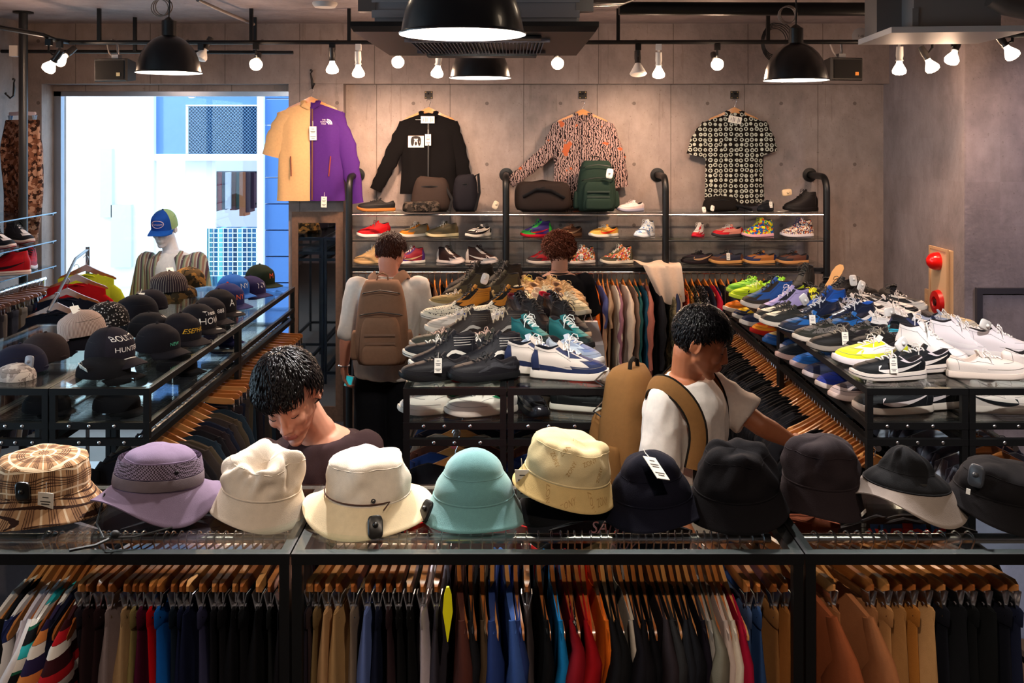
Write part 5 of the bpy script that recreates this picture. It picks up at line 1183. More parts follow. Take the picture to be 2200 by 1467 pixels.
pair('olive and brown ankle boot at the table\'s left side', 'olive and brown ankle boot beside the tan trainers', 'boot', (-0.275, 5.56), (-0.085, 5.56), pi+0.35, '4a4230', over='332a22', sole='241c18', lace='3a3024', group=CT, nm='ankle_boot')
pair('tall dark brown boot at the far end, left one', 'tall dark brown boot at the far end, right one', 'boot', (-0.255, 5.82), (-0.075, 5.82), pi+0.5, '2e2620', over='241c18', sole='1c1614', lace='2a2220', group=CT, nm='ankle_boot', sc=1.1)
secur(thing('loose_tag', 'white round tag standing among the olive boots', 'tag', (-0.155, 5.33, ZG+0.17)), (0, 0, 0), (pi/2, 0.3, 0), 1.2, 'e8e4dc')
# right half
pair('big white and navy patent trainer at the table\'s front right', 'white and navy trainer just behind the front right one', 'mid', (0.235, 3.800), (0.125, 3.885), -0.16, 'c9bdb2', over='232a48', toe='26305a', sole='d9cfc2', mark='mudguard', mcol='222a48', lace='f0ece6', lining='14161e', group=CT, sc=1.06)
pair('pale grey and ice blue striped trainer, right one', 'pale grey and ice blue striped trainer, left one', 'run', (0.27, 4.09), (0.10, 4.09), -0.75, 'b8c4d0', over='8c98ac', toe='6c7ca4', sole='dcd8d4', lace='f2f0ee', mark='three', mcol='6c6c78', group=CT)
pair('teal and black trainer with white laces, left one', 'teal high trainer nearest the table\'s right edge', 'mid', (0.085, 4.40), (0.27, 4.38), -0.9, '24686a', over='14201f', toe='2c7c7a', sole='1c1c1e', lace='e8f0ee', group=CT)
pair('black and tan sandal-like trainer with price tag', 'black quilted high-top near the right edge', 'high', (0.13, 4.66), (0.285, 4.62), -1.0, '1a1718', sole='caa888', toe='2a1c18', lace='1c1a1a', group=CT, tagp=-1)
pair('black patent high-top with dark red trim, left one', 'black patent high-top with dark red trim, right one', 'high', (0.05, 4.86), (0.24, 4.86), -1.05, '1c1618', over='2c2a30', sole='2a2224', collar='4a1a20', lining='6a1c24', lace='1a1618', rough=0.2, group=CT)
pair('black high trainer with crimson tongue lining, left one', 'black high trainer with crimson tongue lining, right one', 'mid', (0.065, 5.08), (0.23, 5.08), -1.0, '1d1a26', over='2a2440', sole='1c1a1c', lining='b81834', collar='c01c38', lace='2a2630', group=CT)
CRM = PAT('floral', ('e0d2b0', 'a89a88', 'b8b090'), 2.0)
for i, (x, y) in enumerate(((0.04, 5.24), (0.20, 5.22), (0.33, 5.20), (0.05, 5.42), (0.21, 5.40))):
    shoe('cream patterned trainer in the right-hand heap, %s' % ['nearest left', 'nearest middle', 'nearest at the table edge', 'second row left', 'second row middle'][i], 'run', (x, y, ZG), -1.0+0.1*(i % 2), CRM, over='d8c8a0', sole='e0d0b8', lace='efe6d0', lining='cdb8a4', group=CT)
for i, (x, y) in enumerate(((0.33, 5.40), (0.06, 5.62), (0.21, 5.60), (0.33, 5.60), (0.10, 5.82), (0.26, 5.82))):
    shoe('tan suede trainer at the far end, %s' % ['edge of the cream heap', 'left of the middle row', 'centre of the middle row', 'right of the middle row', 'last row with yellow laces', 'last row by the curly-haired person'][i], 'run', (x, y, ZG), -1.0+0.13*(i % 3), 'c39a6a', over='b08654', sole='d8b48c', lace='e8d070' if i == 4 else 'd8bc90', lining='8a6a54', group=CT)
# lower shelf front
pair('white trainer with green heel tab on the lower shelf, left one', 'white trainer with green heel tab on the lower shelf, right one', 'low', (-0.315, 3.80), (-0.125, 3.775), pi+0.25, 'd6ccc2', over='d6ccc2', collar='1c6a44', sole='cfc2b4', lace='e4dcd4', group=CT, z=ZS)
pair('white trainer with red collar on the lower shelf behind', 'beige trainer on the lower shelf at left', 'low', (-0.10, 4.02), (-0.31, 4.02), pi+0.2, 'cfc0b0', collar='c0141c', sole='cfc2b4', group=CT, z=ZS)
shoe('shiny black dress shoe on the lower shelf pointing forward', 'vamp', (0.075, 3.82, ZS), -1.25, '1c1b20', sole='141418', lace=None, rough=0.2, group=CT, nm='dress_shoe')
pair('black canvas shoe with thick white sole on the lower shelf, left', 'black canvas shoe with thick white sole on the lower shelf, right', 'low', (0.20, 3.95), (0.305, 3.82), -0.15, '17191a', sole='d8d0c4', lace='17191a', group=CT, z=ZS)
shoe('red trainer with orange laces at the back of the lower shelf', 'low', (0.28, 4.12, ZS), -0.2, 'c8281c', sole='c8bcb0', lace='f08a5a', group=CT)
# ---- right table, top
pair('black trainer with white tick mark, price tag and white laces at the front corner', 'black trainer with white tick mark behind the white shoe heel', 'run', (1.535, 3.80), (1.70, 3.92), pi+0.04, '15171a', over='15171a', sole='d8ccc2', line='3a3a3e', mark='swoosh', mcol='e4dcd6', collar='cfc4c8', lace='e8e2dc', group=RT, tagp=1)
pair('white and neon yellow trainer with a clear tag', None, 'run', (1.560, 4.05), (0, 0), pi+0.06, 'e6dcd6', over='d6dc2a', toe='dfe04a', sole='e8dcdc', mark='swoosh', mcol='dfe83a', lace='f0e8e4', group=RT, sc=1.07)
pair('black knit trainer with price tag right behind the yellow one', 'black knit trainer with teal tongue', 'run', (1.515, 4.30), (1.665, 4.25), pi+0.12, '1a1818', sole='8a8078', out='1a1a1a', lace='8c8478', group=RT, tagp=1)
pair('grey snakeskin low shoe with white sole, outer one', 'grey snakeskin low shoe, inner one', 'low', (1.50, 4.50), (1.665, 4.45), pi+0.2, PAT('floral', ('6a6460', '1c1a18'), 3.0), over='2a2a24', sole='d2c6b8', lace='1c1c1c', group=RT)
pair('blue and navy trainer with beige tag', 'blue and navy trainer with black laces', 'low', (1.49, 4.70), (1.68, 4.67), pi+0.22, '1c5a9c', over='1a2438', toe='24507c', sole='18202e', line='e8e8e8', lining='121212', lace='14161a', group=RT, tagp=1)
pair('black and cream panelled low trainer, outer one', 'black and cream panelled low trainer, next one', 'low', (1.415+0.03, 4.98), (1.44, 4.86), pi+0.12, '2a2a28', toe='cfc8b4', sole='d8ccbc', lace='2a2a2a', group=RT)
pair('navy patent trainer with white piping, left one', 'navy patent trainer with white piping, right one', 'mid', (1.60, 4.90), (1.76, 4.84), pi+0.3, '1b2238', over='161c30', sole='d6d2d8', line='e8e8ee', lace='c8c8d0', lining='2a5ab0', rough=0.25, group=RT)
shoe('lilac and black high-top half hidden by a tag', 'high', (1.50, 5.12, ZG), pi+0.1, 'a89ac8', over='22202a', sole='c8a890', lace='d8d0e0', group=RT)
shoe('royal blue and black high-top in the middle of the table', 'high', (1.70, 5.10, ZG), pi+0.2, '1c4ea0', over='16306a', sole='cfc8c8', lace='222222', lining='5a4a48', group=RT)
shoe('dark brown and royal blue high-top at the aisle edge', 'high', (1.475, 5.36, ZG), pi+0.06, '2a5498', over='3a3028', toe='32506e', sole='d0c4b8', lace='2a2420', lining='4a3a38', group=RT, sc=1.05)
pair('neon yellow-green trainer at the far aisle corner', 'neon yellow-green trainer behind the blue high-top', 'run', (1.465, 5.62), (1.62, 5.60), pi+0.1, 'b8d018', over='a8c010', sole='c8d838', out='2a2a22', lace='e8f0a0', mark='swoosh', mcol='2a3018', group=RT)
pair('lime green trainer with loose strap at the far end', 'bright green sandal trainer at the far end', 'low', (1.49, 5.84), (1.66, 5.82), pi+0.2, '86c02a', over='6cb030', sole='b0d040', lace='a8e048', group=RT)
shoe('yellow laced trainer between the green shoes and the lilac one', 'low', (1.72, 5.40, ZG), pi+0.3, 'c8c81c', over='1c1c18', sole='c8c8c0', lace='e8e020', group=RT)
# right column
shoe('clean white low trainer at the front right of the table', 'low', (1.945, 3.805, ZG), -0.10, 'e0d2c8', sole='dccabc', lace='eee6e0', lining='c8b8ac', group=RT, sc=1.06)
shoe('white low trainer cut by the right picture edge', 'low', (2.235, 3.92, ZG), -0.25, 'e4d8d2', sole='dcd0c8', lace='eeeae6', mark='swoosh', mcol='d8ccc8', group=RT, sc=1.05)
shoe('white high-top with black tick mark behind the front white trainer', 'high', (1.83, 4.06, ZG), -0.75, 'e6dedc', sole='dcd2cc', lace='f0ece8', mark='swoosh', mcol='17171a', group=RT, sc=1.03)
shoe('plain white high-top near the right picture edge', 'high', (2.04, 4.22, ZG), -0.35, 'e2dade', sole='e0d8d6', lace='eeeaea', mark='swoosh', mcol='eae4e6', group=RT)
shoe('second plain white high-top against the right picture edge', 'mid', (2.19, 4.16, ZG), -0.35, 'ded6da', sole='e0d8d6', lace='eeeaea', group=RT)
shoe('white mid trainer behind the plain white high-tops', 'low', (2.17, 4.42, ZG), -0.4, 'e0dad8', sole='dcd4d0', lace='eeeaea', group=RT)
shoe('black mid trainer with white laces in the white group', 'mid', (1.93, 4.42, ZG), -0.9, '1c1c22', over='2a3050', sole='cfc8cc', lace='e8e8ea', group=RT)
shoe('black trainer with teal heel loop seen from behind', 'run', (1.83, 4.45, ZG), 1.2, '20262c', over='2a98b0', sole='c8c0bc', lace=None, collar='2aa0bc', group=RT)
shoe('black speckled knit trainer seen from behind', 'run', (1.78, 4.28, ZG), 1.9, PAT('floral', ('1c1c20', '7a7a84'), 4.0), sole='5a6078', lace=None, group=RT)
pair('white trainer with black stripe, left of the heel loop', 'white trainer with thin black stripe in the middle', 'low', (1.84, 4.68), (1.98, 4.70), -0.5, 'dcd4d0', over='c8c0bc', sole='d8ccc4', lace='eee8e4', mark='swoosh', mcol='17171a', group=RT)
pair('white chunky trainer with a security tag on its side', 'white and grey chunky trainer', 'run', (1.88, 4.92), (2.02, 4.90), -0.6, 'ddd2cc', over='cfc2bc', sole='ded2ca', lace='f0ece8', group=RT)
shoe('tan-toed denim trainer beyond the white shoes', 'low', (2.20, 4.72, ZG), -0.3, '9aa0b4', toe='d8b888', over='cdbca8', sole='d8ccc0', lace='d8d4d0', group=RT)
shoe('dark navy trainer before the tan-toed one', 'low', (2.10, 4.56, ZG), -0.5, '24283e', sole='c8c4cc', lace='a8a8b4', group=RT)
pair('white trainer with black curved line', 'white trainer with black sole edge', 'run', (1.92, 5.16), (2.08, 5.12), -0.5, 'd8ccc4', over='1c1a1c', sole='d8ccc4', lace='1c1c20', lining='2a2628', group=RT)
pair('black and white trainer with tied grey laces', 'black and white trainer beyond the blue pair', 'low', (1.82, 5.06), (1.86, 5.30), -0.8, '222026', over='d0c8c8', sole='d0c8c4', lace='a8a0a8', group=RT)
pair('white trainer with black heel at the outer edge', 'black low trainer with white sole at the outer edge', 'low', (2.02, 5.36), (2.20, 5.30), -0.5, '1f1c1e', over='cfc6be', sole='d8ccc0', lace='b8b0ac', group=RT)
for i, (x, y, k) in enumerate(((1.80, 5.62, 'low'), (1.95, 5.58, 'mid'), (2.10, 5.58, 'low'), (1.83, 5.86, 'boot'), (1.98, 5.84, 'low'), (2.14, 5.82, 'low'), (2.26, 5.55, 'low'), (1.70, 5.92-0.0, 'low'))):
    shoe('black shoe in the far right heap, %s' % ['beside the neon pair', 'under two white tags', 'with grey sole near the wall', 'tall one at the back', 'flat one at the back', 'last at the back right', 'at the outer back edge', 'in the last row'][i], k, (x, y, ZG), pi*(i % 2)+0.3+0.2*i, ['1a1818', '16161a', '221e1c', '141414'][i % 4], sole=['2a2624', 'cfc4bc', '1a1a1a'][i % 3], lace='242222', group=RT)
st = thing('leather_insole', 'tan leather insole sticking up from the far black heap', 'insole', (1.96, 5.70, ZG+0.10), 0.2, rot=(0.2, -0.9, 0.4))
ob(MB().loft([[Vector((x, s*w_, 0.002*t)) for s, t in ((-1, 0), (1, 0), (1, 1), (-1, 1))] for x, w_ in ((-0.11, 0.015), (-0.08, 0.028), (0, 0.026), (0.06, 0.036), (0.10, 0.03), (0.12, 0.012))]), 'insole', M('c08a4c', 0.6), st)
for i, (x, y, z) in enumerate(((2.02, 5.52, .13), (2.06, 5.50, .10), (1.66, 3.98, .10), (1.90, 4.70, .10), (2.10, 4.14, .15), (1.55, 4.95, .12))):
    tt = thing('loose_tag', 'white anti-theft tag on the right table, %s' % ['upper one on the far black shoes', 'lower one on the far black shoes', 'clear one on the yellow trainer', 'on the middle white trainer', 'on the white high-top', 'on the lilac shoe'][i], 'tag', (x, y, ZG+z)); secur(tt, (0, 0, 0), (pi/2-0.2, 0.5*i, 0.2), 1.25, 'e6e2de')
# ---- right table lower shelf
lo = [('orange knit trainer', 'run', 1.50, 5.95, 'd8701c', 'dcc8b8', None), ('yellow and navy trainer', 'low', 1.50, 5.72, 'd8a81c', 'c8c0b8', '1a2038'), ('navy knit trainer', 'run', 1.50, 5.52, '1c2440', 'c8c0b8', None),
      ('orange-red ribbed trainer', 'run', 1.50, 5.28, 'd8421c', 'b01c14', 'e89020'), ('yellow and blue trainer', 'low', 1.50, 5.03, 'c8b07a', '2a5a9c', '1c4a8c'), ('blue and white trainer', 'run', 1.55, 4.86, '1c3a6a', 'd0c8d0', None), ('black knit trainer with pale sole', 'run', 1.48, 4.70, '1c222c', 'c8a8a0', None),
      ('bright blue knit trainer', 'run', 1.50, 4.52, '2058a0', 'b8a0a0', None), ('dark navy trainer with white sole', 'low', 1.50, 4.34, '20243c', 'c8b8b8', None), ('navy and cobalt camouflage trainer', 'low', 1.50, 4.16, '1c2c7c', 'c8b8b0', None), ('grey and white panelled trainer', 'low', 1.50, 3.99, '3a3238', 'd0b8b0', 'a89490')]
for n_, k, x, y, c, so, ov in lo:
    shoe(n_+' on the lower shelf of the right table', k, (x, y, ZS), pi+0.18, c, sole=so, over=ov or c, lace='2a2a2a', group=RT)
pair('large black shoe with white tick mark on the lower shelf at the front', 'black shoe with white tick mark on the lower shelf, second one', 'dunk', (1.555, 3.80), (1.70, 3.86), pi+0.03, '17171a', sole='c8b8ac', mark='swoosh', mcol='d0c0c0', lace='c8b8b8', group=RT, z=ZS, sc=1.08)
shoe('white shoe with black tick mark on the lower shelf at right', 'dunk', (1.99, 3.80, ZS), -0.1, 'cfc0b8', sole='c4b6ac', mark='swoosh', mcol='17171a', lace='d8ccc4', group=RT)
shoe('white shoe with a navy stripe on the lower shelf at far right', 'dunk', (2.12, 3.98, ZS), -0.2, 'cfc4c0', sole='c4b6ac', mark='swoosh', mcol='1c2238', lace='d8ccc4', group=RT)
# ---- wall shelves
ws = [PX(750, 7.3), PX(1087, 7.3), PX(1430, 7.3), PX(1776, 7.3)]
ZW = [1.813, 1.610, 1.398]
wsr = thing('wall_shelving', 'black pipe and glass wall shelving along the concrete wall', 'shelving', (0.6, 7.4, 0))
for i, x in enumerate(ws):
    pts = [(x-0.6, -0.10, 0.0), (x-0.6, -0.10, 1.98)]+[(x-0.6, -0.10+0.10*(1-cos(a)), 1.98+0.11*sin(a)) for a in [pi/2*k/6 for k in range(1, 7)]]+[(x-0.6, 0.315, 2.09)]
    p_ = ob(MB().tube(pts, 0.0265, 14), 'post', BLK, wsr)
    f = ob(MB().lathe([(0, 0), (0.058, 0), (0.058, 0.012), (0.03, 0.016), (0.03, 0.03)], 28).xf(Matrix.Rotation(pi/2, 4, 'X')), 'flange', BLK, wsr, loc=(x-0.6, 0.318, 2.09))
for j, z in enumerate(ZW):
    for i in range(3):
        a, b = ws[i]-0.6, ws[i+1]-0.6
        ob(MB().bb((a+0.012, -0.085, z-0.010), (b-0.012, 0.27, z)), 'glass_shelf', GM(0.05, (0.86, 0.90, 0.90)), wsr, smooth=False)
        ob(MB().tube([(a, -0.10, z-0.02), (b, -0.10, z-0.02)], 0.009 if j == 0 else 0.006, 8).tube([(a, 0.20, z-0.02), (b, 0.20, z-0.02)], 0.006, 8), 'shelf_rail', CHROME if j == 0 else BLK, wsr)
ob(MB().tube([(ws[0]-0.6, -0.06, 1.335), (ws[3]-0.6, -0.06, 1.335)], 0.0125, 10), 'hanging_rail', CHROME, wsr)
ob(MB().bb((ws[0]-0.6, -0.115, 1.352), (ws[3]-0.6, -0.09, 1.374)), 'front_bar', BLK, wsr, smooth=False)
WS = 'shoes on the wall shelving'
FLO = PAT('splash', ('e8dcd0', 'b8324a', '3a5a3a', 'd87a3a'), 3.0); RAIN = PAT('splash', ('e8d820', '2a9a4a', 'e04a1c', '1c5ab0'), 2.4); MUL = PAT('splash', ('2a2440', 'd8c090', '1c3a7c', 'b85a2a', 'e8e0d0'), 5.0); BLUW = PAT('splash', ('e4e8f0', '5a8cd0', 'f0f0f4'), 2.6)
wl = [('black shoe with gum sole and white lace on the top wall shelf', 'low', 808, 0, pi+.1, '1c1a1a', 'a86a34', None, '1c1a1a', '', '', 1.1),
 ('pale pink shoe in clear wrapping on the top wall shelf', 'low', 1355, 0, pi+.5, 'dcc8c8', '9a9ab0', None, 'e0d0d0', '', '', .9),
 ('small black shoe with a tag on the top wall shelf', 'low', 1645, 0, pi+.9, '14161c', '14161c', None, '17171a', '', '', .9),
 ('tall black leather boot on the top wall shelf', 'boot', 1720, 0, pi+.1, '171312', '151110', None, '171312', '', '', 1.02),
 ('red high trainer with white cloud sole, middle wall shelf', 'mid', 803, 1, pi+.35, 'c8141c', 'e0d8d4', 'b01018', '8a5050', '', '', .98),
 ('taupe and orange shoe, middle wall shelf', 'mid', 890, 1, pi+.4, '7a6a54', 'd0c4b4', 'd07a1c', 'e0d8cc', '', '', .9),
 ('olive chunky shoe with cream heel, middle wall shelf', 'mid', 950, 1, pi+.3, '4e4430', 'c8b890', '5a4c34', 'c8c0b8', '', '', .95),
 ('black, white and peach shoe, middle wall shelf', 'dunk', 1028, 1, pi+.8, 'e0d4cc', 'e0d8cc', '1a1618', '1c1a1a', 'swoosh', '1a1618', .95),
 ('purple, green and red shoe, middle wall shelf', 'high', 1152, 1, pi+.2, '3a2a6a', 'b8182c', '2fa03a', '3ab04a', 'swoosh', 'c01c24', .92),
 ('brown leather shoe with tan tick mark, middle wall shelf', 'dunk', 1222, 1, pi+.7, '5a3828', '7a5238', '4a2c20', '8a6048', 'swoosh', 'a88468', .98),
 ('mustard shoe with red tick mark and cream laces', 'dunk', 1297, 1, pi+.45, 'e0a040', 'e8e0d4', 'e8b45a', 'efe6d8', 'swoosh', 'd8301c', .95),
 ('white and sky blue marbled high-top', 'high', 1385, 1, pi+.8, BLUW, 'dce4f0', BLUW, 'eef0f4', '', '', .88),
 ('red and white high-top with pink sole', 'high', 1500, 1, pi+1.0, 'd8d0cc', 'c8243c', 'b81c24', 'e8e0dc', 'swoosh', 'a01820', .72),
 ('red, pink and grey trainer with dark sole', 'low', 1563, 1, pi+.35, 'd08a7a', '3a3638', 'c01c28', 'dcd8d4', '', '', 1.0),
 ('rainbow-coloured high-top with pink sole', 'high', 1628, 1, pi+.25, RAIN, 'e8b0bc', RAIN, 'd8e020', '', '', .98),
 ('navy high-top covered in a busy multicolour pattern', 'high', 1712, 1, pi+.12, MUL, 'd8d0d4', MUL, '1c2a5c', '', '', .98),
 ('tan suede boot with grey laces, lower wall shelf', 'high', 795, 2, pi+.35, 'b89468', 'c8a474', 'ac8a60', 'a8a09c', '', '', .95),
 ('white, purple and maroon high-top, lower wall shelf', 'high', 880, 2, pi+.3, '8a2430', 'e4dcd4', '4a2c6a', 'e0d8d4', 'swoosh', 'd8b088', .9),
 ('dark brown and white high-top pointing right, left one', 'high', 968, 2, -.5, '2c1a18', 'd8c8c0', 'cdbcb4', '1c1614', '', '', .92),
 ('dark brown and white high-top pointing right, right one', 'high', 1035, 2, -.2, '34201c', 'd8c8c0', 'd0c0b8', '2a1c1a', 'swoosh', 'd8ccc4', .95),
 ('red and grey low boot beside the curly-haired person', 'high', 1165, 2, pi+.2, '8a1820', 'cfc0b4', '4a3a38', 'a01c28', '', '', .92),
 ('red and white floral high-top with big tag', 'high', 1245, 2, pi+.3, FLO, 'd8ccc4', FLO, 'e8e0d4', '', '', .95),
 ('olive and pink floral high-top with cream laces', 'high', 1325, 2, pi+.2, FLO, 'e0d4c0', '5a5240', 'efe6d4', '', '', .98),
 ('black and plum shoe with gold tick mark, lower wall shelf', 'dunk', 1498, 2, pi+.3, '2a2028', '241c20', '1c1a1c', '1c1818', 'swoosh', 'b89470', 1.0),
 ('navy and brown shoe with gum sole and white tag', 'dunk', 1560, 2, pi+.15, '2a2c3c', 'c89458', '5a3828', '171614', '', '', 1.02),
 ('navy and tan shoe with gum sole, middle of three', 'dunk', 1632, 2, pi+.15, '9a6234', 'c89458', '20284a', '171614', '', '', 1.0),
 ('black and brown shoe with gum sole, rightmost of three', 'dunk', 1702, 2, pi+.15, '5a382c', 'c08a54', '22222a', '171614', '', '', .98)]
for (lb, k, u, lv, rz, c, so, ov, la, mk, mc, sc) in wl:
    shoe(lb, k, (PX(u, 7.42), 7.42, ZW[lv]), rz, c, sole=so, over=ov or c, lace=la, mark=mk or None, mcol=mc or 'ffffff', group=WS, sc=sc*0.92, tagp=(1 if 'tag' in lb else None))
# ---- left glass shelves
ls = thing('glass_shelving', 'left wall glass shelves with three panes', 'shelving', (-3.69, 6.0, 0))
for z in (1.84, 1.63, 1.44):
    ob(MB().bb((-0.25, -1.6, z-0.010), (0.26, 1.0, z)), 'glass_shelf', GM(0.05, (0.80, 0.90, 0.95)), ls, smooth=False)
    ob(MB().tube([(0.262, -1.6, z-0.004), (0.262, 1.0, z-0.004)], 0.004, 6).tube([(-0.25, 0.98, z-0.016), (0.25, 0.98, z-0.016)], 0.007, 6), 'shelf_edge', M('4a7090', 0.2, metal=0.5), ls)
for y in (-1.5, 0.90): ob(MB().tube([(-0.23, y, 0), (-0.23, y, 2.0)], 0.016, 10), 'post', BLK, ls)
LS = 'shoes on the left wall shelves'
shoe('black and white high-top with red sole on the left wall, back one', 'high', (-3.60, 6.80, 1.6305), -.5, '1a1820', sole='e0ccc4', out='a01c28', toe='d8ccd0', lace='1a1a20', line='a01c28', group=LS)
shoe('black and white high-top with red sole on the left wall, front one', 'high', (-3.58, 6.47, 1.6305), -.3, '1b1a22', sole='e0ccc4', out='a01c28', toe='d8ccd0', lace='1a1a20', line='a01c28', group=LS)
shoe('red high-top with black laces on the left wall shelf', 'high', (-3.555, 6.52, 1.4405), pi+.25, 'b0101c', sole='e4ccc0', over='a00e18', mark='swoosh', mcol='2a0e12', lace='17141a', lining='14141a', line='8a1420', group=LS, sc=1.12)
shoe('second red high-top farther along the left wall shelf', 'high', (-3.55, 6.85, 1.4405), -1.2, 'b0101c', sole='d8ccd0', over='8c1a2c', lace='17141a', collar='17141a', group=LS)
# ================================================================ CAPS
CG = 'caps on the left table'
BK = '17161a'
cap('dark navy cap with a grey square security tag at the left edge', (PX(45, 3.90), 3.90, ZG+0.004), pi+0.1, '1c1c2c', kind='soft', group=CG, rot=(0.02, 0.04), sc=1.06)
o = thing('loose_tag', 'grey square security tag on the dark navy cap', 'tag', (PX(66, 3.82), 3.815, ZG+0.060)); secur(o, (0, 0, 0), (pi/2-0.15, 0, -0.2), 1.1, '84848c')
cap('beige camouflage cap underneath the dark navy cap', (PX(30, 3.78), 3.80, ZG+0.0005), pi-0.5, PAT('camo', ('b0a098', '8a7c74', 'cfc0b4'), 1.0), kind='flat', group=CG, sc=0.8)
cap('dark brown cap behind the navy cap with tag', (PX(98, 4.14), 4.14, ZG+0.002), pi-0.3, '2c2222', kind='soft', group=CG, sc=1.05)
t = cap('brown and white striped cap turned to the left', (PX(182, 4.38), 4.36, ZG+0.062), pi+0.2, PAT('pinstripe', ('c4aca0', '6a4c44'), 2.3), kind='soft', group=CG, rot=(0.0, 0.12), sc=1.05, tagp=((0.03, -0.03, 0.125), (1.2, 0, 0.4), 1.2))
cap('dark cap under the striped cap', (PX(186, 4.38), 4.37, ZG+0.001), pi+0.5, '15131a', kind='flat', group=CG)
cap('black paisley bandana cap', (PX(228, 4.72), 4.74, ZG+0.030), pi-0.2, PAT('floral', ('1c1818', 'b8b0a8'), 2.2), kind='soft', group=CG, sc=1.08)
cap('black cap with cream tag between paisley and pinstripe caps', (PX(292, 5.02), 5.04, ZG+0.012), pi+0.1, '17151a', kind='soft', group=CG, sc=1.10, tagp=((0.0, -0.055, 0.105), (1.0, 0, 0.1), 1.3))
cap('dark cap behind the one with the cream tag', (PX(322, 5.26), 5.28, ZG+0.012), pi-0.6, '1a161c', kind='soft', group=CG)
cap('brown pinstriped cap in front of the mannequin', (PX(366, 5.68), 5.66, ZG+0.050), pi+0.3, PAT('pinstripe', ('32262a', 'b8a890'), 1.0), kind='soft', group=CG, sc=1.10, tagp=((0.0, -0.03, 0.12), (1.2, 0, 0.2), 1.2))
cap('camouflage cap right of the pinstriped cap', (PX(402, 5.82), 5.86, ZG+0.045), pi-0.5, PAT('camo', ('5a4428', '2c2418', '9a6c34'), 0.9), kind='soft', group=CG, sc=1.1)
cap('dark camouflage cap lying under the pinstriped one', (PX(388, 5.70), 5.70, ZG+0.001), pi+1.0, PAT('camo', ('3c3020', '1c1814', '6a4c28'), 0.9), kind='flat', group=CG)
rz0 = -0.42
cap('black cap with two-line white lettering and white cord', (PX(236, 3.93), 3.93, ZG+0.050), rz0, '1d1a20', front='221e26', kind='snap', vk='visor', text='HUNTER', tsize=0.026, tz=0.046, edge='e8e4e0', group=CG, sc=1.10, text2=('BOUNTY', 0.026, 0.086, 0, 'efeae2'))
cap('flattened black cap with long tag beneath the two-line lettered cap', (PX(222, 3.86), 3.86, ZG+0.001), rz0+0.3, '141316', kind='flat', group=CG, sc=1.06, tagp=((-0.03, -0.095, 0.055), (0.7, 0.5, -0.2), 1.5))
cap('black cap with white leaf embroidery behind the two-line lettered cap', (PX(306, 4.42), 4.50, ZG+0.03), rz0+0.5, BK, kind='soft', text='W', tsize=0.03, tz=0.08, group=CG)
cap('black cap with small green letters at the aisle edge', (PX(338, 4.24), 4.24, ZG+0.020), rz0-0.05, '17151a', kind='soft', text='NEW', tsize=0.020, tcol='4ab08a', tz=0.030, group=CG, sc=1.08)
cap('black cap with spiky yellow lettering', (PX(388, 4.50), 4.50, ZG+0.006), rz0-0.1, '1a171c', text='ESEPHKS', tsize=0.030, tcol='d8a81c', tz=0.050, shear=0.4, group=CG, sc=1.06)
cap('black cap with tall white letters and a visor sticker', (PX(424, 4.76), 4.76, ZG+0.006), rz0-0.1, '1c191d', text='HOW', tsize=0.044, tz=0.045, group=CG, sticker=True, text2=('These', 0.026, 0.082, 0, 'efeae2'), sc=1.04)
cap('black cap with small white script before the blue caps', (PX(448, 4.98), 4.98, ZG+0.006), rz0-0.15, '1e1a1e', text='888', tsize=0.030, tz=0.055, taz=0.0, group=CG)
cap('black cap with white star emblem and silver visor sticker', (PX(470, 5.20), 5.20, ZG+0.006), rz0-0.1, '1b181b', text='A', tsize=0.05, tz=0.055, group=CG, sticker=True, sc=1.05)
cap('navy cap with orange NY letters and red button', (PX(490, 5.43), 5.42, ZG+0.006), rz0-0.1, '2a2c58', text='NY', tsize=0.040, tcol='e05a20', tz=0.050, button='c03a30', group=CG, sc=1.04)
cap('bright royal blue cap with white NY letters', (PX(500, 5.66), 5.66, ZG+0.030), rz0-0.15, '2a5ca8', text='NY', tsize=0.040, tz=0.050, group=CG, sc=1.08, kind='soft')
cap('dark purple navy cap with white NY letters', (PX(538, 5.80), 5.80, ZG+0.008), rz0-0.1, '2b2546', text='NY', tsize=0.045, tz=0.055, group=CG, kind='soft')
cap('dark green cap with orange emblem nearest the window', (PX(556, 6.00), 6.02, ZG+0.030), rz0-0.1, '22281c', text='M', tsize=0.045, tcol='e04a20', tz=0.055, group=CG, sc=1.05)
for i, (x, y, c, tx) in enumerate(((-1.92, 3.84, '121216', None), (-1.64, 3.86, '141418', None), (-1.62, 4.5, '17171c', None), (-1.60, 5.12, '1c2048', 'NY'), (-2.35, 3.86, '131316', None))):
    cap('dark cap on the lower glass of the left table, %s' % ['behind the corner post', 'at the near aisle corner', 'half way along the aisle', 'navy with white letters', 'at the far left'][i], (x, y, ZS), rz0, c, kind='flat', text=tx, tsize=0.03, tz=0.03, group=CG, sc=0.98)
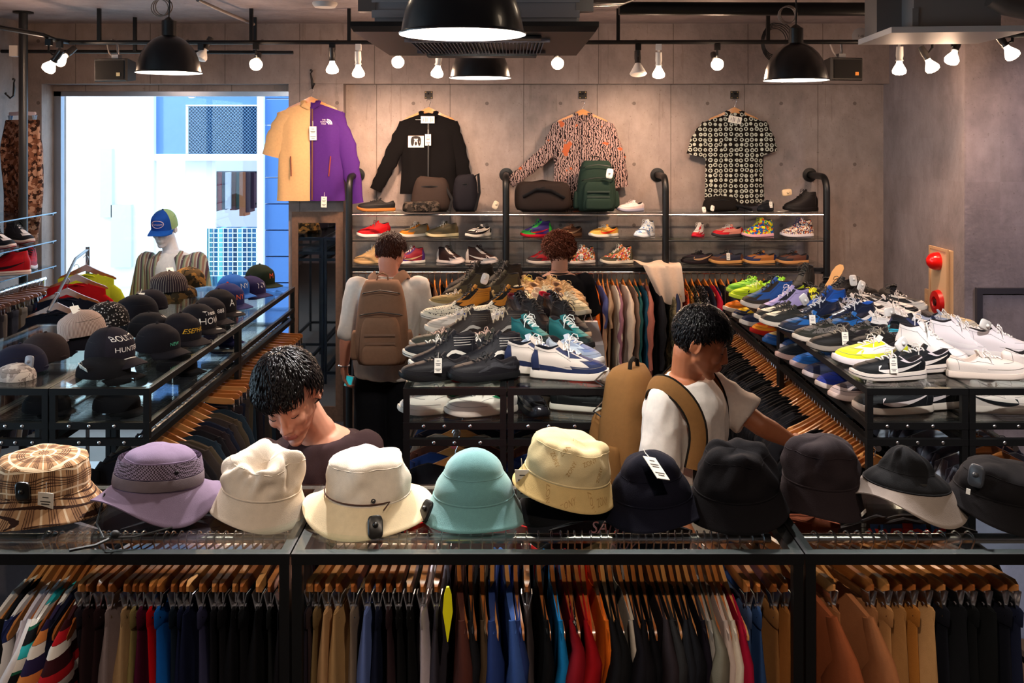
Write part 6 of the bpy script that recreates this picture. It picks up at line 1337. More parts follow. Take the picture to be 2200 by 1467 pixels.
# ---- hangers under the left table (bars across, rail along the aisle)
R = rnd(77); n_ = 36
cl = [('1c1a1e', 'black'), ('2a2226', 'dark brown'), ('1c2030', 'dark navy'), ('3a3230', 'charcoal brown'), ('4a4034', 'dark olive'), ('24303c', 'slate blue')]
nm = []; ks = []
for i in range(n_):
    c = cl[i % 6 if i > 2 else 0]; k = 'coat' if i < 5 else ('longshirt' if i < 12 else 'pants'); ks.append((c, k)); nm.append('%s %s' % (c[1], {'coat': 'jacket', 'longshirt': 'shirt', 'pants': 'trousers'}[k]))
labs = seq_labels(nm, 'hanging under the left cap table', 'the near end')
for i in range(n_):
    y = 3.78+2.28*i/n_; c, k = ks[i]
    hang(-1.50, y, 1.185, pi/2+radians(R.uniform(-5, 5)), k, CL(c[0]), labs[i], 'hanger of the '+labs[i].replace('hanging ', ''), {'coat': 'jacket', 'longshirt': 'shirt', 'pants': 'trousers'}[k], 'clothes under the left cap table', 'hangers under the left cap table', seed=i+3, thick=0.8, hw=HWL if i % 3 == 0 else HW)
# ---- right table: dense row of hangers with dark tops
R = rnd(78); n_ = 60; cl = [('131315', 'black'), ('18171a', 'black'), ('121318', 'blue-black'), ('1c1a1c', 'charcoal')]
nm = [cl[i % 4][1]+' shirt' for i in range(n_)]; labs = seq_labels(nm, 'under the right shoe table', 'the near end')
for i in range(n_):
    y = 3.74+2.34*i/n_
    if abs(y-4.90) < 0.03: y += 0.03
    none = i in (13, 14, 15, 16)
    hang(1.455, y, 1.175, pi/2+radians(R.uniform(10, 20)), 'none' if none else 'tee', CL(cl[i % 4][0]), labs[i], ('bare' if none else 'curved')+' wooden hanger under the right shoe table, '+ORD[i]+' from the near end', 'shirt', 'shirts under the right shoe table', 'hangers under the right shoe table', seed=i+31, thick=0.8, hw=HWL if i % 2 == 0 else HW, parts=True)
for i in range(10):
    hang(2.0, 3.80+0.1*i, 1.175, pi/2+radians(R.uniform(-6, 6)), 'longshirt', CL(['8a90a8', 'a0a4b4', '6c7088'][i % 3]), ['pale blue shirt', 'light grey shirt', 'slate shirt'][i % 3]+' under the outer right table, '+ORD[i]+' from the front', 'wooden hanger under the outer right table, '+ORD[i]+' from the front', 'shirt', 'shirts under the outer right table', 'hangers under the outer right table', seed=i, thick=0.8, parts=True)
for j, xx in enumerate((-0.23, 0.19)):
    cs = [('1b1a1d', 'black'), ('2a3a6a', 'blue'), ('5a3428', 'rust'), ('8a7a6c', 'beige'), ('232028', 'charcoal'), ('2c4068', 'denim blue'), ('6a5a4a', 'brown'), ('3a3c44', 'grey')]
    for i, (c, n2) in enumerate(cs):
        pl_ = ['left', 'right'][j]
        hang(xx, 3.735+0.12*i, 1.185, pi/2+radians(R.uniform(-8, 8)), 'longshirt', CL(c), '%s shirt under the %s half of the centre shoe table' % (n2, pl_), 'wooden hanger of the %s shirt under the centre table, %s half' % (n2, pl_), 'shirt', 'shirts under the centre shoe table', 'hangers under the centre shoe table', seed=i+j*5, hw=HWL)
# ---- wall rail
R = rnd(79)
WC = [(762,'tee','2a2628','black'),(776,'tee','4a2c24','brown'),(790,'longshirt','2a2a30','charcoal'),(804,'tee','6a4638','rust'),(818,'longshirt','1c1c20','black'),(833,'longshirt','3a3438','dark grey'),(848,'tee','5a4a3a','olive brown'),(862,'tee','1f1d22','black'),
 (876,'tee','2a2024','dark brown'),(890,'tee','7a5a40','tan'),(903,'longshirt','4a3428','brown'),(916,'tee','3a2c28','dark brown'),(929,'tee','6a4a38','rust'),(942,'longshirt','2a2226','black'),(955,'tee','8a6a4c','tan'),(968,'tee','3c3034','plum grey'),(981,'longshirt','5a4030','brown'),(994,'tee','2c2a30','charcoal'),(1008,'tee','1c1a1e','black'),
 (1022,'longshirt','4c3a30','brown'),(1036,'tee','28262c','black'),(1050,'tee','6c5444','taupe'),(1066,'tee','302a2c','charcoal'),(1100,'tee','3a2a24','dark brown'),(1116,'longshirt','2a2a30','black'),(1132,'tee','5a4638','brown'),(1148,'tee','1c1c20','black'),(1164,'tee','4a4a50','grey'),(1180,'tee','2a2a2c','black'),(1196,'tee','6a4a34','rust'),(1212,'tee','3a3030','charcoal'),(1228,'tee','1c1c20','black'),(1244,'tee','8a3a28','brick red'),
 (1258,'tee','c0281c','red'),(1268,'longshirt','c83418','vermilion'),(1279,'longshirt','e06a1c','orange'),(1290,'tee','4a5080','slate blue'),(1300,'longshirt','b89478','beige'),(1310,'tee','a88a70','tan'),(1320,'longshirt','d8cab8','cream'),(1331,'longshirt','9a6c7c','dusty mauve'),(1344,'coat','d8c4b0','pale beige'),(1358,'longshirt','7a6458','brown knit'),
 (1370,'longshirt','22504f','dark teal'),(1382,'longshirt','1f4a60','petrol blue'),(1396,'coat','a8685c','dusty pink padded'),(1412,'coat','1c1c20','black'),(1426,'coat',PAT('camo',('4a4434','2c2a20','6a6048'),1.0),'olive camouflage'),(1442,'longshirt','8a7a6c','taupe'),(1456,'coat','262c44','navy'),(1470,'longshirt',PAT('snake',('a83a1c','2a1210','d86a2c'),1.4),'orange snakeskin'),
 (1482,'longshirt',PAT('floral',('5a3c1c','c8902a'),1.4),'mustard floral'),(1496,'longshirt',PAT('floral',('201c1c','8a8478','6a7048'),1.4),'dark floral'),(1510,'longshirt',PAT('floral',('1c1c20','a8a4a8'),1.8),'black and white'),(1524,'longshirt','1c1c28','blue-black'),(1536,'tee','a0182c','red-trimmed navy'),(1548,'longshirt','1f2440','navy'),(1560,'coat','17171c','black'),
 (1576,'tee','2a2a30','charcoal'),(1592,'tee','1f2030','navy'),(1608,'longshirt','18181a','black'),(1624,'tee','3a2a2c','brown'),(1640,'longshirt','1c1c20','black'),(1656,'tee','26304a','slate navy'),(1672,'tee','1c1a1e','black')]
nm = [c[3]+' '+{'tee': 'short shirt', 'longshirt': 'shirt', 'coat': 'jacket'}[c[1]] for c in WC]; labs = seq_labels(nm, 'on the rail under the wall shelves')
for i, (u, k, c, nn) in enumerate(WC):
    x = PX(u, 7.14)
    if min(abs(x-q) for q in ws) < 0.05: x += 0.05
    hang(x, 7.34, 1.335, radians(R.uniform(-6, 6)), k, c if not isinstance(c, str) else CL(c), labs[i], 'hanger of the '+labs[i].replace('on the rail under the', 'below'), 'jacket' if k == 'coat' else 'shirt', 'clothes on the wall rail', 'hangers on the wall rail', seed=i+90, thick=0.62, hw=WOOD('d8883c', '9a4c18', 0.25), parts=(k != 'tee'))

pb = thing('paper_bag', 'white paper bag hanging past the right edge of the centre shoe table', 'bag', (PX(1285, 5.5), 5.5, 0.0))
ob(MB().loft([[Vector((x*w_-0.02*k_, y*d_, z)) for x, y in ((-1, -1), (1, -1), (1, 1), (-1, 1))] for k_, (z, w_, d_) in enumerate(((1.02, .030, .09), (1.10, .055, .10), (1.20, .065, .09), (1.32, .055, .02)))]), 'body', M('cfc6c8', 0.7), pb, smooth=False)
ob(MB().tube([(-.03, 0, 1.31), (-.05, 0, 1.37), (-.07, 0, 1.37), (-.09, 0, 1.31)], .003, 6), 'handle', M('cfc6c8', 0.7), pb)
# ================================================================ PEOPLE
def remesh(mb, vox, it=3, fac=0.5, wr=0.0, wscale=14, seed=0):
    me = MB.mesh(mb, 'tmp', smooth=True, angle=None); o = bpy.data.objects.new('tmp', me); COL.objects.link(o)
    m = o.modifiers.new('r', 'REMESH'); m.mode = 'VOXEL'; m.voxel_size = vox; m.use_smooth_shade = True
    s = o.modifiers.new('s', 'SMOOTH'); s.factor = fac; s.iterations = it
    bpy.context.view_layer.update()
    r = bpy.data.meshes.new_from_object(o.evaluated_get(bpy.context.evaluated_depsgraph_get()))
    bpy.data.objects.remove(o); bpy.data.meshes.remove(me)
    if wr:
        ns = [v.normal.copy() for v in r.vertices]; sd = Vector((seed*3.3, seed*1.7, 0))
        for v, n in zip(r.vertices, ns):
            p = v.co; q = Vector((p.x*wscale, p.y*wscale, p.z*wscale*0.45))+sd
            d = (1-abs(noise.noise(q))*2.6)*0.7+0.5*noise.noise(q*2.1)
            v.co = p+n*(d*wr)
        r.update()
    r.materials.clear()
    return r
def frame(o, f, up=(0, 0, 1)):
    f = Vector(f).normalized(); l = Vector(up).cross(f).normalized(); u = f.cross(l); m = Matrix((f, l, u)).transposed().to_4x4(); m.translation = Vector(o); return m
def hw_ell(mb, H, c, r, rot=None): 
    s = MB().ell(c, r, 16, rot=rot); s.xf(H); mb.add(s.v, s.f)
def hw_cap(mb, H, a, b, ra, rb): mb.cap(H @ Vector(a), H @ Vector(b), ra, rb, 12)
def head_prims(mb, H, ears=True):
    E = lambda c, r, rot=None: hw_ell(mb, H, c, r, rot)
    E((-.012, 0, .040), (.097, .076, .085)); E((.018, 0, -.012), (.072, .070, .086)); E((.036, 0, -.050), (.054, .052, .060)); E((.028, 0, -.030), (.064, .062, .062))
    for s in (-1, 1):
        hw_cap(mb, H, (.004, s*.047, -.055), (.066, s*.014, -.098), .015, .016)
        E((.062, s*.034, -.024), (.024, .024, .022)); E((.069, s*.031, .004), (.0150, .0165, .0115))
        hw_cap(mb, H, (.080, s*.010, .022), (.066, s*.048, .020), .0085, .0075)
        E((.097, s*.0125, -.038), (.011, .0085, .008))
        if ears:
            r = Matrix.Rotation(s*-0.35, 3, 'Z') @ Matrix.Rotation(0.15, 3, 'Y')
            E((-.012, s*.080, -.006), (.018, .0060, .030), r)
            pts = [(-.012+.018*cos(a)-.003, s*(.084+.003*abs(cos(a))), -.004+.030*sin(a)) for a in [radians(q) for q in range(-60, 230, 24)]]
            t = MB().tube(pts, .0042, 6); t.xf(H); mb.add(t.v, t.f)
    hw_cap(mb, H, (.086, 0, .016), (.106, 0, -.030), .0075, .0105); E((.108, 0, -.033), (.0105, .0105, .009))
    E((.082, 0, -.064), (.022, .028, .020)); E((.074, 0, -.103), (.020, .022, .016))
    hw_cap(mb, H, (.094, -.016, -.0625), (.094, .016, -.0625), .0060, .0060); hw_cap(mb, H, (.099, -.006, -.0605), (.099, .006, -.0605), .0052, .0052)
    hw_cap(mb, H, (.0905, -.013, -.074), (.0905, .013, -.074), .0064, .0064)
def finish_head(root, me, H, lip, skinm):
    """lips get their own colour by place"""
    me.materials.append(None); me.materials.append(None); Hi = H.inverted()
    for p in me.polygons:
        c = Hi @ p.center
        if c.x > .088 and abs(c.y) < .024*(1-0.25*abs((c.z+.068)/.012)) and -.0825 < c.z < -.0565: p.material_index = 1
    return inst(me, 'body', [skinm, lip], root)
def face_bits(root, H, col='1a1210', down=True):
    for s in (-1, 1):
        mb = MB(); mb.tube([H @ Vector(p) for p in ((.0875, s*.014, .026), (.0885, s*.028, .031), (.079, s*.046, .026))], [.0022, .0036, .0016], 6, flat=0.7); ob(mb, 'eyebrow', M(col, 0.9), root)
        mb = MB(); mb.tube([H @ Vector(p) for p in ((.0790, s*.018, -.002), (.0855, s*.026, -.0045), (.0850, s*.034, -.0045), (.0770, s*.0455, -.001))], [.0007, .0013, .0015, .0008], 5); ob(mb, 'eyelashes', M('15100e', 0.9), root)
def hair(root, H, col, n=700, L=.06, vol=.012, curl=0.0, seed=1, fringe=.052, back=-.055, side=-.006, rough=0.38, thick=.0042, whorl=(-.045, 0, .118), jit=0.35, R0=(.103, .084, .094)):
    R = rnd(seed); mb = MB(); C = Vector((-.010, 0, .036)); wh = Vector(whorl)
    def ok(p):
        x, y, z = p
        if x > .055: return z > fringe+0.35*(x-.06)*0
        if x > -.02: return z > side+(x+.02)*0.65+.010
        return z > back+max(0, x+.06)*0.9
    def surf(d, k=1.0): return C+Vector((d.x*R0[0], d.y*R0[1], d.z*R0[2]))*k
    # base shell
    sh = MB(); nu, nv = 40, 28; idx = {}
    for i in range(nv+1):
        for j in range(nu):
            th = pi*i/nv; a = 2*pi*j/nu; p = surf(Vector((sin(th)*cos(a), sin(th)*sin(a), cos(th)))); 
            p = C+(p-C)*(1+0.03*noise.noise(p*40+Vector((seed, 0, 0)))); sh.v.append(tuple(H @ p)); idx[(i, j)] = (len(sh.v)-1, ok(p))
    for i in range(nv):
        for j in range(nu):
            q = [idx[(i, j)], idx[(i+1, j)], idx[(i+1, (j+1) % nu)], idx[(i, (j+1) % nu)]]
            if sum(1 for a in q if a[1]) >= 3: sh.f.append(tuple(a[0] for a in q)); sh.m.append(0)
    ho = ob(sh, 'hair', M(col, rough+0.2, spec=.1), root, angle=80)
    k = 0
    while k < n:
        d = Vector((R.gauss(0, 1), R.gauss(0, 1), R.gauss(0.35, 1))).normalized(); p = surf(d)
        if not ok(p): continue
        k += 1; nrm = Vector((d.x/R0[0], d.y/R0[1], d.z/R0[2])).normalized(); away = (p-wh); away = away-nrm*away.dot(nrm)
        if away.length < 1e-3: away = nrm.orthogonal()
        away.normalize(); away = (away+Vector((R.uniform(-1, 1), R.uniform(-1, 1), R.uniform(-1, 1)))*jit); away = (away-nrm*away.dot(nrm)).normalized()
        ll = L*R.uniform(.6, 1.15); pts = []; rr = []; m_ = 7 if curl else 5; ph = R.random()*6.28; v_ = vol*R.uniform(.5, 1.3); bn = nrm.cross(away)
        for i in range(m_+1):
            t = i/m_; q = p+away*ll*t; dd = Vector(((q-C).x/R0[0], (q-C).y/R0[1], (q-C).z/R0[2])); dl = dd.length; q = C+(q-C)/dl
            q = q+nrm*(v_*sin(pi*min(1, t*0.8+0.1)))
            if curl: q = q+(nrm*cos(ph+t*9)+bn*sin(ph+t*9))*curl*min(1, 3*t)
            pts.append(H @ q); rr.append(thick*(1-t)**0.6*(0.6+0.4*min(1, 4*t))+.0003)
        mb.tube(pts, rr, 4, caps=False, flat=0.5, up=tuple((H.to_3x3() @ nrm)))
    ob(mb, 'hair_locks', M(col, rough+.04, spec=0.16), ho, angle=80)
    return ho
def torso(mb, pel, nk, lat, infl=0.0, t0=0.0, t1=1.0, flare=0.0, sh=1.0):
    pel = Vector(pel); nk = Vector(nk); ax = (nk-pel); up = ax.normalized(); lat = Vector(lat).normalized(); lat = (lat-up*lat.dot(up)).normalized(); fw = lat.cross(up)
    S = [(0, .150, .105), (.12, .165, .118), (.3, .148, .105), (.5, .155, .108), (.7, .172, .116), (.82, .180*sh, .112), (.90, .160*sh, .095), (.955, .110, .075), (1.0, .066, .060)]
    rings = []
    for i in range(22):
        t = t0+(t1-t0)*i/21
        for a, b in zip(S[:-1], S[1:]):
            if a[0] <= t <= b[0]: q = (t-a[0])/(b[0]-a[0]); w_ = a[1]+(b[1]-a[1])*q; d_ = a[2]+(b[2]-a[2])*q; break
        else:
            w_, d_ = S[0][1:] if t < 0 else S[-1][1:]
        fl = flare*(1-min(1, max(0, t)))
        rings.append([pel+ax*t+lat*(cos(2*pi*j/28)*(w_+infl+fl))+fw*(sin(2*pi*j/28)*(d_+infl+fl)) for j in range(28)])
    mb.loft(rings)
def hand(mb, w, d, nrm, side=1, curl=0.5, sc=1.0):
    """wrist, direction of the fingers, back-of-hand normal; side = thumb side sign"""
    w = Vector(w); d = Vector(d).normalized(); nrm = Vector(nrm); nrm = (nrm-d*nrm.dot(d)).normalized(); l = d.cross(nrm)*side
    m = Matrix((d, l, nrm)).transposed()
    s = MB().ell((0, 0, 0), (.048*sc, .040*sc, .016*sc), 16); s.v = [tuple(w+d*.048*sc+m @ Vector(p)) for p in s.v]; mb.add(s.v, s.f)
    mb.cap(w-d*.01, w+d*.03, .024*sc, .024*sc)
    for k, (off, ln) in enumerate(((.027, .076), (.009, .085), (-.009, .080), (-.027, .062))):
        p = w+d*.082*sc+l*off*sc; a = 0.15+curl*0.25; ang = 0.12*k*curl; prev = p-d*.02*sc+nrm*0.002; dd = (d+l*off*3).normalized()
        for seg, (q, r0, r1) in enumerate(((.45, .0092, .0086), (.30, .0084, .0078), (.25, .0076, .0064))):
            ang += curl*(0.35, 0.75, 0.55)[seg]; dr = dd*cos(ang)-nrm*sin(ang); nx = (p if seg == 0 else prev)+dr*ln*q*sc
            mb.cap(prev, nx, r0*sc, r1*sc, 10); prev = nx
    p = w+d*.022*sc+l*.026*sc; q = p+(d*.6+l*.75-nrm*.25).normalized()*.038*sc; r = q+(d*.9+l*.25-nrm*.35).normalized()*.030*sc
    mb.cap(w+d*.015, p, .016*sc, .014*sc, 10).cap(p, q, .0130*sc, .0110*sc, 10).cap(q, r, .0105*sc, .0080*sc, 10)
def build_person(name, label, root, J, skin, lip, hairk, shirt, sleeve, trousers, tcol=None, shirt_t0=0.0, wr=0.006, legs_to='ankle', shoec='1a1a1c', cat='person', flare=0.01, skin_rough=0.5, sleeve_r=(.062, .068), vox=.0042, face=True, band=True, ssc=1.0, shoesep=True, seed=1, infl=.016, barehead=False):
    r = Vector(root); t = thing(name, label, cat, r)
    g = {k: (Vector(v)-r if not isinstance(v, (Matrix, float)) else v) for k, v in J.items() if k not in ('f', 'up', 'lat', 'hs', 'hl', 'hr', 'foot')}
    hs = J.get('hs', 1.0); H = frame(g['head'], J['f'], J.get('up', (0, 0, 1))) @ Matrix.Scale(hs, 4)
    sk = MB(); head_prims(sk, H); lat = Vector(J['lat'])
    nb = H @ Vector((-.030, 0, -.050)); sk.cap(g['neck']-Vector((0, 0, .03)), nb, .058, .056, 18).cap(g['neck'], H @ Vector((-.01, 0, -.07)), .050, .050, 18)
    torso(sk, g['pelvis'], g['neck'], lat)
    for s in ('r', 'l'):
        S, E_, W = g['sh'+s], g['el'+s], g['wr'+s]
        sk.cap(S, E_, .050, .040, 16).cap(E_, E_+(W-E_)*0.35, .041, .040, 16).cap(E_+(W-E_)*0.35, W, .040, .026, 16); sk.ell(S, (.056, .056, .056), 16)
        hd = J.get('h'+s); hand(sk, W, hd[0], hd[1], hd[2], hd[3])
        hp, kn, an = g['hip'+s], g['kn'+s], g['an'+s]
        sk.cap(hp, kn, .085, .058, 16).cap(kn, kn+(an-kn)*.3, .056, .058, 16).cap(kn+(an-kn)*.3, an, .058, .036, 16)
    me = remesh(sk, vox, 6, 0.5); finish_head(t, me, H, M(lip, 0.4), M(skin, skin_rough, bump=0.05, scale=500, var=0.06))
    if face: face_bits(t, H)
    # shirt
    cm = shirt if not isinstance(shirt, str) else CL(shirt)
    sm = MB(); torso(sm, g['pelvis'], g['neck']-Vector((0, 0, .012)), lat, infl+.003, shirt_t0, 0.99, flare, 1.03)
    for s in ('r', 'l'):
        S, E_, W = g['sh'+s], g['el'+s], g['wr'+s]; a, b = sleeve_r
        sm.ell(S, (a*1.03, a*1.03, a*1.0), 16)
        if sleeve <= 1: sm.tube([S, S+(E_-S)*sleeve*.5, S+(E_-S)*sleeve], [a, (a+b)*.48, b], 20)
        else: sm.cap(S, E_, a, b*0.92, 18).tube([E_, E_+(W-E_)*(sleeve-1)], [b*0.92, b*0.85], 20)
    ob_ = inst(_prep(remesh(sm, .0075, 5, 0.5, wr, 13, seed)), 'shirt', cm, t)
    if band:
        ax = (g['neck']-g['pelvis']).normalized(); lt = (lat-ax*lat.dot(ax)).normalized(); fw = lt.cross(ax); fs = 1 if fw.dot(Vector(J['f'])) > 0 else -1
        c = g['neck']+ax*(-.006); ob(MB().tube([c+lt*(.070*cos(a))+fw*(.066*sin(a))*fs+ax*(-.030*max(0, sin(a))+.004*max(0, -sin(a))-.006) for a in [2*pi*i/32 for i in range(32)]], .0065, 8, closed=True, flat=0.8), 'collar', cm, t)
    tm = MB(); pz = g['pelvis']; tk = trousers
    torso(tm, pz, g['neck'], lat, .014, -0.03, 0.22)
    for s in ('r', 'l'):
        hp, kn, an = g['hip'+s], g['kn'+s], g['an'+s]
        if tk == 'shorts': tm.cap(hp, hp+(kn-hp)*0.92, .105, .098, 18)
        else: tm.cap(hp, kn, .102, .080, 18).cap(kn, an+(kn-an)*0.08, .080, .068, 18)
        for q in ('x',):
            fx = MB(); fwd = Vector((J['f'][0], J['f'][1], 0)).normalized(); a_ = atan2(fwd.y, fwd.x)
    inst(_prep(remesh(tm, .010, 4, 0.5, 0.004, 9, seed+5)), 'trousers' if tk != 'shorts' else 'shorts', CL(tcol), t)
    if shoesep:
        D = shoe_meshes('low'); fwd = Vector(J.get('foot', (J['f'][0], J['f'][1], 0))).normalized()
        for s in ('r', 'l'):
            an = g['an'+s]; a_ = atan2(fwd.y, fwd.x); o = inst(D['upper'], 'shoe', M(shoec, 0.5), t, loc=(an.x-fwd.x*.06, an.y-fwd.y*.06, 0.0), rot=(0, 0, a_)); inst(D['sole'], 'sole', M('d8d4cc', 0.6), o)
    if hairk: hair(t, H, **hairk)
    return t, H, g
def _prep(me):
    me.materials.append(None); return me
def legs(root, lat, hipw=.09, z=.9, fy=0.0):
    r = Vector(root); l = Vector(lat).normalized()
    return dict(hipl=r+l*hipw+Vector((0, 0, z)), hipr=r-l*hipw+Vector((0, 0, z)), knl=r+l*.10+Vector((0, fy, .49)), knr=r-l*.10+Vector((0, fy, .49)), anl=r+l*.11+Vector((0, 0, .09)), anr=r-l*.11+Vector((0, 0, .09)))
# 1: young man bent over the front rack, facing the camera
L1 = Vector((1, -0.0, 0)); R1 = Vector((-0.64, 3.22, 0))
J1 = dict(head=(-.722, 3.03, 1.568), f=(-.03, -.88, -.50), up=(-.22, -.2, 1), neck=(-.645, 3.14, 1.425), pelvis=(-.64, 3.24, .90), lat=(1, .12, 0), hs=1.10,
          shl=(-.500, 3.16, 1.352), shr=(-.815, 3.11, 1.340), ell=(-.40, 3.02, 1.09), elr=(-.86, 2.98, 1.10), wrl=(-.46, 2.80, 1.13), wrr=(-.775, 2.80, 1.17),
          hl=((0, -1, .05), (0, 0, 1), 1, .5), hr=((.1, -1, .1), (0, 0, 1), -1, .5), **legs(R1, L1, z=.88))
t1, H1, g1 = build_person('person', 'person in a dark brown t-shirt looking down behind the front rack', R1, J1, 'd4947a', 'b0685c',
    dict(col='0a0607', n=2600, L=.052, vol=.012, seed=4, fringe=.064, back=-.05, side=.016, rough=0.24, thick=.0026, jit=.30, R0=(.106, .091, .102)), '3a2a2c', .86, 'long', '22242c', wr=.009, sleeve_r=(.062, .078), seed=2)
st1 = MB().tube([Vector(p)-R1 for p in ((-.505, 3.045, 1.20), (-.495, 3.040, 1.32), (-.490, 3.085, 1.375), (-.492, 3.17, 1.392), (-.50, 3.24, 1.34))], .011, 8, flat=0.35, up=(1, 0, 0)); ob(st1, 'bag_strap', CL('3c4666'), t1)
# 2: man with brown backpack, back view
R2 = Vector((-.755, 5.60, 0))
J2 = dict(head=(-.735, 5.64, 1.700), f=(.28, .90, -.34), neck=(-.735, 5.60, 1.580), pelvis=(-.755, 5.60, 1.00), lat=(-1, 0, 0), hs=1.0,
          shl=(-.930, 5.60, 1.500), shr=(-.565, 5.60, 1.505), ell=(-.985, 5.56, 1.245), elr=(-.525, 5.70, 1.25), wrl=(-1.005, 5.57, 1.03), wrr=(-.60, 5.86, 1.16),
          hl=((.05, .06, -1), (-1, -.2, 0), 1, .9), hr=((0, 1, .1), (0, 0, 1), 1, .5), **legs(R2, (-1, 0, 0), z=.92))
t2, H2, g2 = build_person('person', 'person in a white sweater wearing a brown backpack, seen from behind', R2, J2, 'd08a70', 'b06058',
    dict(col='3a1c12', n=900, L=.035, vol=.008, seed=6, fringe=.05, back=-.045, side=.0, rough=0.45, thick=.0035, jit=.5), 'e6dcd2', 1.12, 'shorts', '121216', shirt_t0=-.05, wr=.007, sleeve_r=(.070, .064), flare=.02, seed=3)
wt = MB().tube([g2['wrl']+Vector((.031*cos(a), .031*sin(a), .012)) for a in [2*pi*i/20 for i in range(20)]], .005, 6, closed=True); ob(wt, 'watch', CHROME, t2)
ph = thing('phone', 'teal phone held in the hand of the person in white', 'phone', (-.972, 5.555, .952), rot=(0.1, 0.25, 0.2), scale=.66); ob(MB().box((0, 0, 0), (.072, .009, .10)), 'case', M('e8e8ea', 0.4), ph, smooth=False); ob(MB().bb((-.032, -.006, -.045), (.026, -.004, .045)), 'screen', M('2aa0a8', 0.3, emit='2ac0c8', es=0.5), ph, smooth=False)
# 3: curly-haired person behind the centre table
R3 = Vector((.325, 6.42, 0))
J3 = dict(head=(.325, 6.44, 1.605), f=(-.1, .93, -.30), neck=(.325, 6.42, 1.480), pelvis=(.33, 6.42, .93), lat=(-1, 0, 0), hs=1.0,
          shl=(.150, 6.42, 1.400), shr=(.500, 6.42, 1.400), ell=(.12, 6.50, 1.16), elr=(.545, 6.48, 1.16), wrl=(.20, 6.70, 1.12), wrr=(.46, 6.70, 1.12),
          hl=((0, 1, .1), (0, 0, 1), 1, .5), hr=((0, 1, .1), (0, 0, 1), -1, .5), **legs(R3, (-1, 0, 0), z=.90))
t3, H3, g3 = build_person('person', 'curly auburn-haired person in a black t-shirt behind the centre table', R3, J3, 'd49a80', 'b06058',
    dict(col='5a2c1c', n=900, L=.05, vol=.018, curl=.008, seed=9, fringe=.05, back=-.075, side=-.02, rough=0.5, thick=.0040, jit=.6, R0=(.112, .100, .102)), '141215', .9, 'long', '1c1c22', sleeve_r=(.072, .080), seed=4)
ob(MB().tube([g3['neck']+Vector((.066*cos(a), .064*sin(a), .022+.010*sin(a))) for a in [2*pi*i/24 for i in range(24)]], .0012, 5, closed=True), 'necklace', M('4a3a34', 0.3, metal=0.8), t3)
# 4: man in white t-shirt reaching to the right table
R4 = Vector((.655, 3.54, 0)); F4 = Vector((.82, -.57, 0)); LT4 = Vector((.57, .82, 0))
J4 = dict(head=(.705, 3.475, 1.648), f=(.90, -.20, -.36), up=(0.05, -.05, 1), neck=(.660, 3.535, 1.515), pelvis=(.655, 3.54, .93), lat=LT4, hs=1.02, foot=(.82, -.57, 0),
          shl=(.775, 3.655, 1.430), shr=(.560, 3.395, 1.440), ell=(.950, 3.565, 1.310), elr=(.520, 3.34, 1.17), wrl=(1.085, 3.605, 1.232), wrr=(.62, 3.23, 1.02),
          hl=((1, .22, .04), (-.05, -.25, 1), -1, .55), hr=((.6, -.5, -.5), (-.5, -.8, 0), 1, .5), **legs(R4, LT4, z=.90))
t4, H4, g4 = build_person('person', 'person in a white t-shirt with tan backpack reaching toward the right rack', R4, J4, 'b06c48', '9a4a40',
    dict(col='0b090b', n=2600, L=.034, vol=.008, seed=11, fringe=.056, back=-.050, side=.006, rough=0.24, thick=.0024, jit=.6, R0=(.103, .083, .096)), 'ece4dc', .78, 'long', '24262e', shirt_t0=-.02, wr=.008, sleeve_r=(.066, .082), flare=.03, seed=7, infl=.022)
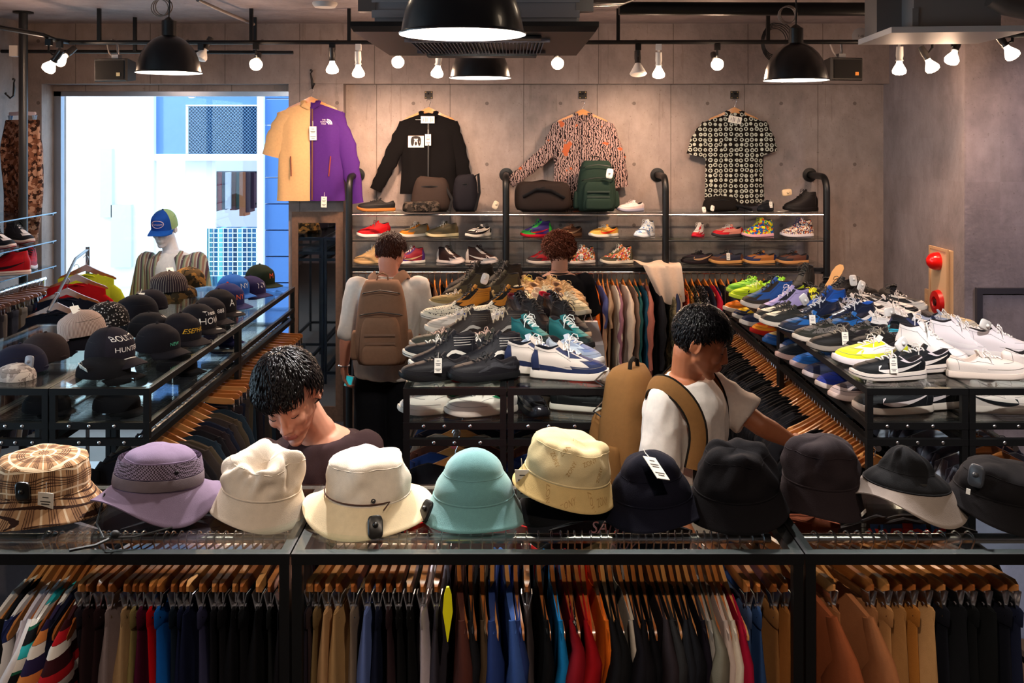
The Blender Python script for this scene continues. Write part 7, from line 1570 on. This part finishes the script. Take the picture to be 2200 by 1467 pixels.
# ---------------- backpacks
def backpack(label, loc, rz, col, w_=.30, h=.46, d=.17, dark=None, straps=None, tilt=0.0, detail=1, nm='backpack', col2=None, handle=True):
    t = thing(nm, label, 'backpack', loc, rot=(tilt, 0, rz)); m = CL(col, 0.8); m2 = CL(col2 or col, 0.8); dk = CL(dark or '15120f')
    def body(w0, h0, d0, y0, z0, wr=.006, seed=1, top=.72, n=36):
        mb = MB(); rings = []
        for i in range(15):
            s = i/14; e = (1-abs(2*s-1)**5)**.5 if 0 < s < 1 else 0.25; wt = w0/2*(1-(1-top)*s**2.2)*(.80+.20*e); dp = d0/2*(.55+.45*e)*(1-.25*s)
            rings.append([Vector((wt*(abs(cos(a))**.55)*(1 if cos(a) > 0 else -1), y0+dp*(abs(sin(a))**.65)*(1 if sin(a) > 0 else -1), z0+h0*s)) for a in [2*pi*j/n for j in range(n)]])
        mb.loft(rings); sd = Vector((seed*2.3, 0, 0))
        mb.v = [tuple(Vector(p)+Vector((0, 1 if p[1] > y0 else -1, 0))*noise.noise(Vector(p)*13+sd)*wr) for p in mb.v]; return mb
    ob(body(w_, h, d, 0, 0, .010), 'body', m, t, angle=70)
    ob(body(w_*.78, h*.56, d*.5, -d*.48, h*.03, .010, 3, .80), 'front_pocket', m2, t, angle=70)
    ob(body(w_*.66, h*.22, d*.3, -d*.70, h*.05, .006, 5, .9), 'lower_pocket', m2, t, angle=70)
    for s in (-1, 1):
        o = ob(body(.07, h*.34, .09, 0, 0, .006, 7), 'side_pocket', m2, t, angle=70); o.location = (s*w_*.47, 0, h*.05)
    for z, ww in ((h*.60, w_*.39), (h*.86, w_*.34)):
        ob(MB().tube([(-ww, -d*.30, z), (-ww*.9, -d*.52, z+.012), (0, -d*.60+.01*(z/h), z+.028), (ww*.9, -d*.52, z+.012), (ww, -d*.30, z)], .0032, 6), 'zip', M(dark or '2a2018', 0.5), t)
    for z in (.20, .30, .40): ob(MB().box((0, -d*.74, h*z), (w_*.55, .004, .012)), 'webbing', M(col2 or col, 0.6), t, smooth=False) if detail else None
    if handle: ob(MB().tube([(-.035, .02, h*.97), (-.028, .02, h*1.06), (0, .02, h*1.09), (.028, .02, h*1.06), (.035, .02, h*.97)], .009, 8, flat=.5), 'handle', dk if dark else m, t)
    if straps:
        inv = Matrix.LocRotScale(Vector(loc), Euler((tilt, 0, rz)), None).inverted()
        for pts in straps:
            ob(MB().tube([inv @ p for p in smooth_path(pts)], .030, 10, flat=.22, up=(0, -1, 0)), 'shoulder_strap', m, t)
            if dark: ob(MB().tube([inv @ p for p in smooth_path(pts)], .036, 10, flat=.12, up=(0, -1, 0)), 'strap_edge', dk, t)
    return t
backpack('brown backpack worn by the person in the white sweater', (-.745, 5.34, 1.115), 0.05, '8a6650', .31, .47, .20, straps=[
    [(-.80, 5.42, 1.56), (-.835, 5.52, 1.598), (-.845, 5.62, 1.575), (-.86, 5.74, 1.48)], [(-.68, 5.42, 1.56), (-.640, 5.52, 1.600), (-.625, 5.62, 1.575), (-.61, 5.74, 1.48)]], dark=None)
a4 = atan2(F4.y, F4.x)-pi/2
backpack('tan backpack with black-edged straps on the person in the white t-shirt', Vector((.655, 3.54, 1.055))-F4*.235, a4, '7a5630', .29, .45, .20, dark='17130f', straps=[
    [(.520, 3.53, 1.42), (.505, 3.45, 1.505), (.560, 3.36, 1.525), (.635, 3.315, 1.46), (.668, 3.30, 1.36), (.640, 3.285, 1.24)], [(.60, 3.64, 1.47), (.66, 3.66, 1.525), (.75, 3.62, 1.52), (.81, 3.57, 1.43), (.81, 3.55, 1.30)]], col2='6e4c28')
ob(MB().tube([Vector(p)-R4 for p in ((.650, 3.288, 1.28), (.652, 3.292, 1.18), (.648, 3.290, 1.10))], .013, 6, flat=.25, up=(0, 1, 0)), 'strap_end', CL('17130f'), t4)
# ---------------- mannequin by the window
RM = Vector((PX(370, 6.95), 6.95, 0)); mx = RM.x
JM = dict(head=(mx-.055, 6.93, 1.715), f=(-.10, -1, -.25), neck=(mx, 6.95, 1.560), pelvis=(mx, 6.95, 1.02), lat=(1, 0, 0), hs=1.0,
          shl=(mx+.185, 6.95, 1.475), shr=(mx-.185, 6.95, 1.475), ell=(mx+.225, 6.93, 1.22), elr=(mx-.225, 6.93, 1.22), wrl=(mx+.23, 6.90, .98), wrr=(mx-.23, 6.90, .98),
          hl=((0, -.1, -1), (1, 0, 0), 1, .4), hr=((0, -.1, -1), (-1, 0, 0), -1, .4), **legs(RM, (1, 0, 0), z=.95))
tm_, HMn, gM = build_person('mannequin', 'white mannequin in an open striped shirt before the bright window', RM, JM, 'e8e2e4', 'e0dada', None, 'efe9e6', .8, 'long', '3a3c48', cat='mannequin', face=False, sleeve_r=(.060, .070), shoesep=False)
ms = MB(); torso(ms, gM['pelvis'], gM['neck']-Vector((0, 0, .015)), (1, 0, 0), .030, -.12, .97, .03, 1.05)
keep = []
for i, f in enumerate(ms.f):
    if len(f) > 4: continue
    c = sum((Vector(ms.v[k]) for k in f), Vector())/len(f)
    wdt = .035+.10*max(0, min(1, (c.z-.9)/.7))
    if not (c.y < -.02 and abs(c.x) < .085+0.0*wdt): keep.append(i)
ms2 = MB(); ms2.v = ms.v; ms2.f = [ms.f[i] for i in keep]; ms2.m = [0]*len(keep)
STR = PAT('xstripes', ('a8a48c', '5a4450', '9a7468', '74806c', 'bcb8a8'), 1.6)
ob(ms2, 'overshirt', STR, tm_, angle=80)
for s in ('l', 'r'):
    S, E_ = gM['sh'+s], gM['el'+s]; ob(MB().cap(S, S+(E_-S)*1.0, .078, .082, 18), 'overshirt_sleeve', STR, tm_)
for s in (-1, 1): ob(MB().tube([(s*.075, -.02, 1.555), (s*.075, -.095, 1.52), (s*.105, -.130, 1.44), (s*.088, -.138, 1.30), (s*.086, -.142, 1.1)], [.018, .026, .026, .014, .010], 8, flat=.3, up=(0, 1, 0)), 'lapel', STR, tm_)
ob(MB().bb((-.085, -.152, 1.285), (.075, -.149, 1.375)), 'print', M('8a7c80', 0.7), tm_, smooth=False); ob(MB().bb((-.085, -.1535, 1.285), (-.068, -.151, 1.36)).bb((-.085, -.1535, 1.368), (.075, -.151, 1.375)), 'print_red', M('8a1c28', 0.7), tm_, smooth=False); ob(MB().bb((.048, -.1535, 1.31), (.075, -.151, 1.372)), 'print_blue', M('23386a', 0.7), tm_, smooth=False)
c_ = cap('blue and green trucker cap with an oval badge on the mannequin', Vector((mx-.050, 6.935, 1.735)), -pi/2-.10, '9ab884', front='1f4a9c', vis='1c55b0', kind='snap', vk='visor', text='Vonsons', tsize=.024, tcol='e8c8d0', tz=.050, sc=1.12, rot=(0.0, 0.24), button='101418')
mb = MB(); mb.tube([(.103+.004*cos(a)*0, .040*cos(a), .050+.024*sin(a)) for a in [2*pi*i/28 for i in range(28)]], .0022, 5, closed=True); bv_ = CM['snap'][1]
mb.v = [tuple((bv_.ray_cast(Vector((.3, p[1], p[2])), Vector((-1, 0, 0)))[0] or Vector(p))+Vector((.002+(p[0]-.103), 0, 0))) for p in mb.v]; ob(mb, 'badge_ring', M('e8c8d0', 0.6), c_)
# ---------------- garments on the walls
def plate(u, v, Y, label, i):
    t = thing('wall_hook', label, 'hook', P(u, v, Y))
    ob(MB().box((0, 0, 0), (.066, .010, .066)), 'plate', M('1a1715', 0.5, metal=0.5), t, smooth=False)
    b = MB()
    for sx in (-1, 1):
        for sz in (-1, 1): b.ell((sx*.023, -.006, sz*.023), (.005, .003, .005), 8)
    ob(b, 'screw', M('a89060', 0.4, metal=0.8), t); ob(MB().tube([(0, 0, .012), (0, -.03, .008), (0, -.055, .004), (0, -.060, .018)], .005, 8), 'hook', BLK, t)
for i, u in enumerate((921, 1252, 1578)): plate(u, 204, 7.712, 'square black hook plate holding the %s' % ['black jacket', 'snake print shirt', 'ring print shirt'][i], i)
for (u, v, Y, lab, s) in ((671, 172, 7.592, 'black iron coat hook above the beige and purple jacket', 1), (32, 192, 7.25, 'black iron coat hook above the camouflage trousers', -1)):
    t = thing('coat_hook', lab, 'hook', P(u, v, Y)); ob(MB().tube([(0, 0, .075), (-.008*s, -.03, .05), (0, -.012, .0), (.004*s, -.012, -.05), (.010*s, -.05, -.070), (.030*s, -.075, -.04)], [.005, .006, .010, .009, .007, .006], 8).ell((-.004*s, -.03, .078), (.010, .010, .010), 10).ell((.030*s, -.075, -.036), (.010, .010, .010), 10), 'hook', M('14100e', 0.35), t)
def wall_garment(label, u, v, Y, mats, w_, L, sleeves, collar=True, split=None, cat='jacket', nm='hanging_jacket', collarm=None, neck=.07, taper=0.0, placket=None, seed=0):
    z = PZ(v, Y); x = PX(u, Y); t = thing(nm, label, cat, (x, Y, z-.026)); mats = mats if isinstance(mats, (list, tuple)) else [mats, mats]; R = rnd(seed); ph = [R.random()*6 for _ in range(5)]; n = 48
    rings = []
    for i in range(21):
        s = i/20; ring = []
        for j in range(n):
            a = 2*pi*j/n; q = (abs(cos(a))**.55)*(1 if cos(a) > 0 else -1); hw = w_/2*(1-.05*sin(pi*s)+taper*s); xx = hw*q
            zt = -.078-.36*max(0, abs(xx)-neck) if abs(xx) > neck else -.078+.012*(1-(xx/neck)**2)
            zz = zt+(-L-zt)*s; th = .012+.026*min(1, s*5)
            yy = th*sin(a)+.008*min(1, s*3)*(sin(xx*20+ph[0]+s*2)+.6*sin(xx*43+ph[1]-s*3)+.6*sin(s*14+xx*12+ph[2]))
            ring.append(Vector((xx, yy, zz)))
        rings.append(ring)
    mb = MB().loft(rings)
    if split is not None:
        for i, f in enumerate(mb.f):
            c = sum(mb.v[k][0] for k in f)/len(f); mb.m[i] = 0 if c < split else 1
    else: mb.m = [0]*len(mb.m)
    bv = bvh_of(mb); me = mb.mesh('body', nm=2, angle=75); inst(me, 'body', mats, t)
    for k, (pts, rr) in enumerate(sleeves):
        sm = MB(); P_ = [Vector((p[0], p[1] if len(p) > 2 else 0.0, p[-1])) for p in pts]; Q = []; RR = []
        for i in range(len(P_)-1):
            for q in range(5):
                f = q/5; Q.append(P_[i].lerp(P_[i+1], f)+Vector((.004*sin(9*(i+f)), 0, .004*cos(11*(i+f))))); RR.append(rr[i]*(1-f)+rr[i+1]*f+.004*sin(13*(i+f)))
        Q.append(P_[-1]); RR.append(rr[-1]); sm.tube(Q, RR, 20, flat=.34, up=(0, 1, 0)); ob(sm, 'sleeve', mats[0] if pts[0][0] < 0 else mats[-1], t, angle=75)
    if collar:
        for s in (-1, 1):
            cm = collarm or mats[0 if s < 0 else -1]; ob(MB().tube([(s*.006, -.030, -.120), (s*.055, -.034, -.085), (s*.062, -.010, -.060), (s*.045, .020, -.052)], [.012, .024, .022, .018], 8, flat=.35, up=(0, 1, 0)), 'collar', cm, t)
    if placket: ob(MB().tube([(split or 0, -.045, -.12), ((split or 0)+.002, -.052, -.3), (split or 0, -.052, -L+.01)], .007, 6, flat=.4, up=(0, 1, 0)), 'placket', placket, t)
    h = wood_hanger_face('light wooden hanger inside the '+label.split(' hanging')[0].split(' on the')[0][:70], (x, Y+.004, z)); return t, bv
BEI, PUR = CL('d0a878', 0.8), CL('44206a', 0.7)
t, bv = wall_garment('half beige, half purple jacket hanging on the pier beside the window', 668, 195, 7.50, [BEI, PUR], .55, .86, [
    ([(-.19, -.17), (-.27, -.34), (-.325, -.50)], [.075, .085, .070]), ([(.19, -.17), (.29, -.42), (.335, -.66), (.37, -.88)], [.07, .075, .068, .055])], split=.02, placket=M('5a2c18', 0.6), seed=1)
for s, m_ in ((-1, '6a2a18'), (1, '7a2c14')): ob(MB().tube([(s*.16+.01, -.060, -.50), (s*.15+.005, -.060, -.66)], .005, 6), 'zip', M(m_, 0.6), t)
mb = MB(); vs, fs = [], []
text_s, text_f = text_mesh('THE\nNORTH\nFACE', .016); project(mb, text_s, text_f, bv, (.11, -.3, -.225), (1, 0, 0), (0, 0, 1), (0, 1, 0), .002)
for k in range(3):
    r0, r1 = .012+.012*k, .020+.012*k; vv = []; 
    for i in range(9):
        a = pi/2*i/8; vv += [(r0*cos(a), r0*sin(a)), (r1*cos(a), r1*sin(a))]
    project(mb, vv, [(2*i, 2*i+1, 2*i+3, 2*i+2) for i in range(8)], bv, (.135, -.3, -.245), (1, 0, 0), (0, 0, 1), (0, 1, 0), .002)
ob(mb, 'logo', M('e8dce0', 0.6), t, smooth=False)
price_tag(t, (.03, -.068, -.26), (0.1, 0, 0), 1.9); price_tag(t, (.12, -.068, -.82), (0.1, 0.05, 0), 1.5)
BKJ = CL('0b090a', 0.9)
t, bv = wall_garment('black track jacket with a square photo print hanging on the wall', 921, 218, 7.63, BKJ, .47, .73, [
    ([(-.17, -.16), (-.27, -.36), (-.36, -.55), (-.435, -.70)], [.072, .068, .060, .050]), ([(.17, -.16), (.24, -.36), (.285, -.56), (.31, -.68)], [.070, .066, .058, .048])], placket=M('0c0a0b', 0.5), seed=2)
def quad2(mb, bv, x0, x1, z0, z1, n=6, off=.0015):
    vs = []
    for i in range(n+1):
        for j in range(n+1): vs.append((x0+(x1-x0)*i/n, z0+(z1-z0)*j/n))
    project(mb, vs, [(i*(n+1)+j, (i+1)*(n+1)+j, (i+1)*(n+1)+j+1, i*(n+1)+j+1) for i in range(n) for j in range(n)], bv, (0, -.3, 0), (1, 0, 0), (0, 0, 1), (0, 1, 0), off)
mb = MB(); quad2(mb, bv, -.165, -.035, -.350, -.255); ob(mb, 'patch', M('cfc4c0', 0.7), t, smooth=False)
mb = MB()
for (cx, cz, rx, rz_) in ((-.128, -.30, .014, .038), (-.072, -.30, .014, .038), (-.100, -.268, .032, .012), (-.100, -.318, .010, .016), (-.112, -.292, .005, .003), (-.088, -.292, .005, .003)):
    project(mb, [(cx+rx*cos(a), cz+rz_*sin(a)) for a in [2*pi*i/14 for i in range(14)]], [tuple(range(14))], bv, (0, -.3, 0), (1, 0, 0), (0, 0, 1), (0, 1, 0), .003)
ob(mb, 'patch_print', M('17100f', 0.8), t, smooth=False)
mb = MB(); quad2(mb, bv, -.03, .03, -.125, -.098, 3, .004); ob(mb, 'neck_label', M('b8141c', 0.6), t, smooth=False); text_on(t, bv, 'Supreme', .014, 0.0, -.112, 'f0d8d4').location.y = -.004
price_tag(t, (-.06, -.060, -.125), (0.1, -1.57, 0), 1.9); price_tag(t, (0.0, -.062, -.24), (.1, 0, 0), 1.6)
SNK = PAT('snake', ('9c8480', '1c1214', 'a85a38'), 1.15)
wall_garment('pink snake print shirt spreading one sleeve behind the green backpack', 1252, 222, 7.63, SNK, .50, .83, [
    ([(-.19, -.17), (-.27, -.36), (-.44, -.50), (-.60, -.63)], [.068, .066, .056, .046]), ([(.19, -.17), (.285, -.42), (.32, -.66)], [.068, .066, .056])], cat='shirt', nm='hanging_shirt', placket=SNK, seed=3)
RNG = PAT('rings', ('b8bcb0', '17120f'), 1.0)
t, bv = wall_garment('short-sleeved black and white ring print shirt hanging on the wall', 1578, 218, 7.63, RNG, .50, .81, [
    ([(-.19, -.17), (-.27, -.30), (-.315, -.42)], [.078, .088, .082]), ([(.19, -.17), (.25, -.30), (.275, -.40)], [.078, .084, .078])], cat='shirt', nm='hanging_shirt', placket=RNG, seed=4)
price_tag(t, (-.065, -.060, -.115), (0.1, -1.4, 0), 1.9)
# camouflage trousers at the left
g = thing('camouflage_trousers', 'brown camouflage trousers hanging on the left wall by the pole', 'trousers', P(22, 228, 7.15)+Vector((.12, -.05, 0)), radians(65)); CMB = PAT('camo', ('6a4636', '2c1c18', '9a7a6a'), 1.3)
inst(GMS[('pantsw', 1)], 'cloth', CMB, g, scale=(1.0, 1.15, 1.0)); inst(WAISTM, 'waistband', CMB, g, scale=(1.3, 1.15, 1))
h = thing('trouser_hanger', 'pale plastic trouser hanger holding the camouflage trousers', 'hanger', P(22, 228, 7.15)+Vector((.12, -.05, 0)), radians(65)); inst(HM['clamp'], 'hanger_bar', M('c8c0d0', 0.3), h); inst(HM['hook'], 'hook', CHROME, h)
for s in (-1, 1): inst(HM['clip'], 'clip', M('8ab0d8', 0.3), h, loc=(0, s*.135, -.078))
# left rail of trousers
lr = thing('garment_rail', 'chrome rail of trousers beneath the left wall shelves', 'rail', (-3.50, 6.4, 0)); ob(MB().tube([(0, -.6, 1.345), (0, .58, 1.345)], .0125, 10).tube([(0, .55, 1.345), (0, .55, 0)], .014, 10).tube([(0, -.55, 1.345), (0, -.55, 0)], .014, 10), 'rail', CHROME, lr)
lc = [('6a5a4c', 'khaki'), ('2a2226', 'dark brown'), ('3a3438', 'charcoal'), ('8a7a70', 'taupe'), ('24242c', 'black'), ('4a4a56', 'grey'), ('54483c', 'olive brown'), ('a09890', 'pale grey'), ('3a3a40', 'iron grey'), ('1c2030', 'navy black'), ('24345a', 'navy blue'), ('2a3a6a', 'indigo'), ('5a4c48', 'brown grey'), ('8a7058', 'beige'), ('2a2c38', 'slate'), ('16203a', 'midnight blue')]
for i, (c, n2) in enumerate(lc):
    hang(-3.50, 5.98+.96*i/16, 1.345, pi/2+radians((i*37 % 11)-5), 'pants', CL(c), n2+' trousers on the left wall rail', 'clip hanger of the '+n2+' trousers on the left wall rail', 'trousers', 'trousers on the left wall rail', 'hangers on the left wall rail', seed=i+200, hw=WOOD('a8745c', '7a4838'), thick=.9)
# waterfall stand of t-shirts
ws_ = thing('waterfall_stand', 'steel stand whose sloping arm carries yellow, red and black t-shirts', 'stand', (-3.02, 6.35, 0))
ob(MB().tube([(-.02, .32, 0), (-.02, .32, 1.62)], .014, 10), 'post', STEEL, ws_); ob(MB().tube([(-.02, .32, 1.60), (.02, .05, 1.57), (.08, -.25, 1.45), (.13, -.55, 1.32)], .010, 8), 'arm', STEEL, ws_)
ob(MB().box((-.02, .2, .01), (.5, .6, .02)), 'base', STEEL, ws_, smooth=False)
for i, (x, y, z, c, n2) in enumerate(((-3.03, 6.62, 1.545, 'c8cc30', 'neon yellow t-shirt on the steel waterfall stand'), (-2.985, 6.38, 1.515, 'b81418', 'red t-shirt on the waterfall stand'), (-2.945, 6.16, 1.455, '1c1a24', 'black t-shirt behind the front one on the stand'), (-2.915, 5.96, 1.395, '15141a', 'front black t-shirt on the waterfall stand'))):
    face_tee(n2, x, y, z-.035, c, w_=.40, L=.66, neck=.085); wood_hanger_face('wooden hanger of the '+n2.split(' on ')[0].split(' behind')[0]+(' farther back' if i == 2 else '')+' on the stand', (x, y+.002, z), mat=WOOD('b8682e', '7a3c18', 0.35))
# mirror on the pier
mi = thing('wall_mirror', 'tall wood-framed mirror on the pier behind the jacket', 'mirror', (PX(680, 7.58), 7.588, 0))
a, b, zt_, zb = PX(627, 7.58)-mi.location.x, PX(737, 7.58)-mi.location.x, PZ(455, 7.58), PZ(905, 7.58)
mb = MB().bb((a, -.012, zb), (a+.05, .010, zt_)).bb((b-.06, -.012, zb), (b, .010, zt_)).bb((a+.05, -.011, zt_-.09), (b-.06, .009, zt_)).bb((a+.05, -.011, zb), (b-.06, .009, zb+.12)); ob(mb, 'frame', WOOD('7a5c48', '4c3628', 0.6, 0.5, 0.0), mi, smooth=False)
ob(MB().bb((a+.05, -.001, zb+.12), (b-.06, .002, zt_-.09)), 'mirror_glass', M('c8ccd4', 0.02, metal=1.0), mi, smooth=False)
# ---------------- bags on the top wall shelf
ZT1 = ZW[0]+.002 if 'ZW' in globals() else 1.815
def bag(label, u, Y, w_, h, d, col, seed=1, pw=.6, lump=.012, nm='bag', top=.8, strap=None, zipz=None, rz=0.0, z=None, cat='bag'):
    t = thing(nm, label, cat, (PX(u, Y), Y, 1.815 if z is None else z), rz); m = CL(col, .75) if isinstance(col, str) else col; n = 36; rings = []
    for i in range(15):
        s = i/14; e = max(0, 1-abs(2*s-1)**3.2)**.5; f = .72+.28*e; tp = 1-(1-top)*s**1.6
        rings.append([Vector((w_/2*f*tp*(abs(cos(a))**pw)*(1 if cos(a) > 0 else -1), d/2*f*tp*(abs(sin(a))**.7)*(1 if sin(a) > 0 else -1), h*s)) for a in [2*pi*j/n for j in range(n)]])
    mb = MB().loft(rings); sd = Vector((seed*3.1, seed, 0))
    mb.v = [tuple(Vector(p)*(1+lump*2*noise.noise(Vector(p)*11+sd))+Vector((0, 0, 0 if p[2] < .01 else noise.noise(Vector(p)*9+sd)*lump))) for p in mb.v]; ob(mb, 'body', m, t, angle=75)
    ob(MB().tube([(-w_*.40*top, -d*.34, h*(zipz or .72)), (0, -d*.46, h*(zipz or .72)+.01), (w_*.40*top, -d*.34, h*(zipz or .72))], .004, 6), 'zip', M('0a0909', .4), t)
    if strap: ob(MB().tube(strap, .012, 8, flat=.3, up=(0, 1, 0)), 'strap', CL('0f0e10', .6), t)
    return t
bag('brown rounded bag with a slack crown on the top wall shelf', 927, 7.42, .34, .27, .22, '2e2420', 1, top=.70, strap=[(.10, -.05, .22), (.17, -.09, .10), (.15, -.12, .01)])
bag('dark camouflage pouch lying before the brown bag', 905, 7.30, .30, .085, .10, PAT('camo', ('2c2622', '15120f', '4a4038'), 1.6), 2, top=.9, nm='pouch')
bag('black tote bag with patent edge and long cream tag', 1000, 7.42, .21, .29, .16, '17151a', 3, top=.85, strap=[(.07, -.06, .27), (.105, -.08, .30), (.115, -.09, .15), (.08, -.09, .01)], nm='tote_bag')
bag('dark brown duffel bag left of the green backpack', 1166, 7.42, .46, .235, .24, '2a211e', 4, pw=.5, top=.92, zipz=.78, strap=[(-.16, -.12, .12), (-.05, -.13, .18), (.06, -.13, .17), (.17, -.12, .11)], nm='duffel_bag')
bag('black belt bag with white tags below the ring print shirt', 1548, 7.42, .30, .115, .14, '15110f', 5, top=.8, nm='belt_bag', strap=[(.10, -.05, .05), (.17, -.08, .035), (.235, -.06, .012)])
for i, (u, z) in enumerate(((1512, .018), (1530, .03))): tt = thing('loose_tag', 'white security tag by the belt bag, %s' % ['lower one', 'upright one'][i], 'tag', (PX(u, 7.30), 7.30, 1.815+z)); secur(tt, (0, 0, 0), (pi/2-.3, i*.4, .3), .9, 'e6e2da')
backpack('dark green backpack with a white oval tag on the top wall shelf', (PX(1281, 7.40), 7.40, 1.817), 0.05, '1f2e27', .32, .40, .18, dark='10140f', handle=True)
tt = thing('loose_tag', 'white oval tag on the dark green backpack', 'tag', (PX(1310, 7.24), 7.255, 2.12)); secur(tt, (0, 0, 0), (pi/2, .15, 0), 1.5, 'f0ece6')
tt = thing('loose_tag', 'cream tag leaning by the second shelf post', 'tag', (PX(1064, 7.40), 7.40, 1.862)); secur(tt, (0, 0, 0), (pi/2-.2, .5, .3), 1.3, 'd8c8b0')
tt = thing('loose_tag', 'cream oval tag on the tall black boot', 'tag', (PX(1690, 7.38), 7.38, 1.965)); secur(tt, (0, 0, 0), (pi/2, 1.45, 0), 1.5, 'd8bc94')
# draped white cloth over the shelf edge
dg = thing('draped_shirt', 'cream shirt draped over the lower wall shelf beside the floral high-tops', 'shirt', (PX(1408, 7.24), 7.24, 1.41))
def fcl(a, b):
    x = (a-.5)*.34; s = b*.50; r_ = .035
    if s < .18: y, z = .17-s, .015+.012*sin(x*30+s*20)
    else: q = s-.18; y, z = -.03-.02*sin(q*9)-.012*sin(x*40), .012-q*(1-.5*abs(a-.62))
    return Vector((x*(1-.35*b)+.10*b, y-.07, z+.015*sin(x*28)*b))
mb = MB().grid(fcl, 24, 24); mb2 = MB(); mb2.v = [(p[0], p[1]+.004, p[2]-.004) for p in mb.v]; mb.add(mb2.v, [tuple(reversed(f)) for f in mb.f]); ob(mb, 'cloth', CL('d8c0ac'), dg, angle=80)
